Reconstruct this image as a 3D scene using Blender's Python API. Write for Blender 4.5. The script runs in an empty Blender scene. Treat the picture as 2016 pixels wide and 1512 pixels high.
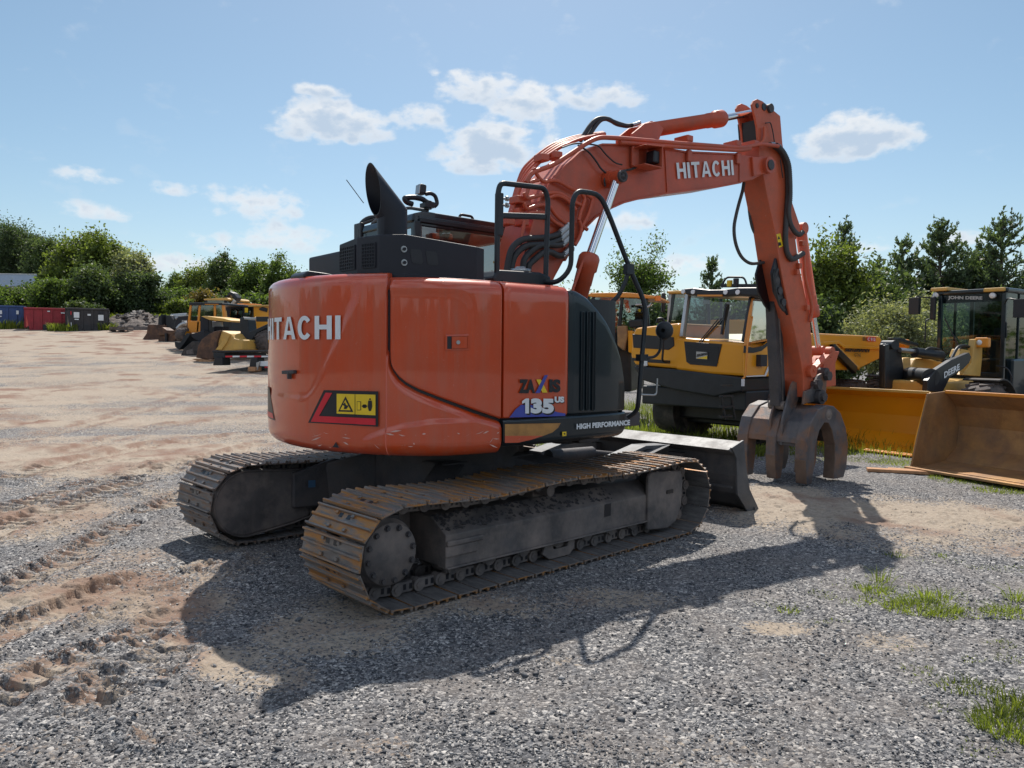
import bpy, bmesh, math, random
import numpy as np
from mathutils import Vector, Matrix
random.seed(7); rng = np.random.default_rng(11)
R_ = math.radians
scn = bpy.context.scene
COL = scn.collection
# ------------------------------------------------------------------ camera
FPX, CXP, CYP, HC = 1514.226, 1008.0, 756.0, 1.749
MW = np.array([[0.99995778, -0.00026158, 0.00918532], [0.00067289, 0.99899558, -0.04480385], [-0.00916437, 0.04480814, 0.99895358]])
CAM = np.array([0, 0, HC])
cd = bpy.data.cameras.new("camera"); cam = bpy.data.objects.new("camera", cd); COL.objects.link(cam)
cd.sensor_fit = 'HORIZONTAL'; cd.sensor_width = 36; cd.lens = 36 * FPX / 2016
cd.clip_start = 0.05; cd.clip_end = 3000
Bm = MW.T
cam.matrix_world = Matrix(((Bm[0][0], Bm[0][2], -Bm[0][1], 0), (Bm[1][0], Bm[1][2], -Bm[1][1], 0), (Bm[2][0], Bm[2][2], -Bm[2][1], HC), (0, 0, 0, 1)))
scn.camera = cam
# ------------------------------------------------------------------ light
SUN_EL, SUN_AZ = 53.0, 88.2          # azimuth counter-clockwise from +X
world = bpy.data.worlds.new("World"); scn.world = world; world.use_nodes = True
def build_world():
    nt = world.node_tree; nt.nodes.clear(); N = nt.nodes.new; L = nt.links.new
    out = N('ShaderNodeOutputWorld'); bg = N('ShaderNodeBackground'); bg.inputs[1].default_value = 0.105
    sky = N('ShaderNodeTexSky'); sky.sky_type = 'NISHITA'; sky.sun_disc = False
    sky.sun_elevation = R_(SUN_EL); sky.sun_rotation = R_(90 - SUN_AZ); sky.air_density = 1.0; sky.dust_density = 0.7; sky.ozone_density = 2.2; sky.altitude = 100
    tc = N('ShaderNodeTexCoord')
    hs = N('ShaderNodeHueSaturation'); hs.inputs['Hue'].default_value = .486; hs.inputs['Saturation'].default_value = 1.0; hs.inputs['Value'].default_value = .76
    L(sky.outputs[0], hs.inputs['Color'])
    # domain for cloud texture: direction warped by noise
    nz = N('ShaderNodeTexNoise'); nz.inputs['Scale'].default_value = 13; nz.inputs['Detail'].default_value = 9; nz.inputs['Roughness'].default_value = .6
    sc = N('ShaderNodeMapping'); sc.inputs['Scale'].default_value = (1, 1, 1.7); L(tc.outputs['Generated'], sc.inputs[0]); L(sc.outputs[0], nz.inputs[0])
    nz2 = N('ShaderNodeTexNoise'); nz2.inputs['Scale'].default_value = 38; nz2.inputs['Detail'].default_value = 6; L(sc.outputs[0], nz2.inputs[0])
    def math_(op, a, b=None, c=None):
        m = N('ShaderNodeMath'); m.operation = op
        for i, v in enumerate((a, b, c)):
            if v is None: continue
            if hasattr(v, 'links'): L(v, m.inputs[i])
            else: m.inputs[i].default_value = v
        return m.outputs[0]
    # clouds: (u, v, half width px, half height px, strength)
    CL = [(650, 245, 150, 52, 1.15), (610, 255, 80, 30, .7), (925, 178, 120, 42, 1.0), (1000, 285, 150, 68, .9), (1035, 215, 90, 50, .85), (940, 315, 110, 36, .5),
          (1175, 190, 110, 36, .85), (825, 232, 75, 38, .75), (1690, 275, 135, 58, 1.15), (1215, 435, 90, 30, .6), (495, 405, 130, 44, .52),
          (545, 470, 110, 36, .42), (170, 345, 62, 18, .42), (180, 418, 85, 20, .5), (430, 480, 70, 22, .35),
          (1350, 525, 120, 24, .5), (1800, 478, 150, 22, .5), (335, 520, 110, 22, .45), (640, 180, 60, 14, .35), (345, 375, 60, 14, .3), (-300, 300, 200, 60, .9), (2300, 330, 200, 70, .9)]
    tot = None; shd = None
    for (u, v, hw, hh, s) in CL:
        d = MW.T @ np.array([(u - CXP) / FPX, 1, (CYP - v) / FPX]); d = d / np.linalg.norm(d)
        r = np.cross(d, [0, 0, 1]); r /= np.linalg.norm(r); up = np.cross(r, d)
        def dot(vec, off, k):
            n = N('ShaderNodeVectorMath'); n.operation = 'DOT_PRODUCT'; L(tc.outputs['Generated'], n.inputs[0]); n.inputs[1].default_value = tuple(vec)
            return math_('MULTIPLY', math_('SUBTRACT', n.outputs['Value'], off), k)
        a = dot(r, 0, FPX / hw * 1.42); b = dot(up, 0, FPX / hh * 1.3)
        fr = dot(d, 0, 1)
        # flat base: below centre falls faster
        bb = math_('MULTIPLY', b, math_('SUBTRACT', 1.0, math_('MULTIPLY', math_('LESS_THAN', b, 0.0), -0.35)))
        q = math_('ADD', math_('MULTIPLY', a, a), math_('MULTIPLY', bb, bb))
        e = math_('MULTIPLY', math_('MAXIMUM', math_('SUBTRACT', 1.0, math_('MULTIPLY', q, .72)), -1.0), s)
        e = math_('ADD', math_('MULTIPLY', e, math_('GREATER_THAN', fr, 0.0)), math_('MULTIPLY', math_('LESS_THAN', fr, 0.0), -1.0))
        tot = e if tot is None else math_('MAXIMUM', tot, e)
        g = math_('SUBTRACT', e, math_('MULTIPLY', math_('MINIMUM', math_('MAXIMUM', b, -1.3), 1.3), .6)); g = math_('SUBTRACT', g, math_('MULTIPLY', math_('LESS_THAN', e, -.4), 4.0)); shd = g if shd is None else math_('MAXIMUM', shd, g)
    n1 = math_('MULTIPLY', math_('SUBTRACT', nz.outputs['Fac'], .5), 3.2); n2 = math_('MULTIPLY', math_('SUBTRACT', nz2.outputs['Fac'], .5), 1.9)
    nn = math_('ADD', n1, n2)
    den = math_('ADD', tot, nn)
    mr = N('ShaderNodeMapRange'); mr.interpolation_type = 'SMOOTHSTEP'; mr.inputs[1].default_value = -.05; mr.inputs[2].default_value = .85; L(den, mr.inputs[0])
    mk_ = N('ShaderNodeMapRange'); mk_.interpolation_type = 'SMOOTHSTEP'; mk_.inputs[1].default_value = -.42; mk_.inputs[2].default_value = -.05; L(tot, mk_.inputs[0])
    cloud = math_('MULTIPLY', mr.outputs[0], mk_.outputs[0])
    mr2 = N('ShaderNodeMapRange'); mr2.interpolation_type = 'SMOOTHSTEP'; mr2.inputs[1].default_value = .35; mr2.inputs[2].default_value = 1.3; L(math_('ADD', math_('MULTIPLY', math_('ADD', shd, nn), .5), math_('MULTIPLY', den, .5)), mr2.inputs[0])
    cc = N('ShaderNodeMix'); cc.data_type = 'RGBA'; cc.inputs[6].default_value = (6.3, 6.4, 6.5, 1); cc.inputs[7].default_value = (3.7, 4.45, 5.4, 1); L(mr2.outputs[0], cc.inputs[0])
    # thin high veil
    mx = N('ShaderNodeMix'); mx.data_type = 'RGBA'; L(math_('MULTIPLY', cloud, .9), mx.inputs[0]); L(hs.outputs[0], mx.inputs[6]); L(cc.outputs[2], mx.inputs[7])
    # unseen bright clouds added overhead and behind the camera as fill light
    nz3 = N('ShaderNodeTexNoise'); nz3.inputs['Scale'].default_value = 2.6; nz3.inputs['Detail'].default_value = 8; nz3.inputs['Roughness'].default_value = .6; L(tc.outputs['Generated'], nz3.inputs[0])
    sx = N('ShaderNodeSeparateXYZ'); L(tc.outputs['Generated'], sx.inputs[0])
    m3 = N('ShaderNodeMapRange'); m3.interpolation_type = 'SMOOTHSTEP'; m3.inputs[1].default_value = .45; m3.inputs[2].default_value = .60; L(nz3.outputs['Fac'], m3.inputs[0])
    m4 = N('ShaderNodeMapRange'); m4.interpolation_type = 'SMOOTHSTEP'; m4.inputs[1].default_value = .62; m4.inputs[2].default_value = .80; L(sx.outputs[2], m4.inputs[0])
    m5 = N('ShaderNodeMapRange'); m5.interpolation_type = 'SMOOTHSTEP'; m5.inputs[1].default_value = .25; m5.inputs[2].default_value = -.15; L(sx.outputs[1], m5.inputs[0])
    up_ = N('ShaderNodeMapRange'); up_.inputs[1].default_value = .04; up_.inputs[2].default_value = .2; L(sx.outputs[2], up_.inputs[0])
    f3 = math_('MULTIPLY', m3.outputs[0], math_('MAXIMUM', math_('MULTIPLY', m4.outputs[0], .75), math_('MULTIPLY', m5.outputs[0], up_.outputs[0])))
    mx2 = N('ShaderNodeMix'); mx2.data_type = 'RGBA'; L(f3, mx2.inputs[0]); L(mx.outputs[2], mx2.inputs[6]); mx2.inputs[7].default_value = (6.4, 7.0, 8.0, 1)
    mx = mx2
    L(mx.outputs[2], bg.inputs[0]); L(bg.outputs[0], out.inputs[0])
build_world()
sd = bpy.data.lights.new("sun", 'SUN'); sd.energy = 4.3; sd.angle = R_(0.55); sd.color = (1, .94, .85)
so = bpy.data.objects.new("sun", sd); COL.objects.link(so)
sdir = Vector((math.cos(R_(SUN_EL)) * math.cos(R_(SUN_AZ)), math.cos(R_(SUN_EL)) * math.sin(R_(SUN_AZ)), math.sin(R_(SUN_EL))))
so.rotation_euler = sdir.to_track_quat('Z', 'Y').to_euler(); so.location = (0, 20, 30)
vs = scn.view_settings; vs.view_transform = 'Standard'; vs.look = 'None'; vs.gamma = 1; vs.exposure = 0.46
scn.cycles.max_bounces = 8; scn.cycles.transparent_max_bounces = 16
# ------------------------------------------------------------------ photo calibration (pixels of the 2016 px photograph -> real places)
UPYAW, LOYAW = R_(38.0), R_(43.2)
CTR = np.array([-0.549, 7.227, 0.0])
def rz(a): c, s = math.cos(a), math.sin(a); return np.array([[c, -s, 0], [s, c, 0], [0, 0, 1]])
def ray(u, v): return MW.T @ np.array([(u - CXP) / FPX, 1, (CYP - v) / FPX])
def S(u, v, c, yaw=UPYAW):            # point of the excavator's vertical plane y = c, in its own frame
    n = rz(yaw) @ np.array([0, 1, 0]); d = ray(u, v); t = (c - n @ (CAM - CTR)) / (n @ d); P = rz(-yaw) @ (CAM + t * d - CTR)
    return (float(P[0]), float(c), float(P[2]))
def SL(u, v, c): return S(u, v, c, LOYAW)
def SX(u, v, c, yaw=UPYAW):
    n = rz(yaw) @ np.array([1, 0, 0]); d = ray(u, v); t = (c - n @ (CAM - CTR)) / (n @ d); P = rz(-yaw) @ (CAM + t * d - CTR)
    return (float(c), float(P[1]), float(P[2]))
def at(u, v, y): d = ray(u, v); t = y / d[1]; P = CAM + t * d; return (float(P[0]), float(P[1]), float(P[2]))
def sstep(a, b, x): t = np.clip((x - a) / (b - a), 0, 1); return t * t * (3 - 2 * t)
def hill(x, y):                      # broad shape of the yard
    x = np.asarray(x, float); y = np.asarray(y, float); d = np.maximum(y, 0)
    z = np.where(d < 10, 0, np.where(d < 28, .003 * (d - 10) ** 2, .972 + .082 * (d - 28))); z = np.minimum(z, 3.1 + .02 * (d - 55).clip(0, 200))
    w = 1 - sstep(-.28, .06, x / np.maximum(y, .01)); w = np.where(y < 0.5, 0, w)
    return z * w
# ------------------------------------------------------------------ object helpers
def tag(o, label=None, cat=None, group=None, kind=None):
    for k, v in (('label', label), ('category', cat), ('group', group), ('kind', kind)):
        if v: o[k] = v
    return o
def thing(name, loc, rotz, label, cat, group=None):
    o = bpy.data.objects.new(name, None); COL.objects.link(o); o.location = loc; o.rotation_euler = (0, 0, rotz); o.empty_display_size = .3
    return tag(o, label, cat, group)
def nrm(v): v = np.asarray(v, float); return v / max(np.linalg.norm(v), 1e-9)
class MB:
    def __init__(s): s.v = []; s.f = []; s.m = []; s.sm = []
    def add(s, vs_, fs, m=0, smooth=False):
        b = len(s.v); s.v += [tuple(map(float, q)) for q in vs_]
        for q in fs: s.f.append([b + i for i in q]); s.m.append(m); s.sm.append(smooth)
        return s
    def box(s, c, d, rz_=0, m=0, rx=0, ry=0, taper=1.0):
        hx, hy, hz = d[0] / 2, d[1] / 2, d[2] / 2
        P = [Vector((x * hx * (taper if z > 0 else 1), y * hy * (taper if z > 0 else 1), z * hz)) for z in (-1, 1) for y in (-1, 1) for x in (-1, 1)]
        Mx = Matrix.Rotation(rz_, 3, 'Z') @ Matrix.Rotation(ry, 3, 'Y') @ Matrix.Rotation(rx, 3, 'X')
        P = [Mx @ p + Vector(c) for p in P]
        return s.add(P, [(0, 2, 3, 1), (4, 5, 7, 6), (0, 1, 5, 4), (2, 6, 7, 3), (0, 4, 6, 2), (1, 3, 7, 5)], m)
    def bar(s, a, b, w, h, up=(0, 0, 1), m=0):      # rectangular bar from a to b
        a, b = np.array(a, float), np.array(b, float); d = nrm(b - a); up = np.array(up, float)
        if abs(d @ nrm(up)) > .98: up = np.array([1., 0, 0])
        r = nrm(np.cross(d, up)); u = np.cross(r, d)
        P = [p + r * w / 2 * i + u * h / 2 * j for p in (a, b) for (i, j) in ((-1, -1), (1, -1), (1, 1), (-1, 1))]
        return s.add(P, [(0, 3, 2, 1), (4, 5, 6, 7), (0, 1, 5, 4), (1, 2, 6, 5), (2, 3, 7, 6), (3, 0, 4, 7)], m)
    def cyl(s, a, b, r, r2=None, n=20, m=0, caps=True, smooth=True):
        a, b = np.array(a, float), np.array(b, float); r2 = r if r2 is None else r2; d = nrm(b - a)
        up = np.array([0, 0, 1.]) if abs(d[2]) < .9 else np.array([1., 0, 0]); x = nrm(np.cross(up, d)); y = np.cross(d, x)
        an = [2 * math.pi * i / n for i in range(n)]
        P = [a + (x * math.cos(t) + y * math.sin(t)) * r for t in an] + [b + (x * math.cos(t) + y * math.sin(t)) * r2 for t in an]
        s.add(P, [(i, (i + 1) % n, n + (i + 1) % n, n + i) for i in range(n)], m, smooth)
        if caps: s.add(P[:n], [tuple(range(n))[::-1]], m); s.add(P[n:], [tuple(range(n))], m)
        return s
    def lathe(s, c, axis, prof, n=28, m=0, smooth=True):   # prof: (along, radius)
        c = np.array(c, float); d = nrm(axis); up = np.array([0, 0, 1.]) if abs(d[2]) < .9 else np.array([1., 0, 0]); x = nrm(np.cross(up, d)); y = np.cross(d, x)
        P = [c + d * l + (x * math.cos(2 * math.pi * i / n) + y * math.sin(2 * math.pi * i / n)) * r for (l, r) in prof for i in range(n)]
        F = [(k * n + i, k * n + (i + 1) % n, (k + 1) * n + (i + 1) % n, (k + 1) * n + i) for k in range(len(prof) - 1) for i in range(n)]
        return s.add(P, F, m, smooth)
    def tube(s, pts, r, n=10, m=0, round_=.12, closed=False):
        P = smooth_path(pts, round_) if round_ else [np.array(p, float) for p in pts]
        T = []
        for i in range(len(P)): T.append(nrm(P[min(i + 1, len(P) - 1)] - P[max(i - 1, 0)]))
        u = np.cross(T[0], [0, 0, 1.]);
        if np.linalg.norm(u) < .1: u = np.cross(T[0], [1., 0, 0])
        u = nrm(u); V = []
        for i, p in enumerate(P):
            u = nrm(u - T[i] * (u @ T[i])); w = np.cross(T[i], u)
            V += [p + (u * math.cos(2 * math.pi * k / n) + w * math.sin(2 * math.pi * k / n)) * r for k in range(n)]
        s.add(V, [(i * n + k, i * n + (k + 1) % n, (i + 1) * n + (k + 1) % n, (i + 1) * n + k) for i in range(len(P) - 1) for k in range(n)], m, True)
        s.add(V[:n], [tuple(range(n))[::-1]], m); s.add(V[-n:], [tuple(range(n))], m)
        return s
    def prism(s, poly, a, b, m=0, axes='xz', taper=None):   # poly in the plane, extruded along the third axis from a to b
        def mk(p, t):
            return {'xz': (p[0], t, p[1]), 'yz': (t, p[0], p[1]), 'xy': (p[0], p[1], t)}[axes]
        n = len(poly); P = [mk(p, a) for p in poly] + [mk(p, b) for p in poly]
        s.add(P, [tuple(range(n)), tuple(range(n, 2 * n))[::-1]] + [(i, n + i, n + (i + 1) % n, (i + 1) % n) for i in range(n)], m)
        return s
    def quad(s, P, m=0): return s.add(P, [tuple(range(len(P)))], m)
    def build(s, name, mats, parent=None, bevel=0, loc=None, rot=None, seg=2, label=None):
        me = bpy.data.meshes.new(name); me.from_pydata(s.v, [], s.f); me.update()
        if not isinstance(mats, (list, tuple)): mats = [mats]
        for k in mats: me.materials.append(k)
        me.polygons.foreach_set('material_index', s.m); me.polygons.foreach_set('use_smooth', s.sm)
        bm = bmesh.new(); bm.from_mesh(me); bmesh.ops.recalc_face_normals(bm, faces=bm.faces); bm.to_mesh(me); bm.free()
        o = bpy.data.objects.new(name, me); COL.objects.link(o)
        if parent: o.parent = parent
        if loc is not None: o.location = loc
        if rot is not None: o.rotation_euler = rot
        if bevel:
            md = o.modifiers.new('bevel', 'BEVEL'); md.width = bevel; md.segments = seg; md.limit_method = 'ANGLE'; md.angle_limit = R_(35); md.harden_normals = False
        if label: o['label'] = label
        return o
def smooth_path(pts, rad=.12):
    P = [np.array(p, float) for p in pts]
    if len(P) < 3: return P
    out = [P[0]]
    for i in range(1, len(P) - 1):
        a, b, c = P[i - 1], P[i], P[i + 1]; la, lc = np.linalg.norm(a - b), np.linalg.norm(c - b); k = min(rad, la * .48, lc * .48)
        p0 = b + (a - b) / max(la, 1e-6) * k; p2 = b + (c - b) / max(lc, 1e-6) * k
        for t in (0, .25, .5, .75, 1): out.append((1 - t) ** 2 * p0 + 2 * t * (1 - t) * b + t * t * p2)
    out.append(P[-1]); return out
# ------------------------------------------------------------------ materials
def mat(name, col, rough=.5, metal=0, coat=0, var=.12, vscale=4, dirt=0, dirtcol=(.16, .11, .08), bump=0, bscale=60, rust=None, spec=.5, scratch=0, streak=0, alpha=None, dscale=5, oc='Object', orand=False):
    m = bpy.data.materials.new(name); m.use_nodes = True; nt = m.node_tree; N = nt.nodes.new; L = nt.links.new
    b = nt.nodes['Principled BSDF']; b.inputs['Roughness'].default_value = rough; b.inputs['Metallic'].default_value = metal
    b.inputs['Coat Weight'].default_value = coat; b.inputs['Coat Roughness'].default_value = .04; b.inputs['Specular IOR Level'].default_value = spec
    tc = N('ShaderNodeTexCoord'); src_ = tc.outputs[oc]
    if orand:
        oi = N('ShaderNodeObjectInfo'); ml = N('ShaderNodeMath'); ml.operation = 'MULTIPLY'; ml.inputs[1].default_value = 37; L(oi.outputs['Random'], ml.inputs[0]); va = N('ShaderNodeVectorMath'); va.operation = 'ADD'; L(src_, va.inputs[0]); L(ml.outputs[0], va.inputs[1]); src_ = va.outputs[0]
    def noise(sc, det=6, ro=.6, dist=0):
        n = N('ShaderNodeTexNoise'); n.inputs['Scale'].default_value = sc; n.inputs['Detail'].default_value = det; n.inputs['Roughness'].default_value = ro; n.inputs['Distortion'].default_value = dist
        L(src_, n.inputs[0]); return n.outputs['Fac']
    def mapr(x, a, c, lo=0, hi=1):
        n = N('ShaderNodeMapRange'); n.inputs[1].default_value = a; n.inputs[2].default_value = c; n.inputs[3].default_value = lo; n.inputs[4].default_value = hi; L(x, n.inputs[0]); return n.outputs[0]
    def mix(fac, a, c):
        n = N('ShaderNodeMix'); n.data_type = 'RGBA'
        L(fac, n.inputs[0])
        for i, q in ((6, a), (7, c)):
            if hasattr(q, 'links'): L(q, n.inputs[i])
            else: n.inputs[i].default_value = (*q, 1)
        return n.outputs[2]
    lo = tuple(max(0, c * (1 - var)) for c in col); hi = tuple(min(1, c * (1 + var)) for c in col)
    c = mix(mapr(noise(vscale), .3, .7), lo, hi)
    r = None
    if rust: c = mix(mapr(noise(rust[1], 8, .65), rust[2], rust[2] + .12), c, rust[0])
    if scratch:
        c = mix(mapr(noise(26, 2, .5, 3.5), .70, .74, 0, scratch), c, (.55, .36, .3))
    if streak:
        mp = N('ShaderNodeMapping'); mp.inputs['Scale'].default_value = (1, 1, .06); L(src_, mp.inputs[0]); n_ = N('ShaderNodeTexNoise'); n_.inputs['Scale'].default_value = 9; n_.inputs['Detail'].default_value = 7; n_.inputs['Roughness'].default_value = .7; L(mp.outputs[0], n_.inputs[0]); sf = N('ShaderNodeMath'); sf.operation = 'MULTIPLY'; L(mapr(n_.outputs['Fac'], .45, .75, 0, streak), sf.inputs[0]); L(mapr(noise(1.3, 3), .35, .65), sf.inputs[1]); c = mix(sf.outputs[0], c, dirtcol)
    if dirt:
        f = mapr(noise(dscale, 9, .7), .42, .68, 0, dirt); c = mix(f, c, dirtcol)
        rr = N('ShaderNodeMapRange'); L(f, rr.inputs[0]); rr.inputs[3].default_value = rough; rr.inputs[4].default_value = .85; L(rr.outputs[0], b.inputs['Roughness'])
    L(c, b.inputs['Base Color'])
    if bump:
        bp = N('ShaderNodeBump'); bp.inputs['Strength'].default_value = bump; bp.inputs['Distance'].default_value = .01; L(noise(bscale, 5), bp.inputs['Height']); L(bp.outputs[0], b.inputs['Normal'])
    return m
def glass_mat(name, tint=(.45, .55, .55), gloss=.14):
    m = bpy.data.materials.new(name); m.use_nodes = True; nt = m.node_tree; nt.nodes.clear(); N = nt.nodes.new; L = nt.links.new
    o = N('ShaderNodeOutputMaterial'); t = N('ShaderNodeBsdfTransparent'); t.inputs[0].default_value = (*tint, 1); g = N('ShaderNodeBsdfGlossy'); g.inputs['Roughness'].default_value = .03
    fr = N('ShaderNodeLayerWeight'); fr.inputs[0].default_value = .25; mm = N('ShaderNodeMapRange'); L(fr.outputs['Fresnel'], mm.inputs[0]); mm.inputs[3].default_value = gloss; mm.inputs[4].default_value = .9
    x = N('ShaderNodeMixShader'); L(mm.outputs[0], x.inputs[0]); L(t.outputs[0], x.inputs[1]); L(g.outputs[0], x.inputs[2]); L(x.outputs[0], o.inputs[0]); return m
M = {}
M['orange'] = mat('orange_paint', (.55, .058, .007), .34, coat=.8, var=.05, dirt=.12, dirtcol=(.34, .15, .10), dscale=2.2, scratch=.25, bump=.05, bscale=5, streak=.5)
M['orangelow'] = mat('scuffed_orange', (.50, .066, .016), .36, coat=.7, var=.05, dirt=.5, dirtcol=(.30, .13, .09), dscale=5, scratch=.9, bump=.08, bscale=12)
M['boomor'] = mat('boom_paint', (.52, .075, .024), .42, streak=.4, coat=.15, var=.10, dirt=.4, dirtcol=(.22, .10, .075), scratch=.4, dscale=3)
M['armor'] = mat('arm_paint', (.56, .10, .035), .5, coat=.1, var=.12, dirt=.55, dirtcol=(.17, .085, .06), scratch=.5, dscale=4)
M['black'] = mat('black_paint', (.014, .018, .023), .42, coat=.05, var=.2, dirt=.2, dirtcol=(.06, .06, .065), spec=.4)
M['navy'] = mat('dark_panel', (.006, .014, .020), .34, coat=.45, spec=.35, var=.2, dirt=.05, dirtcol=(.05, .06, .07), dscale=3, scratch=.02)
M['hoodgrey'] = mat('hood_cover_grey', (.016, .017, .024), .5, var=.1, spec=.35)
M['darkiron'] = mat('dark_iron', (.065, .062, .068), .6, metal=.3, var=.3, dirt=.7, dirtcol=(.12, .10, .09), bump=.4, bscale=40)
M['frame'] = mat('dusty_frame', (.095, .085, .083), .62, metal=0, var=.3, dirt=.8, dirtcol=(.27, .215, .185), streak=.3, bump=.3, bscale=30, dscale=3)
M['shoe'] = mat('worn_shoe', (.17, .15, .14), .5, metal=.3, var=.3, rust=((.24, .13, .07), 5, .50), dirt=.5, dirtcol=(.20, .15, .12), bump=.3, bscale=50, oc='Generated', orand=True)
M['shoe2'] = mat('rusty_shoe', (.20, .18, .165), .45, metal=.35, var=.3, rust=((.42, .18, .035), 2.0, .47), dirt=.5, dirtcol=(.19, .14, .12), bump=.3, bscale=50, oc='Generated', orand=True)
M['shoein'] = mat('shoe_inner_face', (.15, .14, .135), .6, metal=.2, var=.3, dirt=.7, dirtcol=(.07, .065, .065), dscale=6, bump=.3, bscale=30, oc='Generated', orand=True)
M['chrome'] = mat('chrome_rod', (.75, .76, .78), .12, metal=1, var=.03)
M['arch'] = mat('worn_tine_edge', (.17, .11, .08), .55, metal=.2, var=.3, dirt=.5, dirtcol=(.10, .08, .07), bump=.3, bscale=30)
M['hose'] = mat('black_hose', (.02, .02, .022), .5, var=.3, dirt=.3, dirtcol=(.09, .08, .075))
M['ghose'] = mat('grey_hose', (.05, .05, .052), .6, var=.3, dirt=.3, dirtcol=(.12, .10, .09))
M['white'] = mat('white_decal', (.72, .74, .76), .4, var=.04, dirt=.2, dirtcol=(.5, .48, .46))
M['blackd'] = mat('black_decal', (.012, .012, .016), .4)
M['blue'] = mat('blue_decal', (.05, .07, .36), .4); M['yel'] = mat('yellow_decal', (.82, .55, .02), .4); M['red'] = mat('red_decal', (.62, .015, .03), .35)
M['gold'] = mat('gold_decal', (.48, .24, .07), .4, metal=.2, dirt=.5, dirtcol=(.12, .06, .04), dscale=6)
M['glass'] = glass_mat('tinted_glass'); M['cleargl'] = glass_mat('clear_glass', (.42, .53, .54), .045)
M['rubber'] = mat('tyre_rubber', (.028, .027, .027), .75, var=.3, dirt=.6, dirtcol=(.13, .105, .09), bump=.3)
M['rubbert'] = mat('dusty_tyre', (.06, .052, .05), .8, var=.3, dirt=.8, dirtcol=(.17, .125, .11), bump=.3)
M['yellow'] = mat('yellow_paint', (.80, .335, .008), .35, coat=.35, var=.05, dirt=.15, dirtcol=(.35, .2, .06), dscale=2)
M['yellowp'] = mat('faded_yellow', (.62, .36, .08), .5, coat=.1, var=.1, dirt=.35, dirtcol=(.35, .24, .13), dscale=3)
M['orangey'] = mat('orange_yellow', (.72, .26, .02), .4, coat=.3, var=.06)
M['interior'] = mat('cab_interior', (.03, .03, .034), .7); M['seat'] = mat('seat_fabric', (.02, .022, .03), .9)
M['blade'] = mat('blade_steel', (.075, .08, .09), .5, metal=.2, var=.3, dirt=.6, dirtcol=(.15, .135, .125), dscale=4, bump=.25, bscale=30, streak=.4)
M['grapple'] = mat('grapple_steel', (.095, .092, .10), .5, metal=.3, var=.3, rust=((.22, .115, .07), 2.2, .46), dirt=.5, dirtcol=(.22, .18, .16), bump=.3, bscale=35)
M['galv'] = mat('fitting_steel', (.4, .4, .4), .35, metal=.8); M['lamp'] = mat('lamp_glass', (.75, .76, .78), .15, coat=.5)
M['amber'] = mat('amber_lens', (.8, .2, .01), .2, coat=.5); M['rustbk'] = mat('rusty_bucket', (.36, .19, .08), .5, metal=.3, var=.35, vscale=2, rust=((.48, .27, .10), 1.2, .5), dirt=.7, dirtcol=(.19, .135, .10), dscale=1.6, bump=.3)
M['rustdk'] = mat('dark_rusty_steel', (.11, .055, .035), .6, metal=.2, var=.4, rust=((.19, .09, .04), 2, .5), dirt=.6, dirtcol=(.05, .04, .035), dscale=3)
M['wood'] = mat('board_wood', (.42, .22, .11), .8, var=.25, vscale=12)
# ------------------------------------------------------------------ lettering
def text_mesh(body, size, bold=.0, width=None, shear=0, space=1.0, fine=0):
    cu = bpy.data.curves.new('t', 'FONT'); cu.body = body; cu.size = size; cu.offset = bold; cu.shear = shear; cu.space_character = space; cu.resolution_u = 4; cu.align_x = 'LEFT'
    o = bpy.data.objects.new('t', cu); COL.objects.link(o); dg = bpy.context.evaluated_depsgraph_get(); me = bpy.data.meshes.new_from_object(o.evaluated_get(dg))
    bpy.data.objects.remove(o); bpy.data.curves.remove(cu)
    bm = bmesh.new(); bm.from_mesh(me); bmesh.ops.triangulate(bm, faces=bm.faces)
    if fine:
        for _ in range(8):
            if max(e.calc_length() for e in bm.edges) < fine or _ > 2: break
            bmesh.ops.subdivide_edges(bm, edges=list(bm.edges), cuts=1, use_grid_fill=True); bmesh.ops.triangulate(bm, faces=bm.faces)
    V = np.array([v.co[:] for v in bm.verts]); F = [[v.index for v in f.verts] for f in bm.faces]; bm.free(); bpy.data.meshes.remove(me)
    mn, mx = V[:, :2].min(0), V[:, :2].max(0)
    V2 = (V[:, :2] - mn) / (mx - mn)        # normalised 0..1
    return V2, F
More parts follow.
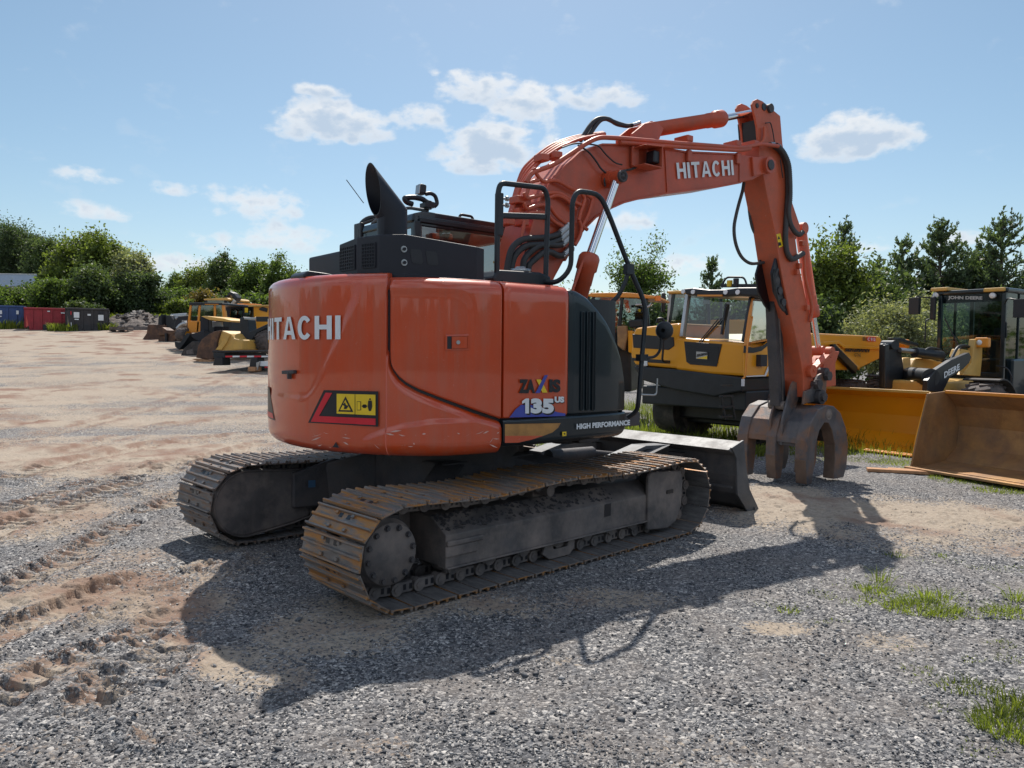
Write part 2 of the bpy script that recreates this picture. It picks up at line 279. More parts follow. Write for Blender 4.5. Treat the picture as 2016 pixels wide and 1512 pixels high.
def bold_text(word, gap=.16, sub=0):
    # heavy sans capitals built from strokes; only the letters needed
    V, F = [], []; x0 = 0
    def poly(P):
        b = len(V); V.extend(P); F.append(list(range(b, b + len(P))))
    s = .24
    for ch in word:
        if ch == 'I': w = s; poly([(x0, 0), (x0 + s, 0), (x0 + s, 1), (x0, 1)])
        elif ch == 'H': w = .86; poly([(x0, 0), (x0 + s, 0), (x0 + s, 1), (x0, 1)]); poly([(x0 + w - s, 0), (x0 + w, 0), (x0 + w, 1), (x0 + w - s, 1)]); poly([(x0 + s, .42), (x0 + w - s, .42), (x0 + w - s, .62), (x0 + s, .62)])
        elif ch == 'T': w = .84; poly([(x0, .81), (x0 + w, .81), (x0 + w, 1), (x0, 1)]); poly([(x0 + w / 2 - s / 2, 0), (x0 + w / 2 + s / 2, 0), (x0 + w / 2 + s / 2, .81), (x0 + w / 2 - s / 2, .81)])
        elif ch == 'A':
            w = .96; c = x0 + w / 2; poly([(x0, 0), (x0 + s, 0), (c - .015, .80), (c - .13, 1)]); poly([(x0 + w, 0), (c + .13, 1), (c + .015, .80), (x0 + w - s, 0)]); poly([(c - .13, 1), (c - .015, .8), (c + .015, .8), (c + .13, 1)]); poly([(x0 + s * 1.0 + .045, .20), (x0 + w - s - .045, .20), (x0 + w - s - .10, .38), (x0 + s + .10, .38)])
        elif ch == 'C':
            w = .86; c = x0 + w / 2; n = 22; A = np.linspace(R_(38), R_(322), n)
            for i in range(n - 1):
                a, b = A[i], A[i + 1]; poly([(c + w / 2 * math.cos(a), .5 + .52 * math.sin(a)), (c + w / 2 * math.cos(b), .5 + .52 * math.sin(b)), (c + (w / 2 - s) * math.cos(b), .5 + .33 * math.sin(b)), (c + (w / 2 - s) * math.cos(a), .5 + .33 * math.sin(a))])
        x0 += w + gap
    V2 = np.array(V, float); V2[:, 0] /= (x0 - gap)
    bm = bmesh.new(); vv = [bm.verts.new((*p, 0)) for p in V2]; [bm.faces.new([vv[i] for i in f]) for f in F]; bmesh.ops.triangulate(bm, faces=bm.faces)
    for _ in range(sub): bmesh.ops.subdivide_edges(bm, edges=list(bm.edges), cuts=1, use_grid_fill=True)
    bm.verts.index_update(); V2 = np.array([v.co[:2] for v in bm.verts]); F = [[v.index for v in f.verts] for f in bm.faces]; bm.free(); return V2, F
def decal(name, body, corners, m, parent, bold=.02, shear=0, off=.004, rot=None, space=1.0):
    # corners: bottom-left, bottom-right, top-left (3D); text fills that parallelogram
    V, F = bold_text(body) if body == 'HITACHI' else text_mesh(body, 1, bold, shear=shear, space=space); o, x, y = (np.array(c, float) for c in corners); n = nrm(np.cross(x - o, y - o))
    mb = MB(); mb.add([o + (x - o) * a + (y - o) * b + n * off for a, b in V], F); ob = mb.build(name, m, parent)
    if rot is not None: ob.rotation_euler = rot
    return ob
# ------------------------------------------------------------------ ground
def vnoise(x, y, sc, seed=0, oct=5, rough=.55):
    x = np.asarray(x, float); y = np.asarray(y, float); t = np.zeros_like(x); amp = 1; tot = 0; r = np.random.default_rng(seed); tab = r.random((256, 256))
    for o in range(oct):
        X, Y = x * sc + 13.7 * o + 101, y * sc + 7.3 * o + 57; xi, yi = np.floor(X).astype(int), np.floor(Y).astype(int); fx, fy = X - xi, Y - yi; fx, fy = fx * fx * (3 - 2 * fx), fy * fy * (3 - 2 * fy)
        g_ = lambda i, j: tab[(xi + i) & 255, (yi + j) & 255]
        t += amp * ((g_(0, 0) * (1 - fx) + g_(1, 0) * fx) * (1 - fy) + (g_(0, 1) * (1 - fx) + g_(1, 1) * fx) * fy); tot += amp; amp *= rough; sc *= 2.03
    return t / tot
def gpt(u, v):
    d = ray(u, v); t = -HC / d[2]; P = CAM + t * d; return P[:2]
RUTS = [([(-40, 822), (200, 782), (430, 744)], .24, .022, 0), ([(-40, 862), (240, 803), (520, 762)], .24, .022, 0), ([(-80, 775), (250, 750), (510, 740)], .3, .02, 0), ([(-40, 838), (210, 792), (450, 750)], .10, .012, 0), ([(20, 1000), (160, 960), (330, 915), (520, 905)], .26, .012, 1), ([(150, 890), (300, 850), (520, 830)], .26, .012, 1), ([(60, 1230), (230, 1165), (420, 1105)], .2, .02, 1), ([(190, 1345), (260, 1400), (330, 1450)], .12, .012, 1), ([(-60, 1190), (130, 1110), (300, 1000), (430, 960), (520, 930)], .20, .035, 1), ([(-60, 1290), (150, 1195), (330, 1120), (480, 1060)], .17, .04, 0), ([(-60, 1420), (100, 1330), (240, 1275), (330, 1220)], .16, .02, 1),
        ([(-60, 960), (120, 915), (300, 880), (520, 860)], .30, .02, 1), ([(-60, 1060), (150, 990), (330, 925), (520, 880)], .28, .02, 1), ([(-40, 890), (200, 840), (400, 800), (540, 770)], .3, .018, 1), ([(150, 1420), (260, 1340), (330, 1270)], .22, .02, 1)]
RW = [(np.array([gpt(*p) for p in pl]), w, h, t) for pl, w, h, t in RUTS]
DIRT = [((60, 700), 700, 60, 1.3), ((250, 740), 620, 50, 1.1), ((150, 790), 560, 60, .9), ((250, 900), 360, 70, .85), ((480, 960), 200, 50, .7), ((120, 1180), 330, 110, 1.0), ((330, 1200), 170, 60, .8), ((150, 1330), 300, 80, .9), ((420, 1310), 160, 60, .9), ((60, 1020), 260, 50, .8), ((450, 1000), 80, 60, .4), ((1700, 1010), 330, 55, 1.0), ((1560, 985), 170, 45, .9), ((1950, 1060), 150, 45, .6), ((1530, 1240), 90, 22, .8), ((1750, 1270), 110, 30, .5), ((950, 1190), 380, 45, .8), ((650, 1240), 200, 60, .7), ((1180, 1180), 200, 30, .6), ((520, 1330), 120, 50, .6), ((760, 1470), 130, 40, .4), ((1400, 1480), 250, 60, .25), ((60, 1480), 260, 80, .6), ((1100, 1300), 120, 24, .5), ((1000, 700), 3000, 25, .5), ((1350, 940), 200, 60, .4), ((1480, 1010), 90, 40, .6)]
def project(x, y, z=0):
    P = np.stack([x, y, np.full_like(x, z - HC)]); Q = MW @ P.reshape(3, -1); Qy = np.where(Q[1] > .05, Q[1], np.nan); return (CXP + FPX * Q[0] / Qy).reshape(x.shape), (CYP - FPX * Q[2] / Qy).reshape(x.shape)
def ground_fields(x, y):
    z = hill(x, y); d = np.hypot(x, y)
    u, v = project(x, y); dirt = np.zeros_like(x)
    for (c, a, b, s) in DIRT:
        # blobs are fixed places of the yard: convert the centre once and use metric sizes
        g0 = gpt(*c); gx = abs(gpt(c[0] + a, c[1])[0] - g0[0]); gy = abs(gpt(c[0], c[1] - b)[1] - gpt(c[0], c[1] + b)[1]) / 2; gy = min(gy, 25)
        wob = (vnoise(x, y, .9, 5, 4) - .5) * 1.5
        e = 1 - (((x - g0[0]) / gx) ** 2 + ((y - g0[1]) / gy) ** 2) ** .5 + wob; dirt = np.maximum(dirt, s * np.clip(e * 1.6, 0, 1))
    near = np.clip((40 - d) / 30, .0, 1)
    # ruts
    rz_ = np.zeros_like(x); bro = np.zeros_like(x)
    for pl, w, h, tread in RW:
        best = np.full_like(x, 9.); along = np.zeros_like(x); side_ = np.zeros_like(x); acc = 0
        for i in range(len(pl) - 1):
            a, b = pl[i], pl[i + 1]; L_ = np.linalg.norm(b - a); t = np.clip(((x - a[0]) * (b[0] - a[0]) + (y - a[1]) * (b[1] - a[1])) / L_ ** 2, 0, 1); dx, dy = x - (a[0] + t * (b[0] - a[0])), y - (a[1] + t * (b[1] - a[1])); dd = np.hypot(dx, dy); m_ = dd < best; sg = np.sign((b[0] - a[0]) * dy - (b[1] - a[1]) * dx)
            best = np.where(m_, dd, best); along = np.where(m_, acc + t * L_, along); side_ = np.where(m_, sg, side_); acc += L_
        wig = 1 + .5 * (vnoise(x, y, 2.5, 9, 3) - .5); q_ = best / (w * wig)
        prof_ = np.where(q_ < 1, -h * (1 - q_ ** 4), h * 1.3 * np.exp(-((q_ - 1.25) / .28) ** 2))
        cell = .16; br = vnoise(x, y, 4, 21, 3)
        tr = np.where(q_ < 1, (np.abs(((along / cell) % 1) - .5) < .2) * .026 * np.clip((br - .32) * 5, 0, 1) * tread, 0)
        bro = np.maximum(bro, np.clip(1.6 - np.abs(q_ - .9) * 2, 0, 1) * np.clip((br - .35) * 4, 0, 1) * tread); rz_ += (1.9 * prof_ * np.clip((br - .3) * 4, .2, 1) + 1.5 * tr); dirt = np.maximum(dirt, np.clip(1.5 - q_, 0, 1) * .8 * np.clip((br - .3) * 3, 0, 1))
    st = vnoise(x * .14 + y * .09 + 1.5 * (vnoise(x, y, .15, 62, 2) - .5), y * 1.1 - x * .18 + 3 * (vnoise(x, y, .12, 63, 2) - .5), 1, 61, 5); far_ = np.clip((d - 7) / 6, 0, 1) * np.clip((.15 - x / np.maximum(y, .1)) / .15, 0, 1); dirt = np.clip(np.maximum(dirt, .62 * far_ * np.clip((d - 8) / 8, 0, 1)) + far_ * (st - .5) * 1.4, 0, 1.3); z = z + far_ * (st - .5) * .05
    rz_ = np.clip(rz_, -.045, .035)
    brown = np.clip((vnoise(x, y, 1.3, 33, 4) - .52) * 5, 0, 1) * dirt; brown = np.maximum(brown, bro * .8)
    z = z + (vnoise(x, y, .35, 1, 3) - .5) * .10 * np.clip(d / 6, 0, 1) * (1 - .8 * np.exp(-((x - CTR[0]) ** 2 + (y - CTR[1]) ** 2) / 9)) + rz_ * near
    z = z + (vnoise(x, y, 3.2, 2, 4) - .5) * .035 * near + (vnoise(x, y, 14, 3, 3) - .5) * .014 * near * (1 + dirt)
    cl = np.clip((vnoise(x, y, 9, 77, 3) - .62) * 10, 0, 1) * np.clip(dirt * 1.5 + .15, 0, 1); z = z + cl * .018 * near
    # keep clear under the tracks: presses flat
    c, s = math.cos(-LOYAW), math.sin(-LOYAW); lx = c * (x - CTR[0]) - s * (y - CTR[1]); ly = s * (x - CTR[0]) + c * (y - CTR[1])
    pad = np.clip(1.6 - np.maximum(np.abs(lx) / 2.05, np.abs(np.abs(ly) - 1.145) / .42) , 0, .6) / .6
    z = z * (1 - pad) + (.0) * pad
    return z, dirt, brown
def build_ground():
    th = np.concatenate([np.linspace(-math.pi, R_(-46), 40)[:-1], np.linspace(R_(-46), R_(44), 760), np.linspace(R_(44), math.pi, 40)[1:]])   # angle from +Y, clockwise
    rr = np.concatenate([[.3, .7, 1.2, 1.7, 2.1], np.geomspace(2.35, 4.2, 110)[:-1], np.geomspace(4.2, 13, 620)[:-1], np.geomspace(13, 70, 260), np.geomspace(74, 900, 34)])
    T, Rr_ = np.meshgrid(th, rr); x, y = Rr_ * np.sin(T), Rr_ * np.cos(T); z, dirt, brown = ground_fields(x, y)
    nr, nt_ = x.shape; V = np.stack([x, y, z], -1).reshape(-1, 3); i = np.arange(nr * nt_).reshape(nr, nt_)
    F = np.stack([i[:-1, :-1], i[:-1, 1:], i[1:, 1:], i[1:, :-1]], -1).reshape(-1, 4)[:, ::-1]
    me = bpy.data.meshes.new('ground'); me.vertices.add(len(V)); me.vertices.foreach_set('co', V.ravel()); me.loops.add(F.size); me.loops.foreach_set('vertex_index', F.ravel()); me.polygons.add(len(F)); me.polygons.foreach_set('loop_start', np.arange(0, F.size, 4)); me.polygons.foreach_set('loop_total', np.full(len(F), 4)); me.update(calc_edges=True)
    me.polygons.foreach_set('use_smooth', np.ones(len(F), bool))
    for nm, a in (('dirt', dirt), ('brown', brown)): at_ = me.attributes.new(nm, 'FLOAT', 'POINT'); at_.data.foreach_set('value', a.ravel().astype(np.float32))
    o = bpy.data.objects.new('ground', me); COL.objects.link(o); tag(o, 'grey gravel yard with patches of dried pinkish mud and rutted track marks', 'ground', kind='structure')
    m = bpy.data.materials.new('gravel_ground'); m.use_nodes = True; nt = m.node_tree; N = nt.nodes.new; L = nt.links.new; b = nt.nodes['Principled BSDF']; b.inputs['Roughness'].default_value = .9; b.inputs['Specular IOR Level'].default_value = .25
    tc = N('ShaderNodeTexCoord'); A = N('ShaderNodeAttribute'); A.attribute_name = 'dirt'; B = N('ShaderNodeAttribute'); B.attribute_name = 'brown'
    def vor(sc, feat='F1'): n = N('ShaderNodeTexVoronoi'); n.inputs['Scale'].default_value = sc; n.feature = feat; L(wv.outputs[0], n.inputs['Vector']); return n
    nz = N('ShaderNodeTexNoise'); nz.inputs['Scale'].default_value = 30; L(tc.outputs['Object'], nz.inputs[0]); wv = N('ShaderNodeMixRGB'); wv.blend_type = 'ADD'; wv.inputs[0].default_value = .012; L(tc.outputs['Object'], wv.inputs[1]); L(nz.outputs['Color'], wv.inputs[2])
    v1 = vor(55); v2 = vor(135)
    def ramp_(src, stops):
        r = N('ShaderNodeValToRGB'); r.color_ramp.interpolation = 'LINEAR'; e = r.color_ramp.elements
        while len(e) < len(stops): e.new(.5)
        for k, (p_, c) in enumerate(stops): e[k].position = p_; e[k].color = (*c, 1)
        L(src, r.inputs[0]); return r.outputs[0]
    sep = N('ShaderNodeSeparateColor'); L(v1.outputs['Color'], sep.inputs[0]); sep2 = N('ShaderNodeSeparateColor'); L(v2.outputs['Color'], sep2.inputs[0])
    st = [(0, (.03, .032, .038)), (.38, (.10, .10, .106)), (.62, (.17, .17, .178)), (.8, (.275, .265, .258)), (.93, (.42, .40, .38)), (1, (.56, .53, .50))]
    ca = ramp_(sep.outputs[0], st); cb = ramp_(sep2.outputs[0], st)
    def mixc(f, a, c, bt='MIX'):
        n = N('ShaderNodeMix'); n.data_type = 'RGBA'; n.blend_type = bt
        for i_, q_ in ((0, f), (6, a), (7, c)):
            if hasattr(q_, 'links'): L(q_, n.inputs[i_])
            else: n.inputs[i_].default_value = q_ if i_ == 0 else (*q_, 1)
        return n.outputs[2]
    def mth(op, a, c, cl=False):
        n = N('ShaderNodeMath'); n.operation = op; n.use_clamp = cl
        for i_, q_ in ((0, a), (1, c)):
            if hasattr(q_, 'links'): L(q_, n.inputs[i_])
            else: n.inputs[i_].default_value = q_
        return n.outputs[0]
    nb = N('ShaderNodeTexNoise'); nb.inputs['Scale'].default_value = 1.7; nb.inputs['Detail'].default_value = 7; nb.inputs['Roughness'].default_value = .65; L(tc.outputs['Object'], nb.inputs[0])
    nf = N('ShaderNodeTexNoise'); nf.inputs['Scale'].default_value = 25; nf.inputs['Detail'].default_value = 6; nf.inputs['Roughness'].default_value = .7; L(tc.outputs['Object'], nf.inputs[0])
    stones = mixc(mth('GREATER_THAN', sep.outputs[1], .55), ca, cb)
    # dusty fines between stones
    fines = ramp_(nf.outputs['Fac'], [(.3, (.14, .122, .112)), (.7, (.26, .225, .20))])
    stones = mixc(mth('MULTIPLY', mth('SUBTRACT', nb.outputs['Fac'], .42, True), 2.2, True), stones, fines)
    dcol = ramp_(nf.outputs['Fac'], [(.25, (.235, .185, .14)), (.5, (.325, .265, .205)), (.8, (.45, .38, .305))])
    dcol = mixc(B.outputs['Fac'], dcol, (.20, .115, .08))
    # dirt mask broken up by stones
    md = mth('ADD', A.outputs['Fac'], mth('MULTIPLY', mth('SUBTRACT', nf.outputs['Fac'], .5), 1.6)); md = mth('ADD', md, mth('MULTIPLY', mth('SUBTRACT', sep.outputs[2], .5), .55))
    mk = N('ShaderNodeMapRange'); mk.interpolation_type = 'SMOOTHSTEP'; mk.inputs[1].default_value = .35; mk.inputs[2].default_value = .75; mk.inputs[4].default_value = .93; L(md, mk.inputs[0])
    L(mixc(mk.outputs[0], stones, dcol), b.inputs['Base Color'])
    hgt = mth('ADD', mth('MULTIPLY', mth('SUBTRACT', 1.0, v1.outputs['Distance']), .55), mth('MULTIPLY', mth('SUBTRACT', 1.0, v2.outputs['Distance']), .25)); hgt = mth('ADD', mth('MULTIPLY', hgt, mth('SUBTRACT', 1.0, mth('MULTIPLY', mk.outputs[0], .75))), mth('MULTIPLY', nf.outputs['Fac'], .7))
    bpn = N('ShaderNodeBump'); bpn.inputs['Strength'].default_value = .9; bpn.inputs['Distance'].default_value = .018; L(hgt, bpn.inputs['Height']); L(bpn.outputs[0], b.inputs['Normal'])
    me.materials.append(m); return o
GROUND = build_ground()
def gz(x, y): return float(ground_fields(np.array([float(x)]), np.array([float(y)]))[0][0])
def raw_mesh(name, V, F, m, smooth=False, k=None):
    F = np.asarray(F); k = F.shape[1]; me = bpy.data.meshes.new(name); me.vertices.add(len(V)); me.vertices.foreach_set('co', np.asarray(V, np.float32).ravel()); me.loops.add(F.size); me.loops.foreach_set('vertex_index', F.ravel().astype(np.int32)); me.polygons.add(len(F)); me.polygons.foreach_set('loop_start', np.arange(0, F.size, k)); me.polygons.foreach_set('loop_total', np.full(len(F), k)); me.update(calc_edges=True)
    if smooth: me.polygons.foreach_set('use_smooth', np.ones(len(F), bool))
    if m: me.materials.append(m)
    return me
def stones():
    n = 60000; r = rng; u = r.uniform(-150, 2166, n * 2); v = r.uniform(1.0, 1.0, n * 2)
    d = 2.3 + 9.5 * r.random(n * 2) ** 1.5; th = r.uniform(-R_(38), R_(38), n * 2); x, y = d * np.sin(th), d * np.cos(th)
    z, dirt, br = ground_fields(x, y); cl_ = vnoise(x, y, 1.6, 44, 3)
    keep = (r.random(n * 2) < np.clip(1.1 - dirt * 1.15, .06, 1) * np.clip((cl_ - .30) * 4, .25, 1)); x, y, z = x[keep][:n], y[keep][:n], z[keep][:n]; n = len(x)
    s = .0038 + .0075 * r.random(n) ** 2 + (r.random(n) < .015) * r.random(n) * .016
    base = np.array([(1, 0, 0), (-1, 0, 0), (0, 1, 0), (0, -1, 0), (0, 0, .62), (0, 0, -.5)], float); F0 = np.array([(0, 2, 4), (2, 1, 4), (1, 3, 4), (3, 0, 4), (2, 0, 5), (1, 2, 5), (3, 1, 5), (0, 3, 5)])
    V = base[None] * (s[:, None, None]) * r.uniform(.55, 1.35, (n, 6, 1)) + r.normal(0, .15, (n, 6, 3)) * s[:, None, None]; a = r.uniform(0, 6.28, n); c, si = np.cos(a), np.sin(a); tx = r.normal(0, .35, n)
    X = V[..., 0] * c[:, None] - V[..., 1] * si[:, None]; Y = V[..., 0] * si[:, None] + V[..., 1] * c[:, None]; Z = V[..., 2] + X * tx[:, None]
    P = np.stack([X + x[:, None], Y + y[:, None], Z + (z + s * .25)[:, None]], -1).reshape(-1, 3); F = (F0[None] + (np.arange(n) * 6)[:, None, None]).reshape(-1, 3)
    m = bpy.data.materials.new('loose_stone'); m.use_nodes = True; nt = m.node_tree; b = nt.nodes['Principled BSDF']; g_ = nt.nodes.new('ShaderNodeNewGeometry'); rp = nt.nodes.new('ShaderNodeValToRGB'); e = rp.color_ramp.elements; e[0].color = (.025, .028, .036, 1); e[1].color = (.44, .42, .40, 1); e2 = e.new(.55); e2.color = (.10, .104, .114, 1); e3 = e.new(.85); e3.color = (.24, .235, .235, 1)
    nt.links.new(g_.outputs['Random Per Island'], rp.inputs[0]); nt.links.new(rp.outputs[0], b.inputs['Base Color']); b.inputs['Roughness'].default_value = .75
    o = bpy.data.objects.new('loose_gravel', raw_mesh('loose_gravel', P, F, m)); COL.objects.link(o); tag(o, 'loose crushed stones scattered over the grey yard', 'gravel', kind='stuff')
stones()
# ------------------------------------------------------------------ excavator
EX = thing('crawler_excavator', tuple(CTR), LOYAW, 'orange and black crawler excavator with a long boom, steel grapple and dozer blade', 'excavator')
UR = (0, 0, UPYAW - LOYAW)
def up(mb, name, m, bevel=0, parent=None, **k): return mb.build(name, m, parent or EX, bevel, rot=None if parent else UR, **k)
RT, HWD = 1.66, 1.40
def rad(phi):
    s = max(abs(math.sin(phi)), 1e-4); return (RT ** -16 + (HWD / s) ** -16) ** (-1 / 16)
def plan(phi, inset=0, out=0):
    p = np.array([rad(phi) * math.cos(phi), rad(phi) * math.sin(phi)]); e = .002
    q = np.array([rad(phi + e) * math.cos(phi + e), rad(phi + e) * math.sin(phi + e)]); t = q - p; n = nrm([t[1], -t[0]])
    if n @ p < 0: n = -n
    return p - n * inset + n * out
def onbody(u, v):       # pixel -> (phi, z) on the body shell
    d = rz(-UPYAW) @ ray(u, v); o = rz(-UPYAW) @ (CAM - CTR); lo, hi = 2.0, 7.6
    best = None; prev = None
    for t in np.linspace(3, 12, 1500):
        P = o + d * t; ph = math.atan2(P[1], P[0]); fn = math.hypot(P[0], P[1]) - rad(ph)
        if fn < 0: break
    t0, t1 = t - .007, t
    for _ in range(30):
        tm = (t0 + t1) / 2; P = o + d * tm
        if math.hypot(P[0], P[1]) - rad(math.atan2(P[1], P[0])) < 0: t1 = tm
        else: t0 = tm
    ph = math.atan2(P[1], P[0]); ph = ph if ph < 0.2 else ph - 2 * math.pi
    return ph, float(P[2])
def xph(x): return math.atan2(-HWD, x)   # phi of a point on the right flat side
def interp(x, xs, ys): return float(np.interp(x, xs, ys))
def panel(name, phis, lo, hi, m, rb=.03, rt=.03, re=.012, nz=14, off=0, thick=.05, relief=None):
    """shell panel; lo/hi are functions of phi; rounded edges"""
    G = []; n = len(phis)
    arc = [0]
    for i in range(1, n): arc.append(arc[-1] + float(np.linalg.norm(plan(phis[i]) - plan(phis[i - 1]))))
    for i, ph in enumerate(phis):
        l, h = lo(ph), hi(ph); H = max(h - l, .002); col = []
        rbb, rtt = min(rb, H * .45), min(rt, H * .45); ed = min(arc[i], arc[-1] - arc[i]); ei = 0
        if ed < re: ei = re - math.sqrt(max(0, re * re - (re - ed) ** 2))
        col.append((l + rbb * .2, rbb + thick))
        for k in range(6): a = k / 5 * math.pi / 2; col.append((l + rbb * (1 - math.sin(a)), rbb * (1 - math.cos(a))) if 0 else (l + rbb * (1 - math.cos(a)), rbb * (1 - math.sin(a))))
        for k in range(1, nz): col.append((l + rbb + (h - rtt - l - rbb) * k / nz, 0))
        for k in range(6): a = k / 5 * math.pi / 2; col.append((h - rtt * (1 - math.sin(a)), rtt * (1 - math.cos(a))))
        col.append((h - rtt * .2 if rt < .05 else h, rtt + thick))
        G.append([(*plan(ph, ins + ei - off + (relief(ph, z) if relief else 0)), z) for z, ins in col])
    r = len(G[0]); V = [p for c in G for p in c]; F = [(i * r + j, (i + 1) * r + j, (i + 1) * r + j + 1, i * r + j + 1) for i in range(n - 1) for j in range(r - 1)]
    # end returns
    mb = MB(); mb.add(V, F, 0, True)
    for i in (0, n - 1):
        ph = phis[i]; E = [(*plan(ph, .08 + (re - off)), p[2]) for p in G[i]]; mb.add(G[i] + E, [(j, j + 1, r + j + 1, r + j) for j in range(r - 1)], 0, False)
    return up(mb, name, m)
def dense(a, b, n, extra=()):
    L_ = list(np.linspace(a, b, n)); 
    for e in extra: L_ += [e - .006, e - .003, e, e + .003, e + .006]
    return sorted(q for q in set(L_) if a - 1e-9 <= q <= b + 1e-9)
# seam between counterweight and door (from the photo)
seam = [onbody(u, v) for u, v in ((761, 690), (763, 712), (769, 728), (780, 743), (795, 755), (820, 768), (860, 783), (900, 797), (940, 811), (992, 829))]
SX_, SZ_ = [q[0] for q in seam], [q[1] for q in seam]
P762 = seam[0][0]; P990 = onbody(993, 700)[0]; P1120 = onbody(1121, 700)[0]; PF = math.atan2(-HWD, .985)
ZT = 2.285; ZB = .95
g = .006
cwhi = lambda ph: ZT + .02 if ph < P762 - g else interp(ph, [P762 - g] + [q + g * .3 for q in SX_], [1.75] + [z - g for z in SZ_])
cwlo = lambda ph: ZB + .03 * max(0, 1 - abs((ph - P990) / .12)) * 0
cwe = -math.pi - .98
CR = [onbody(u, v) for u, v in ((720, 545), (713, 560), (706, 590), (690, 625), (672, 665), (650, 710), (634, 745), (622, 768), (606, 786))]
CRz, CRp = [q[1] for q in CR][::-1], [q[0] for q in CR][::-1]
LC = [onbody(u, v) for u, v in ((690, 890), (700, 882), (722, 866), (750, 855), (790, 843), (850, 834), (920, 831), (985, 829))]
LCp, LCz = [q[0] for q in LC], [q[1] for q in LC]
def cw_relief(ph, z):
    r = 0; zc0 = CRz[0]
    c = float(np.interp(z, CRz, CRp)); d = (c - ph) * 1.6; b = min(max((z - zc0 + .02) / .06, 0), 1); t = min(max(d / .075, 0), 1); sym = min(max((ph + 2 * math.pi + c + .0) * 1.6 / .05, 0), 1) if ph < -math.pi - .3 else 1
    r += .008 * t * t * (3 - 2 * t) * b * sym
    if ph > LCp[0]:
        e = z - float(np.interp(ph, LCp, LCz)); t = min(max((e + .01) / .05, 0), 1); r += .012 * t * t * (3 - 2 * t) * min(1, (ph - LCp[0]) / .08)
    return r
panel('counterweight', dense(cwe, P990 - .004, 260, (P762 - g, P762)), lambda ph: ZB, cwhi, M['orange'], rb=.11, rt=.075, re=.02, nz=60, relief=cw_relief)
dl = lambda ph: interp(ph, [P762 + g] + [q + g for q in SX_[1:]], [1.72] + [z + g for z in SZ_[1:]])
PB = onbody(932, 650)[0]
def door_relief(ph, z):
    zc = ZT - .02 - .085; r = .16; x = (PB - ph) * 1.5; y = zc - z      # rounded-corner step
    dx, dy = max(r - x, 0), max(r - y, 0); d = r - math.hypot(dx, dy) if (dx > 0 or dy > 0) else min(x, y)
    if dx > 0 and dy <= 0: d = x
    if dy > 0 and dx <= 0: d = y
    t = min(max((d + .02) / .07, 0), 1); return .014 * t * t * (3 - 2 * t)
panel('engine_door', dense(P762 + g, P990 - .004, 60), dl, lambda ph: ZT - .02, M['orange'], rb=.02, rt=.085, re=.03, off=-.004, nz=40, relief=door_relief)
panel('side_panel', dense(P990 + .003, P1120 - .003, 24), lambda ph: 1.222, lambda ph: ZT - .022, M['orange'], rb=.015, rt=.085, re=.014)
# black front corner: outline falls towards the front
fo = [S(u, v, -HWD) for u, v in ((1121, 568), (1140, 572), (1160, 584), (1182, 606), (1200, 628), (1222, 664), (1240, 702), (1251, 737), (1257, 772), (1257, 812))]
fx, fz = [p[0] for p in fo], [p[2] for p in fo]; fx[-1] = fx[-2] + .004
XF = fx[-1]
fhi = lambda ph: interp(HWD / math.tan(-ph), fx, fz)
panel('front_corner_panel', [xph(x) for x in list(np.linspace(S(1123, 700, -HWD)[0], XF - .03, 30)) + [XF - .02, XF - .012, XF - .005, XF]], lambda ph: 1.222, fhi, M['navy'], rb=.015, rt=.05, re=.03)
# skirt below: orange/gold part and black part in one shell
panel('side_skirt', [xph(x) for x in list(np.linspace(S(994, 850, -HWD)[0], XF - .035, 36)) + [XF - .02, XF - .01, XF]], lambda ph: 1.0 + .05 * max(0, (HWD / math.tan(-ph) - XF + .12) / .12) ** 2, lambda ph: 1.212, M['navy'], rb=.06, rt=.02, re=.03, off=.012)
mb = MB()      # gold/orange lower wedge on the skirt
sk = [(992, 836), (1104, 834), (1096, 846), (1080, 856), (1060, 864), (1035, 871), (992, 878)]
def skirtpt(u, v, off): x, _, z = S(u, v, -HWD - off); return (x, -HWD - off, z)
mb.add([skirtpt(u, v, .018) for u, v in ((994, 835), (1104, 833), (1099, 842), (1088, 851), (1070, 858), (994, 858))], [tuple(range(6))], 0)
up(mb, 'gold_stripe', M['gold'])
mb = MB(); mb.add([skirtpt(u, v, .0185) for u, v in ((994, 858), (1070, 858), (1045, 866), (1020, 871.5), (994, 872))], [tuple(range(5))], 0); up(mb, 'skirt_colour_stripe', M['orange'])
# inner shell, top deck, bottom plate
mb = MB(); ins = [tuple(plan(ph, .055)) for ph in np.linspace(cwe, PF - .05, 90)]
ins += [(.9, .2), (.3, .25)]
mb.prism(ins, 1.0, 2.18, axes='xy'); up(mb, 'engine_bay', M['blackd'])
mb = MB(); top = [tuple(plan(ph, .10)) for ph in np.linspace(cwe, P1120 - .02, 80)] + [(S(1123, 566, -HWD)[0], -.42), (.1, -.42), (-.3, .3), (-.75, 1.2)]
mb.prism(top, 2.2, ZT - .012, axes='xy'); up(mb, 'hood_top', M['orange'], .01)
mb = MB(); mb.box((.45, -.0, 1.07), (1.1, 2.3, .2)); mb.box((1.2, .1, 1.08), (.9, 1.9, .14)); mb.cyl((0, 0, .8), (0, 0, 1.0), .62, n=40); mb.cyl((.9, -.55, .86), (.9, -.55, 1.02), .11, n=18); mb.box((1.05, -.6, .93), (.25, .3, .12)); up(mb, 'swing_frame', M['darkiron'], .01)
mb = MB(); mb.prism([tuple(plan(ph, .12)) for ph in np.linspace(cwe, PF - .04, 70)], .985, 1.0, axes='xy'); up(mb, 'belly_plate', M['darkiron'])
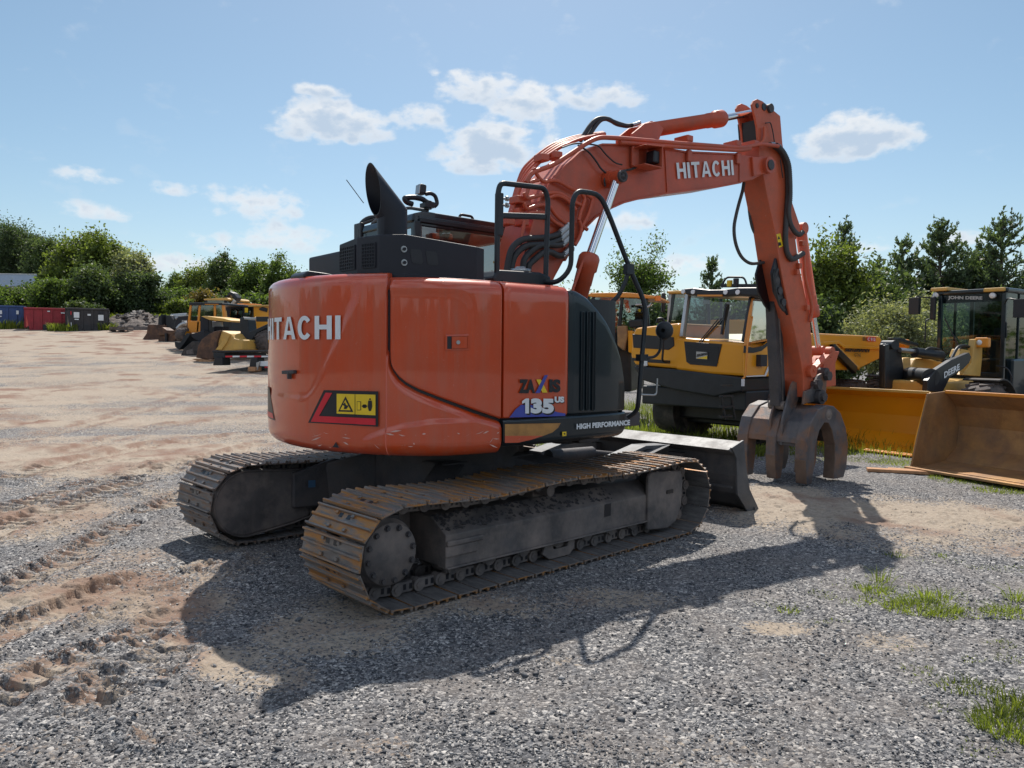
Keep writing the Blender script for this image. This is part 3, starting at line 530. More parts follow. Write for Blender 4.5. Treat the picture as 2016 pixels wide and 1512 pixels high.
# front slope behind the corner panel (battery/toolbox block, steps)
mb = MB(); mb.prism([(fx[0] - .1, 1.05), (.42, 1.05), (.42, 1.75), (.30, 2.0), (fx[0] - .05, 2.12), (fx[0] - .1, 2.12)], -HWD + .06, -.75); mb.prism([(.42, 1.05), (.88, 1.05), (.84, 1.25), (.42, 1.3)], -HWD + .07, -.75); up(mb, 'storage_box', M['black'], .02)
# left side of the house so that it is closed from other angles
mb = MB(); mb.box((-.35, 1.33, 1.62), (.9, .08, 1.2)); up(mb, 'left_door', M['orange'], .03)
# handle on the door
ph0, hz = onbody(900, 673)
def bp(u, v, off):
    ph, z = onbody(u, v); q = plan(ph, 0, off - (.016 if 862 < u < 940 and 640 < v < 700 else 0)); return (q[0], q[1], z)
mb = MB(); P = [bp(u, v, .006) for u, v in ((877, 659), (926, 658), (926, 689), (877, 690))]; Pi = [bp(u, v, .006) for u, v in ((881, 662), (922, 661), (922, 686), (881, 687))]; Pd = [bp(u, v, -.012) for u, v in ((881, 662), (922, 661), (922, 686), (881, 687))]
mb.add(P + Pi, [(i, (i + 1) % 4, 4 + (i + 1) % 4, 4 + i) for i in range(4)]); hf = up(mb, 'door_handle', M['orange'])
mb = MB(); mb.add([bp(u, v, .0065) for u, v in ((881, 662), (889.5, 662), (889.5, 687), (881, 687))], [(0, 1, 2, 3)]); mb.build('handle_recess', M['blackd'], hf)
mb = MB(); mb.add([bp(u, v, .015) for u, v in ((890, 663), (920, 662.5), (920, 685.5), (890, 686))] + [bp(u, v, .004) for u, v in ((890, 663), (920, 662.5), (920, 685.5), (890, 686))], [(0, 1, 2, 3), (0, 4, 5, 1), (1, 5, 6, 2), (2, 6, 7, 3), (3, 7, 4, 0)]); mb.build('handle_flap', M['orange'], hf)
c1 = np.array(bp(902, 674, .0)); c2 = np.array(bp(902, 674, .02)); mb = MB(); mb.cyl(c1, c2, .015, n=16); mb.build('lock', M['galv'], hf)
# bracket on the counterweight
mb = MB(); a, b = np.array(bp(560, 733, .01)), np.array(bp(583, 732, .01)); mb.bar(a, b, .03, .028); mb.bar(bp(572, 732, .012), bp(572, 746, .012), .024, .03); up(mb, 'tie_bracket', M['darkiron'], .004)
# decals wrapped on the shell
def wrap(name, body, c00, c10, c01, m, bold=.03, off=.004, space=1.0, shear=0):
    a, b, t = onbody(*c00), onbody(*c10), onbody(*c01); V, F = text_mesh(body, 1, bold, space=space, shear=shear, fine=.06)
    W = []
    for p, q in V:
        ph = a[0] + (b[0] - a[0]) * p; z = a[1] + (b[1] - a[1]) * p + (t[1] - a[1]) * q; xy = plan(ph, 0, off); W.append((xy[0], xy[1], z))
    mb = MB(); mb.add(W, F); return up(mb, name, m)
phr, zb = onbody(671, 668); _, zt = onbody(671, 621)
def wrap2(name, body, pa, pb, za, zb_, m, bold=.03, off=.004, space=1.0):
    V, F = bold_text(body, sub=3); W = []
    for p, q in V: xy = plan(pa + (pb - pa) * p, 0, off); W.append((xy[0], xy[1], za + (zb_ - za) * q))
    mb = MB(); mb.add(W, F); return up(mb, name, m)
wrap2('rear_lettering', 'HITACHI', onbody(529.6, 645)[0] - .03, phr, zb, zt, M['white'], bold=.045, space=1.12)
def shellpoly(name, pts, m, off, parent=None, sub=.02):
    """polygon on the shell given in photo pixels"""
    bm = bmesh.new(); vs_ = [bm.verts.new((u, v, 0)) for u, v in pts]; bm.faces.new(vs_); bmesh.ops.triangulate(bm, faces=bm.faces)
    for _ in range(5):
        if max(e.calc_length() for e in bm.edges) < 9: break
        bmesh.ops.subdivide_edges(bm, edges=list(bm.edges), cuts=1, use_grid_fill=True); bmesh.ops.triangulate(bm, faces=bm.faces)
    mb = MB(); mb.add([bp(v.co.x, v.co.y, off) for v in bm.verts], [[v.index for v in f.verts] for f in bm.faces]) if bm.verts.index_update() is None else 0
    bm.free(); return up(mb, name, m, parent=parent) if parent is None else mb.build(name, m, parent)
q = shellpoly('warning_sign', [(638, 768), (745, 770.5), (745, 840), (607, 832)], M['blackd'], .003)
shellpoly('red_band', [(642, 773), (655, 773.5), (629, 819), (613, 830)], M['red'], .006, q); shellpoly('red_base', [(629, 819), (740, 824), (740, 837), (613, 830)], M['red'], .006, q)
shellpoly('sign_border', [(663, 774), (741, 776), (741, 818.5), (663, 815)], M['blackd'], .005, q)
shellpoly('yellow_label', [(664, 775), (740, 777), (740, 817.5), (664, 814)], M['yel'], .007, q)
shellpoly('warning_triangle', [(681.5, 780), (697, 811), (667, 810)], M['blackd'], .009, q)
shellpoly('triangle_field', [(681.5, 787), (692, 807.5), (671.5, 807)], M['yel'], .011, q)
shellpoly('triangle_figure', [(679, 805), (680, 799), (676, 797), (681, 792), (683, 797), (688, 799), (683, 801), (684, 805)], M['blackd'], .013, q)
shellpoly('divider', [(699.6, 776), (700.6, 776), (700.6, 816), (699.6, 816)], M['blackd'], .009, q)
shellpoly('machine_outline', [(704, 790), (712, 790), (712, 807.5), (704, 807.5)], M['blackd'], .009, q); shellpoly('machine_field', [(705, 791), (711, 791), (711, 806.5), (705, 806.5)], M['yel'], .011, q)
shellpoly('arrow', [(713, 799.5), (716.5, 796), (716.5, 798.8), (721, 798.8), (721, 796), (724.5, 799.5), (721, 803), (721, 800.2), (716.5, 800.2), (716.5, 803)], M['blackd'], .009, q)
shellpoly('pictogram_person', [(726, 788.5), (733, 788.5), (734, 800), (732.4, 800), (731.8, 793), (731.5, 809), (729.8, 809), (729.5, 800), (729, 809), (727.2, 809), (727, 793), (726.4, 800), (725, 800)], M['blackd'], .009, q)
shellpoly('pictogram_head', [(728, 784.5), (730, 783.5), (731.3, 785), (731, 787.3), (729, 788), (727.8, 786.5)], M['blackd'], .009, q)
shellpoly('scar', [(655, 880), (662, 870), (668, 882)], M['hoodgrey'], .003)
M['scr'] = mat('bare_scratch', (.62, .40, .34), .6)
rs = random.Random(4)
for k in range(34):
    u, v = rs.uniform(600, 975), rs.uniform(846, 882); a_ = rs.gauss(0, .5) if rs.random() < .7 else rs.uniform(0, 3); l = rs.uniform(4, 26); w_ = rs.uniform(.4, .9)
    if k < 6: u, v = rs.uniform(930, 985), rs.uniform(832, 870)
    m_ = (math.cos(a_) * l, math.sin(a_) * l * .6)
    P = [(u, v), (u + m_[0] * .5, v + m_[1] * .5 + rs.uniform(-2, 2)), (u + m_[0], v + m_[1]), (u + m_[0] * .5, v + m_[1] * .5 + w_ + 1)]
    if max(p[0] for p in P) < 985 and max(p[1] for p in P) < 886: shellpoly('scratch', P, M['scr'], .0015)
# second red/black sign at the left silhouette
z0, z1, z2 = onbody(560, 832)[1], onbody(560, 768)[1], onbody(560, 820)[1]
def shellzp(name, pts, m, off):
    W = []; n = 14; bm = bmesh.new(); vs_ = [bm.verts.new((a * 3, z, 0)) for a, z in pts]; bm.faces.new(vs_); bmesh.ops.triangulate(bm, faces=bm.faces)
    for _ in range(3): bmesh.ops.subdivide_edges(bm, edges=bm.edges, cuts=1); bmesh.ops.triangulate(bm, faces=bm.faces)
    bm.verts.index_update(); mb = MB(); mb.add([(*plan(v.co.x / 3, 0, off), v.co.y) for v in bm.verts], [[v.index for v in f.verts] for f in bm.faces]); bm.free(); return up(mb, name, m)
pa = onbody(542, 830)[0]; shellzp('left_warning_sign', [(pa, z0), (pa - .13, z1), (pa - .42, z1), (pa - .42, z0)], M['blackd'], .003); shellzp('left_red_band', [(pa - .02, z0 + .012), (pa - .045, z0 + .055), (pa - .40, z0 + .055), (pa - .40, z0 + .012)], M['red'], .005)
# crease lines of the counterweight casting (raised ribs)
def rib(name, pts, r=.006):
    mb = MB(); mb.tube([bp(u, v, -.001) for u, v in pts], r, n=8, round_=.1); return up(mb, name, M['orange'])
if 0: rib('casting_crease', [(713, 560), (706, 590), (690, 625), (672, 665), (650, 710), (634, 745), (622, 768), (606, 786)], .0055)
if 0: rib('lower_crease', [(700, 882), (722, 866), (750, 855), (790, 843), (850, 834), (920, 831), (985, 829)], .0055)
# ZAXIS / 135US panel lettering on the flat side
def flat(name, body, u0, u1, v0, v1, m, bold=.03, off=.004, shear=0, c=-HWD, slope=0, dv=0, space=1.0):
    o = S(u0, v0, c); x = S(u1, v0 + dv, c); t = S(u0, v1, c); sh = (t[2] - o[2])
    return decal(name, body, (o, x, (o[0], o[1], t[2])), m, EX, bold, shear, off, UR, space)
yb = -rad(P1120) * 0 - HWD
flat('model_name_lettering', 'ZA', 1021, 1053, 774, 746.5, M['blackd'], .06)
flat('model_name_end_lettering', 'IS', 1080.5, 1103, 772.5, 746.5, M['blackd'], .06)
def flatpoly(name, pts, m, off, c=-HWD):
    mb = MB(); mb.add([S(u, v, c - off) for u, v in pts], [tuple(range(len(pts)))]); return up(mb, name, m)
flatpoly('number_shadow_patch', [(1003, 822), (1015, 806), (1026, 797), (1042, 796), (1100, 812), (1113, 814), (1113, 819)], M['blue'], .003)
flatpoly('yellow_stroke', [(1056, 747), (1065, 747), (1078, 773), (1068, 773)], M['yel'], .005)
flatpoly('blue_stroke', [(1072, 739), (1079, 738), (1063, 773.5), (1054, 774)], M['blue'], .0065)
flatpoly('digit_shade', [(1037, 817), (1044.5, 817), (1044.5, 787), (1038.5, 787), (1031, 792), (1031, 798), (1037, 795.5)], M['blackd'], .005)
flatpoly('digit_one', [(1034, 814), (1041.5, 814), (1041.5, 784.5), (1035.5, 784.5), (1028, 789.5), (1028, 795), (1034, 792.5)], M['white'], .008)
flat('number_shade_lettering', '35', 1046.5, 1092, 817, 786, M['blackd'], .075, off=.005, space=1.05)
flat('number_lettering', '35', 1043.5, 1089, 814, 784, M['white'], .07, off=.008, space=1.05)
flat('small_lettering_shade', 'US', 1092, 1111, 794, 782, M['blackd'], .07, off=.005); flat('small_lettering', 'US', 1090.5, 1109.5, 792.5, 780.5, M['white'], .07, off=.008)
flat('skirt_lettering', 'HIGH PERFORMANCE', 1132, 1237, 845, 834, M['white'], .05, off=.02, dv=-8.5)
flatpoly('small_yellow_label', [(1107, 850), (1115, 849.5), (1115, 858), (1107, 859)], M['yel'], .021); flatpoly('label_mark', [(1109, 854), (1113, 852), (1113, 856)], M['blackd'], .023)
M['slot'] = mat('slot_shade', (.003, .006, .009), .5, spec=.2)
# three slots of the black corner panel
for i, u in enumerate((1148, 1159, 1171)):
    mb = MB(); a = S(u, 617 + i * 0, -HWD - .002); b = S(u - 2, 805, -HWD - .002)
    r = .015; P = [(a[0] + r * math.cos(t), a[1], a[2] + r * math.sin(t)) for t in np.linspace(0, math.pi, 9)] + [(b[0] + r * math.cos(t), b[1], b[2] + r * math.sin(t)) for t in np.linspace(math.pi, 2 * math.pi, 9)]
    mb.add(P, [tuple(range(18))]); 
    up(mb, 'air_slot', M['slot'])
    mb = MB(); mb.tube(P + [P[0]], .0035, n=6, round_=0); up(mb, 'slot_rim', M['navy'])
# rounded black top cover of the corner with flat lip
# camera hump on the counterweight
mb = MB(); a = np.array(SX(600, 536, -1.15)); zt_ = ZT
mb.prism([(-1.585, zt_ + .0), (-1.60, zt_ + .03), (-1.56, zt_ + .065), (-1.40, zt_ + .055), (-1.12, zt_ + .01), (-1.12, zt_ - .02)], -.30, -.02)
up(mb, 'rear_camera_housing', M['black'], .015)
# --- hood cover box with facets
hb = [(-1.30, -.30), (-1.30, -.62), (-1.24, -.86), (-1.10, -1.0), (-.49, -1.06), (-.40, -1.04), (-.40, -.30)]
zt0 = 2.60
mb = MB(); n = len(hb); zt_l = [2.575, 2.60, 2.60, 2.60, 2.555, 2.55, 2.56]
P = [(x, y, ZT - .02) for x, y in hb] + [(x, y, z) for (x, y), z in zip(hb, zt_l)]
mb.add(P, [(i, (i + 1) % n, n + (i + 1) % n, n + i) for i in range(n)] + [tuple(range(n, 2 * n))]); HC_ = up(mb, 'hood_cover', M['hoodgrey'], .012)
mb = MB(); mb.prism([(x * 1.0 + (x + .85) * .02, y + (y + .7) * .02) for x, y in hb], ZT - .012, ZT + .022, axes='xy'); mb.build('base_lip', M['hoodgrey'], HC_, .006)
# left lower box
mb = MB(); mb.prism([(-1.25, .42), (-1.25, -.29), (-.7, -.29), (-.7, .42)], ZT - .02, 2.54, axes='xy'); up(mb, 'left_hood_box', M['hoodgrey'], .02)
def onfacet(i, s, z, off=0):
    a, b = np.array(hb[i]), np.array(hb[i + 1]); p = a + (b - a) * s; nn = nrm([(b - a)[1], -(b - a)[0]]); 
    if nn @ (p - np.array([-.8, -.6])) < 0: nn = -nn
    p = p + nn * off; return (p[0], p[1], z)
# grilles: dark recess + thin bars
for nm, i, s0, s1 in (('left_grille', 0, .10, .9), ('right_grille', 1, .25, .85)):
    i2 = i; mb = MB(); mb.add([onfacet(i2, s0, 2.36, .004), onfacet(i2, s1, 2.36, .004), onfacet(i2, s1, 2.54, .004), onfacet(i2, s0, 2.54, .004)], [(0, 1, 2, 3)]); gr = mb.build('cooling_grille', M['blackd'], HC_)
    mb = MB()
    for k in range(8): z = 2.36 + .18 * k / 7; mb.bar(onfacet(i2, s0, z, .006), onfacet(i2, s1, z, .006), .004, .009)
    for k in range(9): s = s0 + (s1 - s0) * k / 8; mb.bar(onfacet(i2, s, 2.36, .006), onfacet(i2, s, 2.54, .006), .004, .007)
    mb.build('grille_bars', M['hoodgrey'], gr)
def onright(u, v, off):  # on the long right face of the cover
    a, b = np.array(hb[3]), np.array(hb[4]); d = rz(-UPYAW) @ ray(u, v); o = rz(-UPYAW) @ (CAM - CTR); nn = np.array([(b - a)[1], -(b - a)[0], 0]); nn = nn / np.linalg.norm(nn); nn = -nn if nn[1] > 0 else nn
    t = (nn @ np.array([*a, 0]) - nn @ o) / (nn @ d); return o + d * t + nn * off
for u, v in ((795, 490.5), (795.5, 517)):
    mb = MB(); mb.cyl(onright(u, v, 0), onright(u, v, .006), .024, n=20); w = mb.build('washer', M['galv'], HC_); mb = MB(); mb.cyl(onright(u, v, .006), onright(u, v, .02), .013, n=6, smooth=False); mb.build('bolt', M['hoodgrey'], w)
for k, (u0, u1, v0, v1) in enumerate(((808, 830, 490, 520), (839, 860, 494, 523))):
    P = [(u0, v0), (u1 - 3, v0 + 1.5), (u1, v0 + 6), (u1 + 3, v1 - 4), (u1, v1), (u0 + 5, v1 - 2), (u0 + 2, v1 - 6), (u0 - 1, v0 + 4)]
    mb = MB(); mb.add([onright(u, v, .003) for u, v in P], [tuple(range(8))]); mb.build('vent_opening', M['blackd'], HC_)
# --- exhaust stack with raked mouth
def stack():
    cx, cy, r = -1.02, -.66, .118; n = 48; mb = MB(); an = [2 * math.pi * i / n for i in range(n)]
    aw = R_(207 - 38); hd = np.array([math.cos(aw), math.sin(aw), 0])
    z0_, z1_ = ZT, 2.80
    def ring(cn, ax, rr=r):
        ax = nrm(ax); x = nrm(np.cross([0, 0, 1.], hd)); y = np.cross(ax, x); return [np.array(cn) + x * rr * math.cos(t) + y * rr * math.sin(t) for t in an], x, y
    R0, _, _ = ring((cx, cy, z0_), (0, 0, 1)); 
    d2 = nrm(hd * .66 + np.array([0, 0, .75]))      # slanted axis
    mit = nrm(np.array([0, 0, 1.]) + d2)            # normal of mitre plane
    base = np.array([cx, cy, z1_])
    def onpl(P, d, nn, q): return P + d * ((nn @ (q - P)) / (nn @ d))
    R1 = [onpl(p, np.array([0, 0, 1.]), mit, base) for p in R0]
    # mouth plane: nearly vertical, facing back-left
    aw2 = R_(207 - 38 + 10); mn = nrm(np.array([math.cos(aw2), math.sin(aw2), -.10])); mc = base + d2 * .235
    R2 = [onpl(p, d2, mn, mc) for p in R1]
    def inner(R, s=.93):
        c = sum(R) / len(R); return [c + (p - c) * s for p in R]
    I2 = inner(R2, .955); I1 = inner(R1, .93); I0 = inner(R0, .93); V = R0 + R1 + R2 + I2 + I1 + I0
    F = [(k * n + i, k * n + (i + 1) % n, (k + 1) * n + (i + 1) % n, (k + 1) * n + i) for k in range(5) for i in range(n)]
    mb.add(V, F, 0, True); o = up(mb, 'exhaust_stack', M['hoodgrey']); o.data.set_sharp_from_angle(angle=R_(28)); return o
stack()
mb = MB(); a = S(682, 354, .9); b = S(716, 400, .9); mb.cyl(b, a, .004, n=6); up(mb, 'aerial', M['black'])
# --- cab
def cab():
    x0, x1, y0, y1, zb_, zt_ = -.22, 1.42, .35, 1.40, 1.25, 3.02
    P = M['navy']
    cb = thing('cab_holder', (0, 0, 0), 0, None, None); bpy.data.objects.remove(cb)
    # body lower + frame pillars
    mb = MB(); mb.box(((x0 + x1) / 2, (y0 + y1) / 2, 1.62), (x1 - x0, y1 - y0, .75))
    side = [(x0, 2.0), (x0, 2.9), (x0 + .10, zt_), (x1 - .35, zt_ - .02), (x1 + .0, 2.35), (x1 + .06, 1.9)]
    for y in (y0, y1 - .07):
        mb.prism([(x0, 1.9), (x0 + .09, 1.9), (x0 + .09, zt_ - .04), (x0, zt_ - .06)], y, y + .07); mb.bar((x0 + .05, y + .035, zt_ - .05), (x1 - .35, y + .035, zt_ - .07), .07, .1)
        mb.bar((x1 - .35, y + .035, zt_ - .06), (x1, y + .035, 2.3), .07, .08); mb.bar((x1, y + .035, 2.34), (x1 + .03, y + .035, 1.9), .07, .08); mb.bar((x0 + .02, y + .035, 2.02), (x1, y + .035, 2.02), .07, .07)
    mb.bar((.62, y1 - .035, 1.9), (.62, y1 - .035, zt_ - .05), .06, .07)
    for z in (2.02, zt_ - .07): mb.bar((x0 + .045, y0, z), (x0 + .045, y1, z), .08, .1)
    mb.bar((x1 - .36, y0, zt_ - .07), (x1 - .36, y1, zt_ - .07), .1, .09)
    c = up(mb, 'cab', P, .012)
    mb = MB(); mb.prism([(x0 - .02, zt_ - .06), (x0 + .0, zt_ + .015), (x0 + .12, zt_ + .05), (x1 - .45, zt_ + .03), (x1 - .30, zt_ - .03), (x1 - .30, zt_ - .06)], y0 + .01, y1 - .01); rf = mb.build('cab_roof', P, c, .035)
    mb = MB(); mb.bar((x0 + .05, y0 - .012, zt_ - .045), (x1 - .4, y0 - .012, zt_ - .065), .03, .045); mb.build('rain_gutter', M['black'], c, .008)
    mb = MB(); mb.quad([(x0 + .09, y0 + .01, 2.05), (x1 + .0, y0 + .01, 2.05), (x1 - .36, y0 + .01, zt_ - .1), (x0 + .09, y0 + .01, zt_ - .1)]); mb.build('side_window', M['glass'], c)
    mb = MB(); mb.quad([(x0 + .01, y0 + .05, 2.06), (x0 + .01, y1 - .05, 2.06), (x0 + .01, y1 - .05, zt_ - .12), (x0 + .01, y0 + .05, zt_ - .12)]); mb.build('rear_window', M['cleargl'], c)
    mb = MB(); mb.quad([(x0 + .09, y1 - .03, 2.05), (x1 + .0, y1 - .03, 2.05), (x1 - .36, y1 - .03, zt_ - .1), (x0 + .09, y1 - .03, zt_ - .1)]); mb.build('door_window', M['cleargl'], c)
    mb = MB(); mb.quad([(x1 + .0, y0 + .06, 2.3), (x1 + .0, y1 - .06, 2.3), (x1 - .34, y1 - .06, zt_ - .1), (x1 - .34, y0 + .06, zt_ - .1)]); mb.build('windscreen', M['cleargl'], c)
    mb = MB(); mb.box((.25, .88, 2.05), (.5, .5, .14)); mb.box((.05, .88, 2.38), (.13, .48, .62), ry=-.12); mb.box((.0, .88, 2.78), (.1, .26, .18)); mb.build('seat', M['seat'], c, .04)
    # dark rubber-edged inner window frame visible through the side glass
    mb = MB(); mb.tube([(.18, y1 - .06, 2.1), (.18, y1 - .06, 2.8), (.75, y1 - .06, 2.85), (1.0, y1 - .06, 2.2)], .03, n=6); mb.box((.9, .62, 2.2), (.25, .16, .3)); mb.build('door_trim', M['interior'], c)
    # window hinge strip at the rear corner
    mb = MB(); mb.box((x0 + .02, y0 - .02, 2.78), (.06, .03, .36)); mb.build('corner_bracket', M['black'], c, .006)
    for x in (.42, 1.02):
        mb = MB(); mb.tube([(x - .09, y0 + .06, zt_ + .03), (x - .07, y0 + .06, zt_ + .075), (x + .07, y0 + .06, zt_ + .07), (x + .09, y0 + .06, zt_ + .02)], .014, n=8, round_=.03); mb.build('roof_handle', M['black'], c)
    # work light on curled bracket
    w = S(829, 373, .55); zr = zt_ + .05
    mb = MB(); mb.tube([S(858, 405, .5), S(838, 397, .5), S(832, 392, .5), S(815, 388, .5), S(795, 390, .5), S(800, 398, .5), S(812, 402, .5)], .026, n=10, round_=.06)
    mb.tube([S(845, 407, .5), S(862, 404, .5), S(857, 385, .5), S(847, 380, .5), S(838, 382, .5)], .02, n=8, round_=.04); mb.cyl(S(842, 412, .5), S(842, 396, .5), .04, n=12); mb.box(S(842, 405, .5), (.12, .1, .04)); lb = mb.build('lamp_bracket', M['black'], c)
    a, b = np.array(S(821, 372, .55)), np.array(S(838, 375, .55)); mb = MB(); mb.box((a + b) / 2, (.075, .09, .105), ry=.1); wl = mb.build('work_lamp', M['black'], lb, .02)
    mb = MB(); mb.box((a + b) / 2 + np.array([-.04, 0, -.003]), (.01, .08, .092), ry=.1); mb.build('lamp_face', M['galv'], c, .01)
    mb = MB(); mb.tube([(-.16, .75, 3.06), (-.2, 1.0, 3.09), (-.15, 1.3, 3.05)], .03, n=8); mb.tube([S(842, 415, .5), S(800, 408, .9), S(760, 425, 1.2), S(716, 440, 1.42)], .017, n=8); mb.build('cab_cable', M['hose'], c)
    mb = MB(); p = np.array(S(709, 445, 1.48)); mb.tube([p + (0, 0, -.4), p + (0, 0, .02), p + (.1, 0, .1), p + (.2, -.1, .1)], .03, n=8); mb.box(p + (-.0, .02, -.12), (.05, .16, .3)); mb.build('cab_mirror', M['black'], c, .01)
cab()
# --- handrails on the hood
def rail(name, pts, r=.021, rd=.11): mb = MB(); mb.tube(pts, r, n=12, round_=rd); return up(mb, name, M['black'])
yR = -.92
r1 = rail('guard_rail', [S(978, 549, yR), S(980, 382, yR), S(985, 360, yR), S(1072, 370, yR), S(1079, 392, yR), S(1074, 556, yR)], .023)
mb = MB(); mb.bar(S(984, 424, yR), S(1074, 427, yR), .03, .05); mb.build('rail_crossbar', M['black'], r1, .012)
mb = MB(); mb.bar(S(983, 380, yR), S(982, 465, yR), .06, .055); mb.build('rail_sleeve', M['black'], r1, .01)
for v in (391, 404): mb = MB(); mb.cyl(S(984, v, yR), S(996, v, yR), .01, n=8); mb.cyl(S(996, v, yR), S(1000, v, yR), .022, n=8); mb.build('rail_bolt', M['galv'], r1)
for u in (978, 1075): p = np.array(S(u, 552, yR)); mb = MB(); mb.box((p[0], p[1], ZT + .005), (.12, .1, .02)); mb.cyl((p[0] + .04, p[1] - .03, ZT + .01), (p[0] + .04, p[1] - .03, ZT + .035), .012, n=6); mb.build('rail_foot', M['black'], r1, .004)
yR2 = -1.2
r2 = rail('step_rail', [S(1068, 555, yR), S(1098, 557, yR - .15), S(1124, 530, yR2 + .05), S(1127, 395, yR2), S(1137, 376, yR2), S(1181, 382, yR2), S(1200, 425, yR2), S(1242, 535, yR2 - .02), S(1273, 603, yR2 - .05), S(1264, 700, yR2 - .06), S(1257, 790, yR2 - .06), S(1254, 810, yR2 - .02), S(1236, 822, yR2 + .05)], .022, .14)
mb = MB(); mb.tube([S(1238, 532, yR2 - .02), S(1230, 560, yR2), S(1212, 592, yR2 + .05), S(1180, 607, yR2 + .14)], .02, n=10); mb.box(S(1238, 530, yR2 - .02), (.09, .05, .09)); mb.build('rail_brace', M['black'], r2)
mb = MB(); mb.tube([S(1265, 705, yR2 - .06), S(1290, 703, yR2 - .12), S(1300, 690, yR2 - .16), S(1303, 655, yR2 - .18)], .013, n=8, round_=.04); mb.box(S(1264, 704, yR2 - .06), (.1, .06, .06)); mb.build('mirror_arm', M['black'], r2)
c = np.array(S(1306, 651, yR2 - .18)); mb = MB(); mb.lathe(c + (-.03, -.02, 0), (1, .25, 0), [(0, .02), (0, .065), (.02, .085), (.05, .08), (.07, .03), (.07, .001)], n=20); mb.build('round_mirror', M['black'], r2)
mb = MB(); mb.tube([S(1262, 777, yR2 - .06), S(1292, 778, yR2 - .1), S(1294, 745, yR2 - .1)], .009, n=6, round_=.03); mb.build('cable_hook', M['galv'], r2)
# --- fuel filler, tool tray by the rails
mb = MB(); p0, p1 = S(950, 535, -.8), S(1064, 530, -.8)
mb.prism([(p0[0] + .02, ZT - .02), (p0[0], ZT + .05), (p0[0] + .06, ZT + .12), (p1[0] - .12, ZT + .13), (p1[0], ZT + .10), (p1[0] - .01, ZT - .02)], -.95, -.62); up(mb, 'hood_tray', M['black'], .02)
p = np.array(S(1025, 520, -.72)); mb = MB(); mb.lathe((p[0], -.72, ZT + .11), (0, 0, 1), [(0, .085), (.03, .085), (.035, .09), (.06, .09), (.065, .05), (.08, .045), (.08, .001)], n=24); up(mb, 'filler_cap', M['galv'])
# ------------------------------------------------------------------ boom, arm, grapple
def z3(x, y): return (960 + x / 3.2867, 160 + y / 3.2867)
def z4(x, y): return (1400 + x / 3.2875, 180 + y / 3.2875)
def z5(x, y): return (1360 + x / 3.6, 560 + y / 3.6)
YB0, YB1 = -.36, .06; YA0, YA1 = -.31, .01
bp_ = [(150, 1450), (205, 1285), (235, 1130), (275, 980), (335, 780), (410, 650), (510, 540), (615, 455), (740, 408), (900, 410), (1060, 422), (1290, 457), (1640, 472), (1720, 482), (1790, 500), (1850, 535), (1845, 565), (1780, 605), (1720, 638), (1640, 655), (1500, 682), (1160, 725), (985, 758), (880, 785), (800, 820), (700, 880), (620, 960), (560, 1050), (500, 1160), (440, 1270), (360, 1450)]
bxz = [S(*z3(x, y), YB0)[::2] for x, y in bp_]
mb = MB(); mb.prism(bxz, YB0 + .012, YB1 - .012); BO = up(mb, 'boom', M['boomor'], .012)
# top/bottom flange plates standing slightly proud of the side plates
mb = MB()
for rng_ in (range(1, 13), range(19, 29)):
    L_ = list(rng_)
    for i, j in zip(L_[:-1], L_[1:]):
        a, b = bxz[i], bxz[j]; mb.bar((a[0], (YB0 + YB1) / 2, a[1]), (b[0], (YB0 + YB1) / 2, b[1]), YB1 - YB0 + .012, .018)
mb.build('flange_plates', M['boomor'], BO)
mb = MB(); a, b = S(*z3(1150, 440), YB0), S(*z3(1165, 722), YB0); mb.bar((a[0], YB0 + .008, a[2]), (b[0], YB0 + .008, b[2]), .018, .012); a, b = S(*z3(1632, 475), YB0), S(*z3(1632, 650), YB0); mb.bar((a[0], YB0 + .008, a[2]), (b[0], YB0 + .008, b[2]), .02, .012); mb.build('weld_seam', M['boomor'], BO)
# head boss and pin
def sc(u, v, y): return np.array(S(u, v, y))
pj = sc(*z3(1822, 543), YB0 - .05)
mb = MB(); mb.cyl((pj[0], YB0 - .07, pj[2]), (pj[0], YB1 + .07, pj[2]), .10, n=28); mb.prism([S(*z3(x, y), YB0)[::2] for x, y in ((1705, 490), (1790, 488), (1860, 520), (1850, 570), (1790, 600), (1715, 615))], YB0 - .02, YB1 + .02); hb_ = mb.build('boom_head', M['boomor'], BO, .01)
mb = MB(); mb.cyl((pj[0], YB0 - .085, pj[2]), (pj[0], YB0 - .07, pj[2]), .062, n=20); mb.build('pin', M['darkiron'], hb_)
# work-light bracket
mb = MB(); P = [sc(*z3(x, y), YB0) for x, y in ((925, 450), (990, 435), (1050, 460), (1050, 530), (1030, 560), (915, 555))]
c0 = sc(*z3(985, 500), YB0); 
mb.box((c0[0] + .02, YB0 - .10, c0[2] + .10), (.30, .2, .012), ry=-.1); mb.box((c0[0] + .13, YB0 - .10, c0[2] - .0), (.012, .2, .22)); mb.box((c0[0] + .0, YB0 - .10, c0[2] - .11), (.28, .2, .012)); mb.box((c0[0] - .1, YB0 - .02, c0[2]), (.1, .03, .2)); lb = mb.build('light_bracket', M['boomor'], BO, .004)
mb = MB(); mb.box((c0[0] + .08, YB0 - .11, c0[2] + .0), (.09, .12, .13)); mb.build('boom_light', M['blackd'], lb, .015)
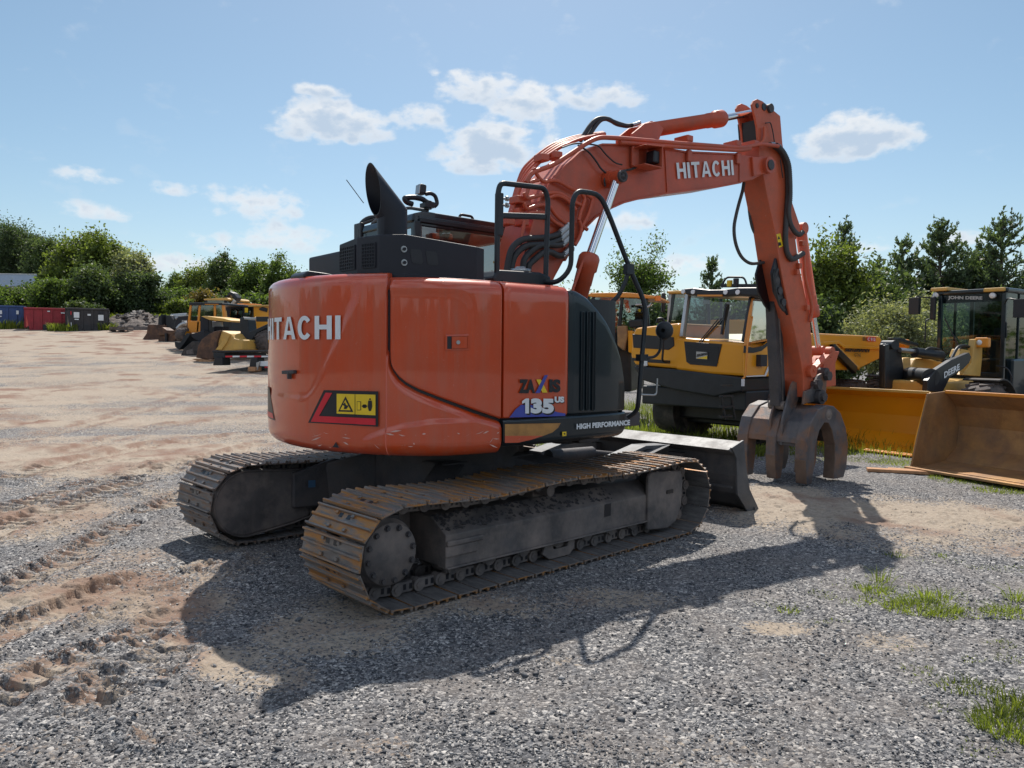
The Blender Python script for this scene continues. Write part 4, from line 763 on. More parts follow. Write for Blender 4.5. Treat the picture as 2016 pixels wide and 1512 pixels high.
# boom cylinder (right), and its twin on the left
def ramp(name, a, b, c, r, rr, rod_end=.09, gl=1.25, parent=EX, mb_mat=None, lug=True):
    """a barrel foot, b barrel head, c rod eye"""
    a, b, c = (np.array(q, float) for q in (a, b, c)); d = nrm(b - a); mb = MB(); L_ = np.linalg.norm(b - a)
    mb.lathe(a, d, [(0, .001), (0, r), (L_ - .30, r), (L_ - .30, r * 1.06), (L_ - .16, r * 1.06), (L_ - .15, r * gl), (L_ - .03, r * gl), (L_, r * gl * .85), (L_, .001)], n=28)
    mb.cyl(a - np.array([0, r * 1.0, 0]), a + np.array([0, r * 1.0, 0]), r * 1.05, n=20)
    o = up(mb, name, mb_mat or M['boomor']) if parent is EX else mb.build(name, mb_mat or M['boomor'], parent)
    mb = MB(); mb.cyl(b, c, rr, n=24); mb.build('piston_rod', M['chrome'], o)
    mb = MB(); mb.cyl(c - np.array([0, rod_end, 0]), c + np.array([0, rod_end, 0]), rr * 1.7, n=20); mb.build('rod_eye', mb_mat or M['boomor'], o)
    return o
yc = YB0 - .13
a, b, c = sc(*z3(585, 1420), yc), sc(*z3(662, 1125), yc), sc(*z3(838, 622), yc)
bc = ramp('boom_cylinder', a - (nrm(b - a)) * .35, b, c, .085, .042, .06)
off = b - a; mb = MB(); mb.tube([a + (-.12, -.03, -.1), a + (-.10, -.03, .1), b + (-.11, -.03, -.05), b + (-.02, -.03, -.03)], .016, n=8, round_=.04); mb.build('cylinder_pipe', M['boomor'], bc)
yl = YB1 + .13; ramp('boom_cylinder', (a[0], yl, a[2]), (b[0], yl, b[2]), (c[0], yl, c[2]), .085, .042, .06)
mb = MB(); mb.cyl((c[0], yc + .04, c[2]), (c[0], YB0, c[2]), .085, n=24); bo = mb.build('cylinder_boss', M['boomor'], BO); mb = MB(); mb.cyl((c[0], yc - .085, c[2]), (c[0], yc - .06, c[2]), .06, n=16); mb.lathe((c[0], yc - .085, c[2]), (0, -1, 0), [(0, .06), (.006, .06), (.006, .045), (0, .04), (0, .015), (.01, .012), (.01, .001)], n=20); mb.build('boss_pin', M['darkiron'], bo)
# arm cylinder along the top of the boom
ym = (YB0 + YB1) / 2
a, b, c = sc(*z3(1030, 320), ym), sc(*z3(1520, 240), ym), sc(*z3(1722, 196), ym)
ac = ramp('arm_cylinder', a, b, c + (np.array([.1, 0, .02])), .082, .042, .07)
for s in (-1, 1):
    P = [S(*z3(x, y), ym)[::2] for x, y in ((880, 355), (960, 290), (1030, 275), (1085, 320), (1060, 380), (1050, 420), (880, 420))]
    mb = MB(); mb.prism(P, ym + s * .11 - .014, ym + s * .11 + .014); mb.build('cylinder_lug', M['boomor'], BO, .006)
# arm
ap = [(300, 300), (470, 340), (500, 500), (518, 700), (552, 900), (575, 1000), (598, 1160), (622, 1300)]
Rr = [S(*z4(x, y), YA0)[::2] for x, y in ((462, 330), (480, 430), (500, 540), (520, 700), (574, 860), (578, 905), (548, 960), (560, 1060), (585, 1200), (612, 1330))] + [S(*z5(x, y), YA0)[::2] for x, y in ((842, 190), (858, 400), (866, 600), (868, 800))]
Ll = [S(*z5(x, y), YA0)[::2] for x, y in ((800, 800), (796, 640), (768, 480), (725, 290), (690, 150))] + [S(*z4(x, y), YA0)[::2] for x, y in ((470, 1250), (440, 1090), (412, 900), (378, 750), (340, 560), (310, 420), (308, 325))]
mb = MB(); mb.prism(Rr + Ll, YA0, YA1); AR = up(mb, 'arm', M['armor'], .010)
tp = [S(*z4(x, y), YA0)[::2] for x, y in ((308, 350), (300, 230), (285, 160), (266, 85), (280, 58), (302, 48), (335, 62), (450, 158), (465, 345))]
for y in (YA0 + .004, YA1 - .09): mb = MB(); mb.prism(tp, y, y + .028); mb.build('arm_head_plate', M['armor'], AR, .006)
mb = MB(); wb = [S(*z4(x, y), YA0)[::2] for x, y in ((445, 160), (350, 85), (352, 160), (360, 330), (462, 330))]; mb.prism(wb, YA0 + .03, YA1 - .03); 
mb.build('arm_head_web', M['armor'], AR)
mb = MB(); wb = [S(*z4(x, y), YA0)[::2] for x, y in ((300, 180), (320, 180), (338, 340), (312, 340))]; mb.prism(wb, YA0 + .03, YA1 - .03); mb.build('arm_head_liner', M['blackd'], AR)
pc = c + np.array([.1, 0, .02])
mb = MB(); mb.cyl((pc[0], YA0 - .03, pc[2]), (pc[0], YA1 + .03, pc[2]), .055, n=20); mb.build('head_pin', M['darkiron'], AR)
for (x, y, r) in ((298, 92, .03), (343, 100, .045)): q = sc(*z4(x, y), YA0); mb = MB(); mb.cyl((q[0], YA0 - .006, q[2]), (q[0], YA0 + .004, q[2]), r, n=16); mb.build('pin_hole', M['blackd'], AR)
# thick plate edge weld line, small brackets on arm
mb = MB(); mb.add([S(*z4(x, y), YA0 - .004) for x, y in ((422, 925), (448, 918), (466, 1000), (440, 1012))], [(0, 1, 2, 3)]); ya = mb.build('arm_warning_label', M['yel'], AR)
mb = MB(); mb.add([S(*z4(x, y), YA0 - .006) for x, y in ((431, 958), (448, 954), (437, 936))] + [S(*z4(x, y), YA0 - .006) for x, y in ((438, 1000), (455, 996), (450, 975), (434, 978))], [(0, 1, 2), (3, 4, 5, 6)]); mb.build('label_print', M['blackd'], ya)
for x, y in ((1298, 478), (1615, 495)): q = sc(*z3(x, y), YB0); mb = MB(); mb.box((q[0], YB0 - .01, q[2] - .01), (.07, .04, .13)); mb.build('hose_clamp_block', M['boomor'], BO, .01)
decal('boom_lettering', 'HITACHI', (S(*z3(1228, 632), YB0), S(*z3(1592, 607), YB0), S(*z3(1218, 528), YB0)), M['white'], EX, bold=.045, off=.006, rot=UR, space=1.12)
# steel pipes on the boom
def pipe(name, pts, r, m, parent=BO, rd=.1): mb = MB(); mb.tube(pts, r, n=10, round_=rd); return mb.build(name, m, parent)
q = lambda x, y, c=YB0 - .035: S(*z3(x, y), c)
pr = .017
for pts in ([q(250, 655), q(285, 590), q(420, 545), q(560, 455), q(640, 400), q(720, 362), q(845, 368), q(1240, 402), q(1660, 432), q(1760, 405), q(1880, 420, YB0 - .06)],
            [q(855, 395), q(1240, 425), q(1640, 448), q(1700, 435)]):
    pipe('steel_pipe', pts, .024, M['boomor'])
for dx, c in ((0, -.27), (26, -.18), (52, -.09), (78, 0)):
    pipe('steel_pipe', [q(150 - dx * .2, 880, c), q(205 - dx * .3, 700, c), q(262 - dx * .5, 600 - dx * .4, c), q(360 - dx * .5, 500 - dx * .3, c), q(470 - dx * .6, 425 - dx * .25, c), q(600 - dx * .4, 372 - dx * .2, c), q(760 - dx * .2, 340 - dx * .1, c)], pr, M['boomor'])
for pts in ([q(515, 925), q(440, 870), q(400, 800), q(330, 800), q(250, 830), q(235, 790)], [q(505, 950), q(420, 905), q(385, 850), q(270, 850), q(240, 880)], [q(600, 800), q(540, 770), q(450, 712), q(340, 738), q(250, 760), q(235, 720)],
            [q(590, 715), q(530, 690), q(440, 635), q(360, 655), q(320, 610), q(300, 560)], [q(610, 730, -.39), q(632, 760, -.39), q(600, 850, -.39), q(590, 900, -.39)], [q(640, 735, -.39), q(682, 760, -.39), q(655, 860, -.39), q(612, 940, -.39), q(645, 960, -.39)],
            [q(590, 900, -.39), q(610, 940, -.39), q(600, 1000, -.39), q(565, 1060, -.39)], [q(250, 740), q(275, 650), q(330, 640)], [q(240, 900), q(225, 980), q(210, 1060)], [q(380, 760), q(450, 730), q(520, 770), q(570, 830)]):
    pipe('steel_pipe', pts, .019, M['boomor'])
for x, y in ((235, 760), (240, 840), (262, 905), (275, 780), (170, 900), (395, 485), (480, 470)): c_ = q(x, y); mb = MB(); mb.box((c_[0], YB0 + .07, c_[2]), (.09, .14, .07)); mb.build('pipe_clamp', M['boomor'], BO, .01)
for x, y in ((1210, 395), (1525, 425), (1640, 425)): c_ = q(x, y, ym); mb = MB(); mb.box((c_[0], YB0 + .08, c_[2]), (.1, .2, .07)); mb.build('pipe_clamp', M['boomor'], BO, .01)
pipe('cable', [q(585, 415), q(650, 450), q(705, 520), q(735, 570), q(775, 600), q(752, 640), q(762, 680)], .010, M['hose'], rd=.08)
pipe('cable', [q(480, 430), q(560, 400), q(640, 405), q(720, 415), q(760, 470), q(825, 530), q(870, 540)], .008, M['hose'], rd=.08)
pipe('cable', [q(870, 580), q(930, 570), q(985, 545), q(1020, 545)], .012, M['hose'], rd=.03)
pipe('cable', [q(990, 340, -.25), q(985, 310, -.25), q(1010, 300, -.25), q(1035, 330, -.25), q(1050, 350, -.25)], .008, M['hose'], rd=.03); pipe('cable', [q(1090, 365, -.25), q(1112, 320, -.25), q(1105, 290, -.25)], .008, M['hose'], rd=.03)
# rubber hoses: arm cylinder feed over the bend
for k, dy in ((0, 0), (1, 22)):
    pipe('hydraulic_hose', [q(600 + dy * 1.6, 385, -.15), q(660 + dy * 1.6, 290, -.15), q(700 + dy * 1.5, 245, -.15), q(760 + dy, 236 + dy * .2, -.15), q(830, 270 + dy * .3, -.15), q(900, 290, -.15), q(935, 285, -.15)], .024, M['hose'], rd=.2)
pipe('hose_fitting', [q(895, 288, -.15), q(940, 285, -.15), q(985, 268, -.15)], .022, M['galv'], rd=.05)
# big hoses at the boom foot
for i, (s, e, b1) in enumerate((((515, 940), (125, 1210), 1020), ((520, 975), (150, 1215), 1060), ((530, 1010), (232, 1160), 1062), ((535, 1085), (265, 1190), 1105))):
    pipe('hydraulic_hose', [q(*s, -.40), q(s[0] - 60, s[1] + 55, -.42), q(s[0] - 130, b1 - 10 + i * 2, -.44), q(e[0] + 95, b1, -.46), q(e[0] + 25, b1 + 60, -.46), q(*e, -.46), q(e[0] - 5, e[1] + 100, -.46)], .030, M['hose'], rd=.3)
    mb = MB(); a_, b_ = np.array(q(*s, -.40)), np.array(q(s[0] - 55, s[1] + 50, -.415)); mb.cyl(a_, b_, .033, n=12); mb.cyl(a_ + (a_ - b_) * .15, a_, .04, n=6, smooth=False); mb.build('hose_fitting', M['galv'], BO)
# hanging hoses at the arm (left loops) and corrugated sleeves on the right
w = lambda x, y, c=YA0 - .03: S(*z4(x, y), c)
pipe('hanging_hose', [w(212, 590, -.1), w(205, 640, -.1), w(170, 760, -.1), w(145, 880, -.1), w(155, 980, -.1), w(190, 1070, -.1), w(250, 1118, -.1), w(340, 1108, -.1)], .021, M['ghose'], AR, rd=.35)
pipe('hanging_hose', [w(240, 600, 0), w(242, 700, 0), w(250, 800, 0), w(268, 890, 0), w(300, 945, 0)], .021, M['ghose'], AR, rd=.35)
def sleeve(pts, r=.034):
    P = smooth_path(pts, .35); mb = MB(); D = [0]
    for i in range(1, len(P)): D.append(D[-1] + np.linalg.norm(P[i] - P[i - 1]))
    n = int(D[-1] / .012); Q = [np.array([np.interp(t, D, [p[k] for p in P]) for k in range(3)]) for t in np.linspace(0, D[-1], n)]
    T = [nrm(Q[min(i + 1, n - 1)] - Q[max(i - 1, 0)]) for i in range(n)]; u = nrm(np.cross(T[0], [0, 1., 0])); V = []; k = 12
    for i, p in enumerate(Q):
        u = nrm(u - T[i] * (u @ T[i])); x = np.cross(T[i], u); rr = r * (1.1 if i % 2 else .9); V += [p + (u * math.cos(2 * math.pi * j / k) + x * math.sin(2 * math.pi * j / k)) * rr for j in range(k)]
    mb.add(V, [(i * k + j, i * k + (j + 1) % k, (i + 1) * k + (j + 1) % k, (i + 1) * k + j) for i in range(n - 1) for j in range(k)], 0, True); mb.build('hose_sleeve', M['ghose'], AR)
sleeve([w(400, 345), w(450, 380), w(482, 440), w(495, 520), w(500, 640), w(492, 760), w(485, 850), w(480, 960), w(492, 1050), w(520, 1092), w(560, 1070), w(595, 1048)])
sleeve([w(420, 345, -.38), w(470, 390, -.38), w(505, 470, -.38), w(512, 600, -.38), w(512, 700, -.38), w(500, 780, -.38), w(512, 860, -.38), w(545, 915, -.38), w(575, 930, -.38), w(592, 910, -.38)], .03)
pipe('hose_fitting', [w(380, 345), w(400, 345), w(440, 360)], .036, M['galv'], AR)
pipe('cable', [w(352, 205), w(385, 200), w(400, 260), w(410, 330)], .007, M['hose'], AR, rd=.03); pipe('cable', [w(448, 440), w(455, 500), w(465, 560)], .007, M['hose'], AR)
pipe('steel_pipe', [w(345, 230), w(345, 300), w(330, 335), w(270, 345)], .02, M['armor'], AR); 
q1 = [w(x, y, YA0 - .02) for x, y in ((560, 1180), (600, 1270), (600, 1290))]
# bucket cylinder on the front of the arm
yb_ = (YA0 + YA1) / 2
a, b, c = sc(*z4(562, 885), yb_), sc(*z5(868, 230), yb_), sc(*z5(905, 470), yb_)
ramp('bucket_cylinder', a + (.06, 0, 0), b + (.0, 0, 0), c, .075, .04, .08, mb_mat=M['armor'])
pipe('steel_pipe', [w(600, 1060), w(605, 1200), w(640, 1330), w(655, 1420), w(640, 1490)], .022, M['armor'], AR)
for x, y in ((560, 1130), (545, 1170), (610, 1400), (580, 985)): p = sc(*z4(x, y), YA0); mb = MB(); mb.box((p[0], YA0 - .02, p[2]), (.07, .06, .07)); mb.build('arm_bracket', M['armor'], AR, .008)
# linkage
for y in (YA0 - .03, YA1 + .03):
    P = [sc(*z5(x, yy), y) for x, yy in ((852, 615), (905, 560), (985, 480))]
    mb = MB(); mb.bar(P[0], P[1], .04, .10, up=(0, 1, 0)); mb.bar(P[1], P[2], .04, .11, up=(0, 1, 0)); mb.cyl(P[0] - (0, .04, 0), P[0] + (0, .04, 0), .085, n=20); mb.cyl(P[2] - (0, .04, 0), P[2] + (0, .04, 0), .075, n=20); mb.build('guide_link', M['armor'], AR, .004)
mb = MB(); P = [S(*z5(x, yy), yb_)[::2] for x, yy in ((945, 470), (1000, 475), (970, 560), (975, 715), (880, 730), (885, 560))]; mb.prism(P, YA0 + .04, YA1 - .04); mb.build('bucket_link', M['armor'], AR, .012)
mb = MB(); a_, b_ = sc(*z5(675, 610), YA1 + .03), sc(*z5(675, 610), YA1 + .03)
for nm, x, y in (('link_pin', 850, 620),): p = sc(*z5(x, y), yb_); mb = MB(); mb.cyl((p[0], YA0 - .085, p[2]), (p[0], YA1 + .085, p[2]), .065, n=20); mb.build(nm, M['darkiron'], AR)
# dirty foot of the arm
p = sc(*z5(800, 790), yb_); PIV = p
mb = MB(); mb.cyl((p[0], YA0 - .12, p[2] + .0), (p[0], YA1 + .12, p[2] + .0), .10, n=24); mb.cyl((p[0], YA0 - .16, p[2]), (p[0], YA0 - .12, p[2]), .06, n=10); mb.build('arm_foot_pin', M['darkiron'], AR, .006)
# thumb bracket and strut on the inner face
P = [S(*z4(x, y), yb_ + 0)[::2] for x, y in ((372, 1085), (405, 1100), (455, 1170), (500, 1280), (505, 1380), (490, 1440), (450, 1450), (400, 1380), (360, 1300), (345, 1180))]
for y in (YA0 + .03, YA1 - .06): mb = MB(); mb.prism([(x - .03, z) for x, z in P], y, y + .03); TB = mb.build('thumb_bracket', M['blackd'], AR, .006)
for x, y in ((437, 1225), (455, 1290), (478, 1365)): p = sc(*z4(x, y), YA0); mb = MB(); mb.cyl((p[0] - .0, YA0 + .01, p[2]), (p[0], YA0 + .03, p[2]), .05, n=14); mb.build('bracket_hole', M['darkiron'], TB)
pipe('steel_pipe', [w(432, 1150, YA0 - .0), w(410, 1200, YA0), w(415, 1290, YA0), w(440, 1380, YA0), w(470, 1420, YA0)], .016, M['hose'], AR)
a, b = sc(*z5(582, 70), yb_ + .1), sc(*z5(618, 855), yb_ + .1)
mb = MB(); mb.bar(a, b, .17, .14, up=(0, 1, 0)); TS = up(mb, 'thumb_strut', M['darkiron'], .008)
mb = MB(); d = nrm(b - a); mb.bar(a + d * .02 + (-.0, -.075, 0), b - d * .02 + (0, -.075, 0), .012, .02, up=(0, 1, 0)); mb.cyl(b - (0, .12, 0), b + (0, .12, 0), .06, n=16); mb.build('strut_edge', M['frame'], TS)
# grapple: lateral shell with hoop shaped tines
YG = [-.505, -.36, -.06, .39]; HX, HZ = 5.61, .54
gc = sc(*z5(1010, 1010), -.62); GX, GZ = gc[0], gc[2]
def hoop(y, x0, z0, w=.10, sx=1.0, full=True, tb=0, tf=0):
    # outer / inner outline of an inverted U in xz around (GX,GZ)
    outer = [(-.49, .03), (-.53, .35), (-.52, .60), (-.43, .84), (-.26, 1.0), (-.05, 1.05), (.12, 1.03), (.30, .93), (.45, .72), (.52, .48), (.50, .2), (.43, .04)]
    inner = [(.17, .04), (.19, .3), (.18, .5), (.10, .70), (.0, .81), (-.10, .82), (-.22, .72), (-.31, .52), (-.33, .25), (-.37, .03)]
    P = outer + inner; n = len(P); no = len(outer)
    mb = MB(); mb.prism([(x0 + a * sx, z0 + b) for a, b in P], y - w / 2, y + w / 2)
    for i in range(n):
        if i >= no - 1 or i == 0: mb.m[2 + i] = 1
    return mb
gm = M['grapple']
mb = MB(); ang = np.linspace(192, 15, 14); R1_, R0_ = .485, .44
V = []; oh = [(-.505, .55), (-.50, .62), (-.42, .83), (-.25, .985), (-.05, 1.035), (.12, 1.015), (.29, .92), (.44, .71), (.505, .50)]; ih = [(.46, .50), (.40, .68), (.26, .88), (.10, .97), (-.05, .99), (-.23, .94), (-.38, .80), (-.46, .62), (-.465, .55)]
prof = [(HX + a, b) for a, b in oh + ih]
mb.prism(prof, YG[0], YG[3]); GR = up(mb, 'grapple', gm, .008)
hoop(YG[0], HX, 0, .165).build('grapple_tine', [gm, M['arch']], GR, .012); hoop(YG[1] + .0, GX, GZ, .11).build('grapple_tine', gm, GR, .012) if 0 else None
hoop(YG[2], HX, .012, .15).build('grapple_tine', [gm, M['arch']], GR, .012)
hoop(YG[3], HX, .006, .17).build('grapple_tine', [gm, M['arch']], GR, .012)
# bracket ears, cross ribs, top adapter
for y, h in ((-.02, .62), (-.20, .60)):
    mb = MB(); mb.prism([(GX - .56, GZ - .25), (GX - .55, GZ + .1), (GX - .38, GZ + .52), (GX - .31, GZ + h), (GX - .22, GZ + h - .02), (GX - .17, GZ + .40), (GX - .38, GZ - .02)], y - .015, y + .015); mb.build('strut_ear', gm, GR, .005)
mb = MB(); mb.prism([(GX - .30, GZ + .30), (GX - .27, GZ + .47), (GX - .1, GZ + .50), (GX + .05, GZ + .68), (GX + .20, GZ + .73), (GX + .27, GZ + .66), (GX + .25, GZ + .35)], YA0 - .05, YA0 - .015)
mb.prism([(GX - .30, GZ + .30), (GX - .27, GZ + .47), (GX - .1, GZ + .50), (GX + .05, GZ + .68), (GX + .20, GZ + .73), (GX + .27, GZ + .66), (GX + .25, GZ + .35)], YA1 + .015, YA1 + .05); ad = mb.build('adapter_plate', gm, GR, .006)
for dx, dz in ((-.02, .56), (.22, .67)): mb = MB(); mb.cyl((GX + dx, YA0 - .11, GZ + dz), (GX + dx, YA1 + .11, GZ + dz), .045, n=14); mb.cyl((GX + dx, YA0 - .12, GZ + dz), (GX + dx, YA0 - .06, GZ + dz), .07, n=6, smooth=False); mb.build('adapter_pin', M['darkiron'], ad)
mb = MB(); mb.box((HX - .47, -.28, .53), (.04, .32, .04)); mb.build('cross_bar', M['darkiron'], GR, .006)
mb = MB(); mb.lathe((HX - .0, YG[0] - .0835, .925), (0, -1, 0), [(0, .075), (.004, .075), (.004, .068), (.001, .066), (.001, .05), (.004, .048), (.004, .001)], n=24); mb.build('maker_badge', M['frame'], GR)
# ------------------------------------------------------------------ undercarriage
Gg, Ws, Lu = 2.29, .74, 3.287
def lo(mb, name, m, bevel=0, parent=None, **k): return mb.build(name, m, parent or EX, bevel, **k)
RP = .335; ZC = .372; XL = Lu / 2
def trackpath(n=46):
    pts = []
    for i in range(61): t = math.pi / 2 + math.pi * i / 60; pts.append((-XL + RP * math.cos(t), ZC + RP * math.sin(t)))
    for i in range(1, 60): x = -XL + Lu * i / 60; pts.append((x, ZC - RP))
    for i in range(61): t = -math.pi / 2 + math.pi * i / 60; pts.append((XL + RP * math.cos(t), ZC + RP * math.sin(t)))
    for i in range(1, 60): s = i / 60; x = XL - Lu * s; pts.append((x, ZC + RP - .030 * math.sin(math.pi * min(1, s / .5)) ** 2 * (s < .5) - .035 * math.sin(math.pi * max(0, s - .5) / .5) ** 2 * (s >= .5)))
    P = np.array(pts); Q = np.vstack([P, P[:1]]); D = np.concatenate([[0], np.cumsum(np.linalg.norm(np.diff(Q, axis=0), axis=1))]); out = []
    for k in range(n):
        s0, s1 = D[-1] * k / n, D[-1] * (k + 1) / n; a = np.array([np.interp(s0, D, Q[:, j]) for j in (0, 1)]); b = np.array([np.interp(s1 % D[-1] if s1 < D[-1] else D[-1], D, Q[:, j]) for j in (0, 1)]); out.append((a, b))
    return out, D[-1] / n
LINKS, PITCH = trackpath()
def shoe_mesh():
    mb = MB(); h = PITCH / 2; w = Ws / 2
    pr = [(-h + .008, .0), (-h + .008, .012), (-h + .010, .014), (-h + .012, .032), (-h + .024, .032), (-h + .031, .012), (-.014, .010), (-.008, .030), (.006, .030), (.013, .010), (h - .030, .010), (h - .023, .031), (h - .011, .031), (h - .007, .012), (h - .007, .0)]
    # x along the path, z outward
    mb.prism(pr, -w, w)
    for y in (-.10, .10):
        mb.box((-.055, y, .018), (.022, .03, .016)); mb.box((.05, y, .018), (.022, .03, .016))
    for y in (-.05, .05): mb.box((-.045, y, .0125), (.034, .045, .003), m=1)
    mb.m[2 + 14] = 2
    return mb
def track(side):
    yc_ = side * Gg / 2
    cm = MB()      # chain
    for a, b in LINKS:
        c = (a + b) / 2; d = (b - a) / np.linalg.norm(b - a); nn = np.array([-d[1], d[0]])   # inward (path runs clockwise seen from -y)
        if nn @ (np.array([c[0] * .8, ZC]) - c) < 0: nn = -nn
        an = math.atan2(d[1], d[0])
        for yy in (-.125, .125):
            pc_ = c + nn * .052; cm.box((pc_[0], yc_ + yy, pc_[1]), (PITCH * .80, .035, .072), ry=-an)
            e = a + nn * .05 + d * .03; cm.cyl((e[0], yc_ + yy - .036, e[1]), (e[0], yc_ + yy + .036, e[1]), .047, n=14)
            cm.cyl((e[0], yc_ + yy - .042, e[1]), (e[0], yc_ + yy + .042, e[1]), .024, n=10)
            for k in (.0, .05): 
                o_ = c + nn * .052 + d * (.01 + k); cm.box((o_[0], yc_ + yy, o_[1]), (.024, .0385, .040), ry=-an, m=1)
    ch = lo(cm, 'track_chain', [M['frame'], M['blackd']], .0)
    src = None
    for k, (a, b) in enumerate(LINKS):
        c = (a + b) / 2; d = b - a; an = math.atan2(d[1], d[0])
        if src is None:
            sm = shoe_mesh(); o = sm.build('track_shoe', [M['shoe2'] if side < 0 else M['shoe'], M['blackd'], M['shoein']], ch, .0035, seg=1); src = o
        else: o = src.copy(); COL.objects.link(o); o.parent = ch
        # outward normal
        nn = np.array([d[1], -d[0]]); nn = nn / np.linalg.norm(nn)
        out = c - np.array([np.clip(c[0], -XL, XL), ZC]); fl = 1 if nn @ out > 0 else -1
        o.matrix_local = Matrix.Translation((c[0], yc_, c[1])) @ Matrix.Rotation(-an, 4, 'Y') @ (Matrix.Identity(4) if fl > 0 and False else Matrix.Rotation(0 if fl < 0 else math.pi, 4, 'X'))
        o.matrix_local = Matrix.Translation((c[0], yc_ + side * .027, c[1])) @ Matrix.Rotation(-an, 4, 'Y') @ Matrix.Rotation(math.pi if fl > 0 else 0, 4, 'X')
    yo = yc_ + side * 1  # unused
    s = side; of = lambda d: yc_ + s * d     # outward offset from the track centre
    # sprocket, drive cover
    mb = MB()
    teeth = []
    for k in range(42): r = .30 if k % 2 else .265; t = 2 * math.pi * k / 42; teeth.append((-XL + r * math.cos(t), ZC + r * math.sin(t)))
    mb.prism(teeth, of(-.03), of(.03)); mb.cyl((-XL, of(0), ZC), (-XL, of(.16), ZC), .245, n=36); SP = lo(mb, 'sprocket', M['darkiron'], .006)
    mb = MB(); mb.lathe((-XL, of(.16), ZC), (0, s, 0), [(0, .235), (.02, .235), (.02, .218), (.075, .212), (.082, .206), (.082, .001)], n=44); dc = lo(mb, 'drive_cover', M['frame'])
    for k in range(12):
        t = 2 * math.pi * (k + .3) / 12; x, z = -XL + .182 * math.cos(t), ZC + .182 * math.sin(t); mb = MB(); mb.cyl((x, of(.24), z), (x, of(.262), z), .0165, n=6, smooth=False); mb.cyl((x, of(.240), z), (x, of(.246), z), .023, n=14); mb.build('cover_bolt', M['darkiron'], dc)
    # idler
    mb = MB(); mb.lathe((XL, of(-.09), ZC), (0, s, 0), [(0, .06), (0, .25), (.02, .275), (.06, .275), (.065, .305), (.115, .305), (.12, .275), (.16, .275), (.18, .25), (.18, .06)], n=40); lo(mb, 'idler_wheel', M['darkiron'])
    # side frame beam
    f0, f1 = SL(846, 1000, -1.30), SL(1272, 1030, -1.30)
    mb = MB(); prof = [(-.27, .20), (-.27, .44), (.18, .60), (.28, .60), (.28, .20)]
    P = lambda x: [(x, of(-y_ if 0 else -y_), z) for y_, z in ((-.235, .185), (-.235, .42), (-.06, .53), (.235, .53), (.235, .185))]
    A, B_ = P(-1.17), P(1.28); mb.add(A + B_, [(0, 1, 2, 3, 4), (5, 6, 7, 8, 9)[::-1]] + [(i, 5 + i, 5 + (i + 1) % 5, (i + 1) % 5) for i in range(5)])
    mb.box((.05, of(.20), .182), (2.44, .12, .014)); TF = lo(mb, 'track_frame', M['frame'], .012)
    # sloped front yoke / guard plate at the idler
    gp_ = [(x, z) for x, z in ((1.17, .10), (1.17, .60), (1.22, .63), (1.68, .60), (1.72, .50), (1.70, .26), (1.62, .12), (1.48, .07))]
    mb = MB(); mb.prism(gp_, of(.22), of(.26)); mb.build('idler_guard', M['frame'], TF, .012)
    mb = MB(); mb.box((1.5, of(.263), .42), (.10, .01, .035)); mb.build('guard_slot', M['blackd'], TF)
    mb = MB(); mb.box((.62, of(.236), .36), (.085, .006, .11)); mb.build('frame_opening', M['blackd'], TF, .002)
    mb = MB(); mb.box((-1.0, of(.245), .36), (.34, .03, .04)); mb.box((-1.03, of(.24), .30), (.3, .02, .08)); mb.build('motor_port', M['frame'], TF, .01)
    # mud lying on the frame shoulder
    mb = MB(); n = 260
    for i in range(n):
        x = -1.14 + 1.9 * (i / n) ** 1.5 + random.uniform(-.02, .02); yv = random.uniform(.05, .20); r = random.uniform(.008, .03); c_ = (x, of(yv), .40 + (.235 - yv) * .6 + .02); 
        V = [(c_[0] + r * a * random.uniform(.7, 1.3), c_[1] + r * b * random.uniform(.7, 1.3), c_[2] + r * .7 * c2 * random.uniform(.7, 1.3)) for a, b, c2 in ((1, 0, 0), (-1, 0, 0), (0, 1, 0), (0, -1, 0), (0, 0, 1), (0, 0, -1))]
        mb.add(V, [(0, 2, 4), (2, 1, 4), (1, 3, 4), (3, 0, 4), (2, 0, 5), (1, 2, 5), (3, 1, 5), (0, 3, 5)])
    tag(mb.build('mud_clods', M['darkiron'], TF), kind='stuff')
    # top carrier roller
    mb = MB(); mb.cyl((-.05, of(-.1), .60), (-.05, of(.1), .60), .05, n=20); mb.cyl((-.05, of(.1), .60), (-.05, of(.19), .60), .045, n=20); mb.box((-.05, of(-.02), .54), (.1, .1, .1)); mb.build('carrier_roller', M['frame'], TF)
    for k, x in enumerate((-1.06, -.70, -.34, .06, .42, .75, 1.05)):
        mb = MB(); mb.lathe((x, of(-.13), .20), (0, s, 0), [(0, .05), (0, .085), (.02, .088), (.022, .066), (.11, .066), (.112, .066), (.15, .066), (.152, .088), (.175, .088), (.26, .085), (.26, .05), (.28, .045), (.28, .001)], n=24); mb.box((x, of(.165), .175), (.13, .03, .09)); mb.cyl((x, of(.15), .165), (x, of(.185), .165), .055, n=18); mb.build('track_roller', M['frame'], TF, .004)
    mb = MB(); mb.prism([(-.12, .19), (-.16, .10), (-.08, .045), (.16, .045), (.22, .10), (.22, .19), (.16, .19), (.13, .12), (-.03, .12), (-.06, .19)], of(.19), of(.215)); mb.build('track_guide', M['frame'], TF, .006)
    # inner drive housing (seen on the far track)
    ip = [(-XL + .30 * math.cos(t), ZC + .30 * math.sin(t)) for t in np.linspace(R_(95), R_(285), 14)] + [(-1.2, .13), (-1.02, .17), (-1.02, .62), (-1.5, .66)]
    mb = MB(); mb.prism(ip, of(-.30), of(-.20)); mb.build('drive_housing', M['frame'], TF, .03)
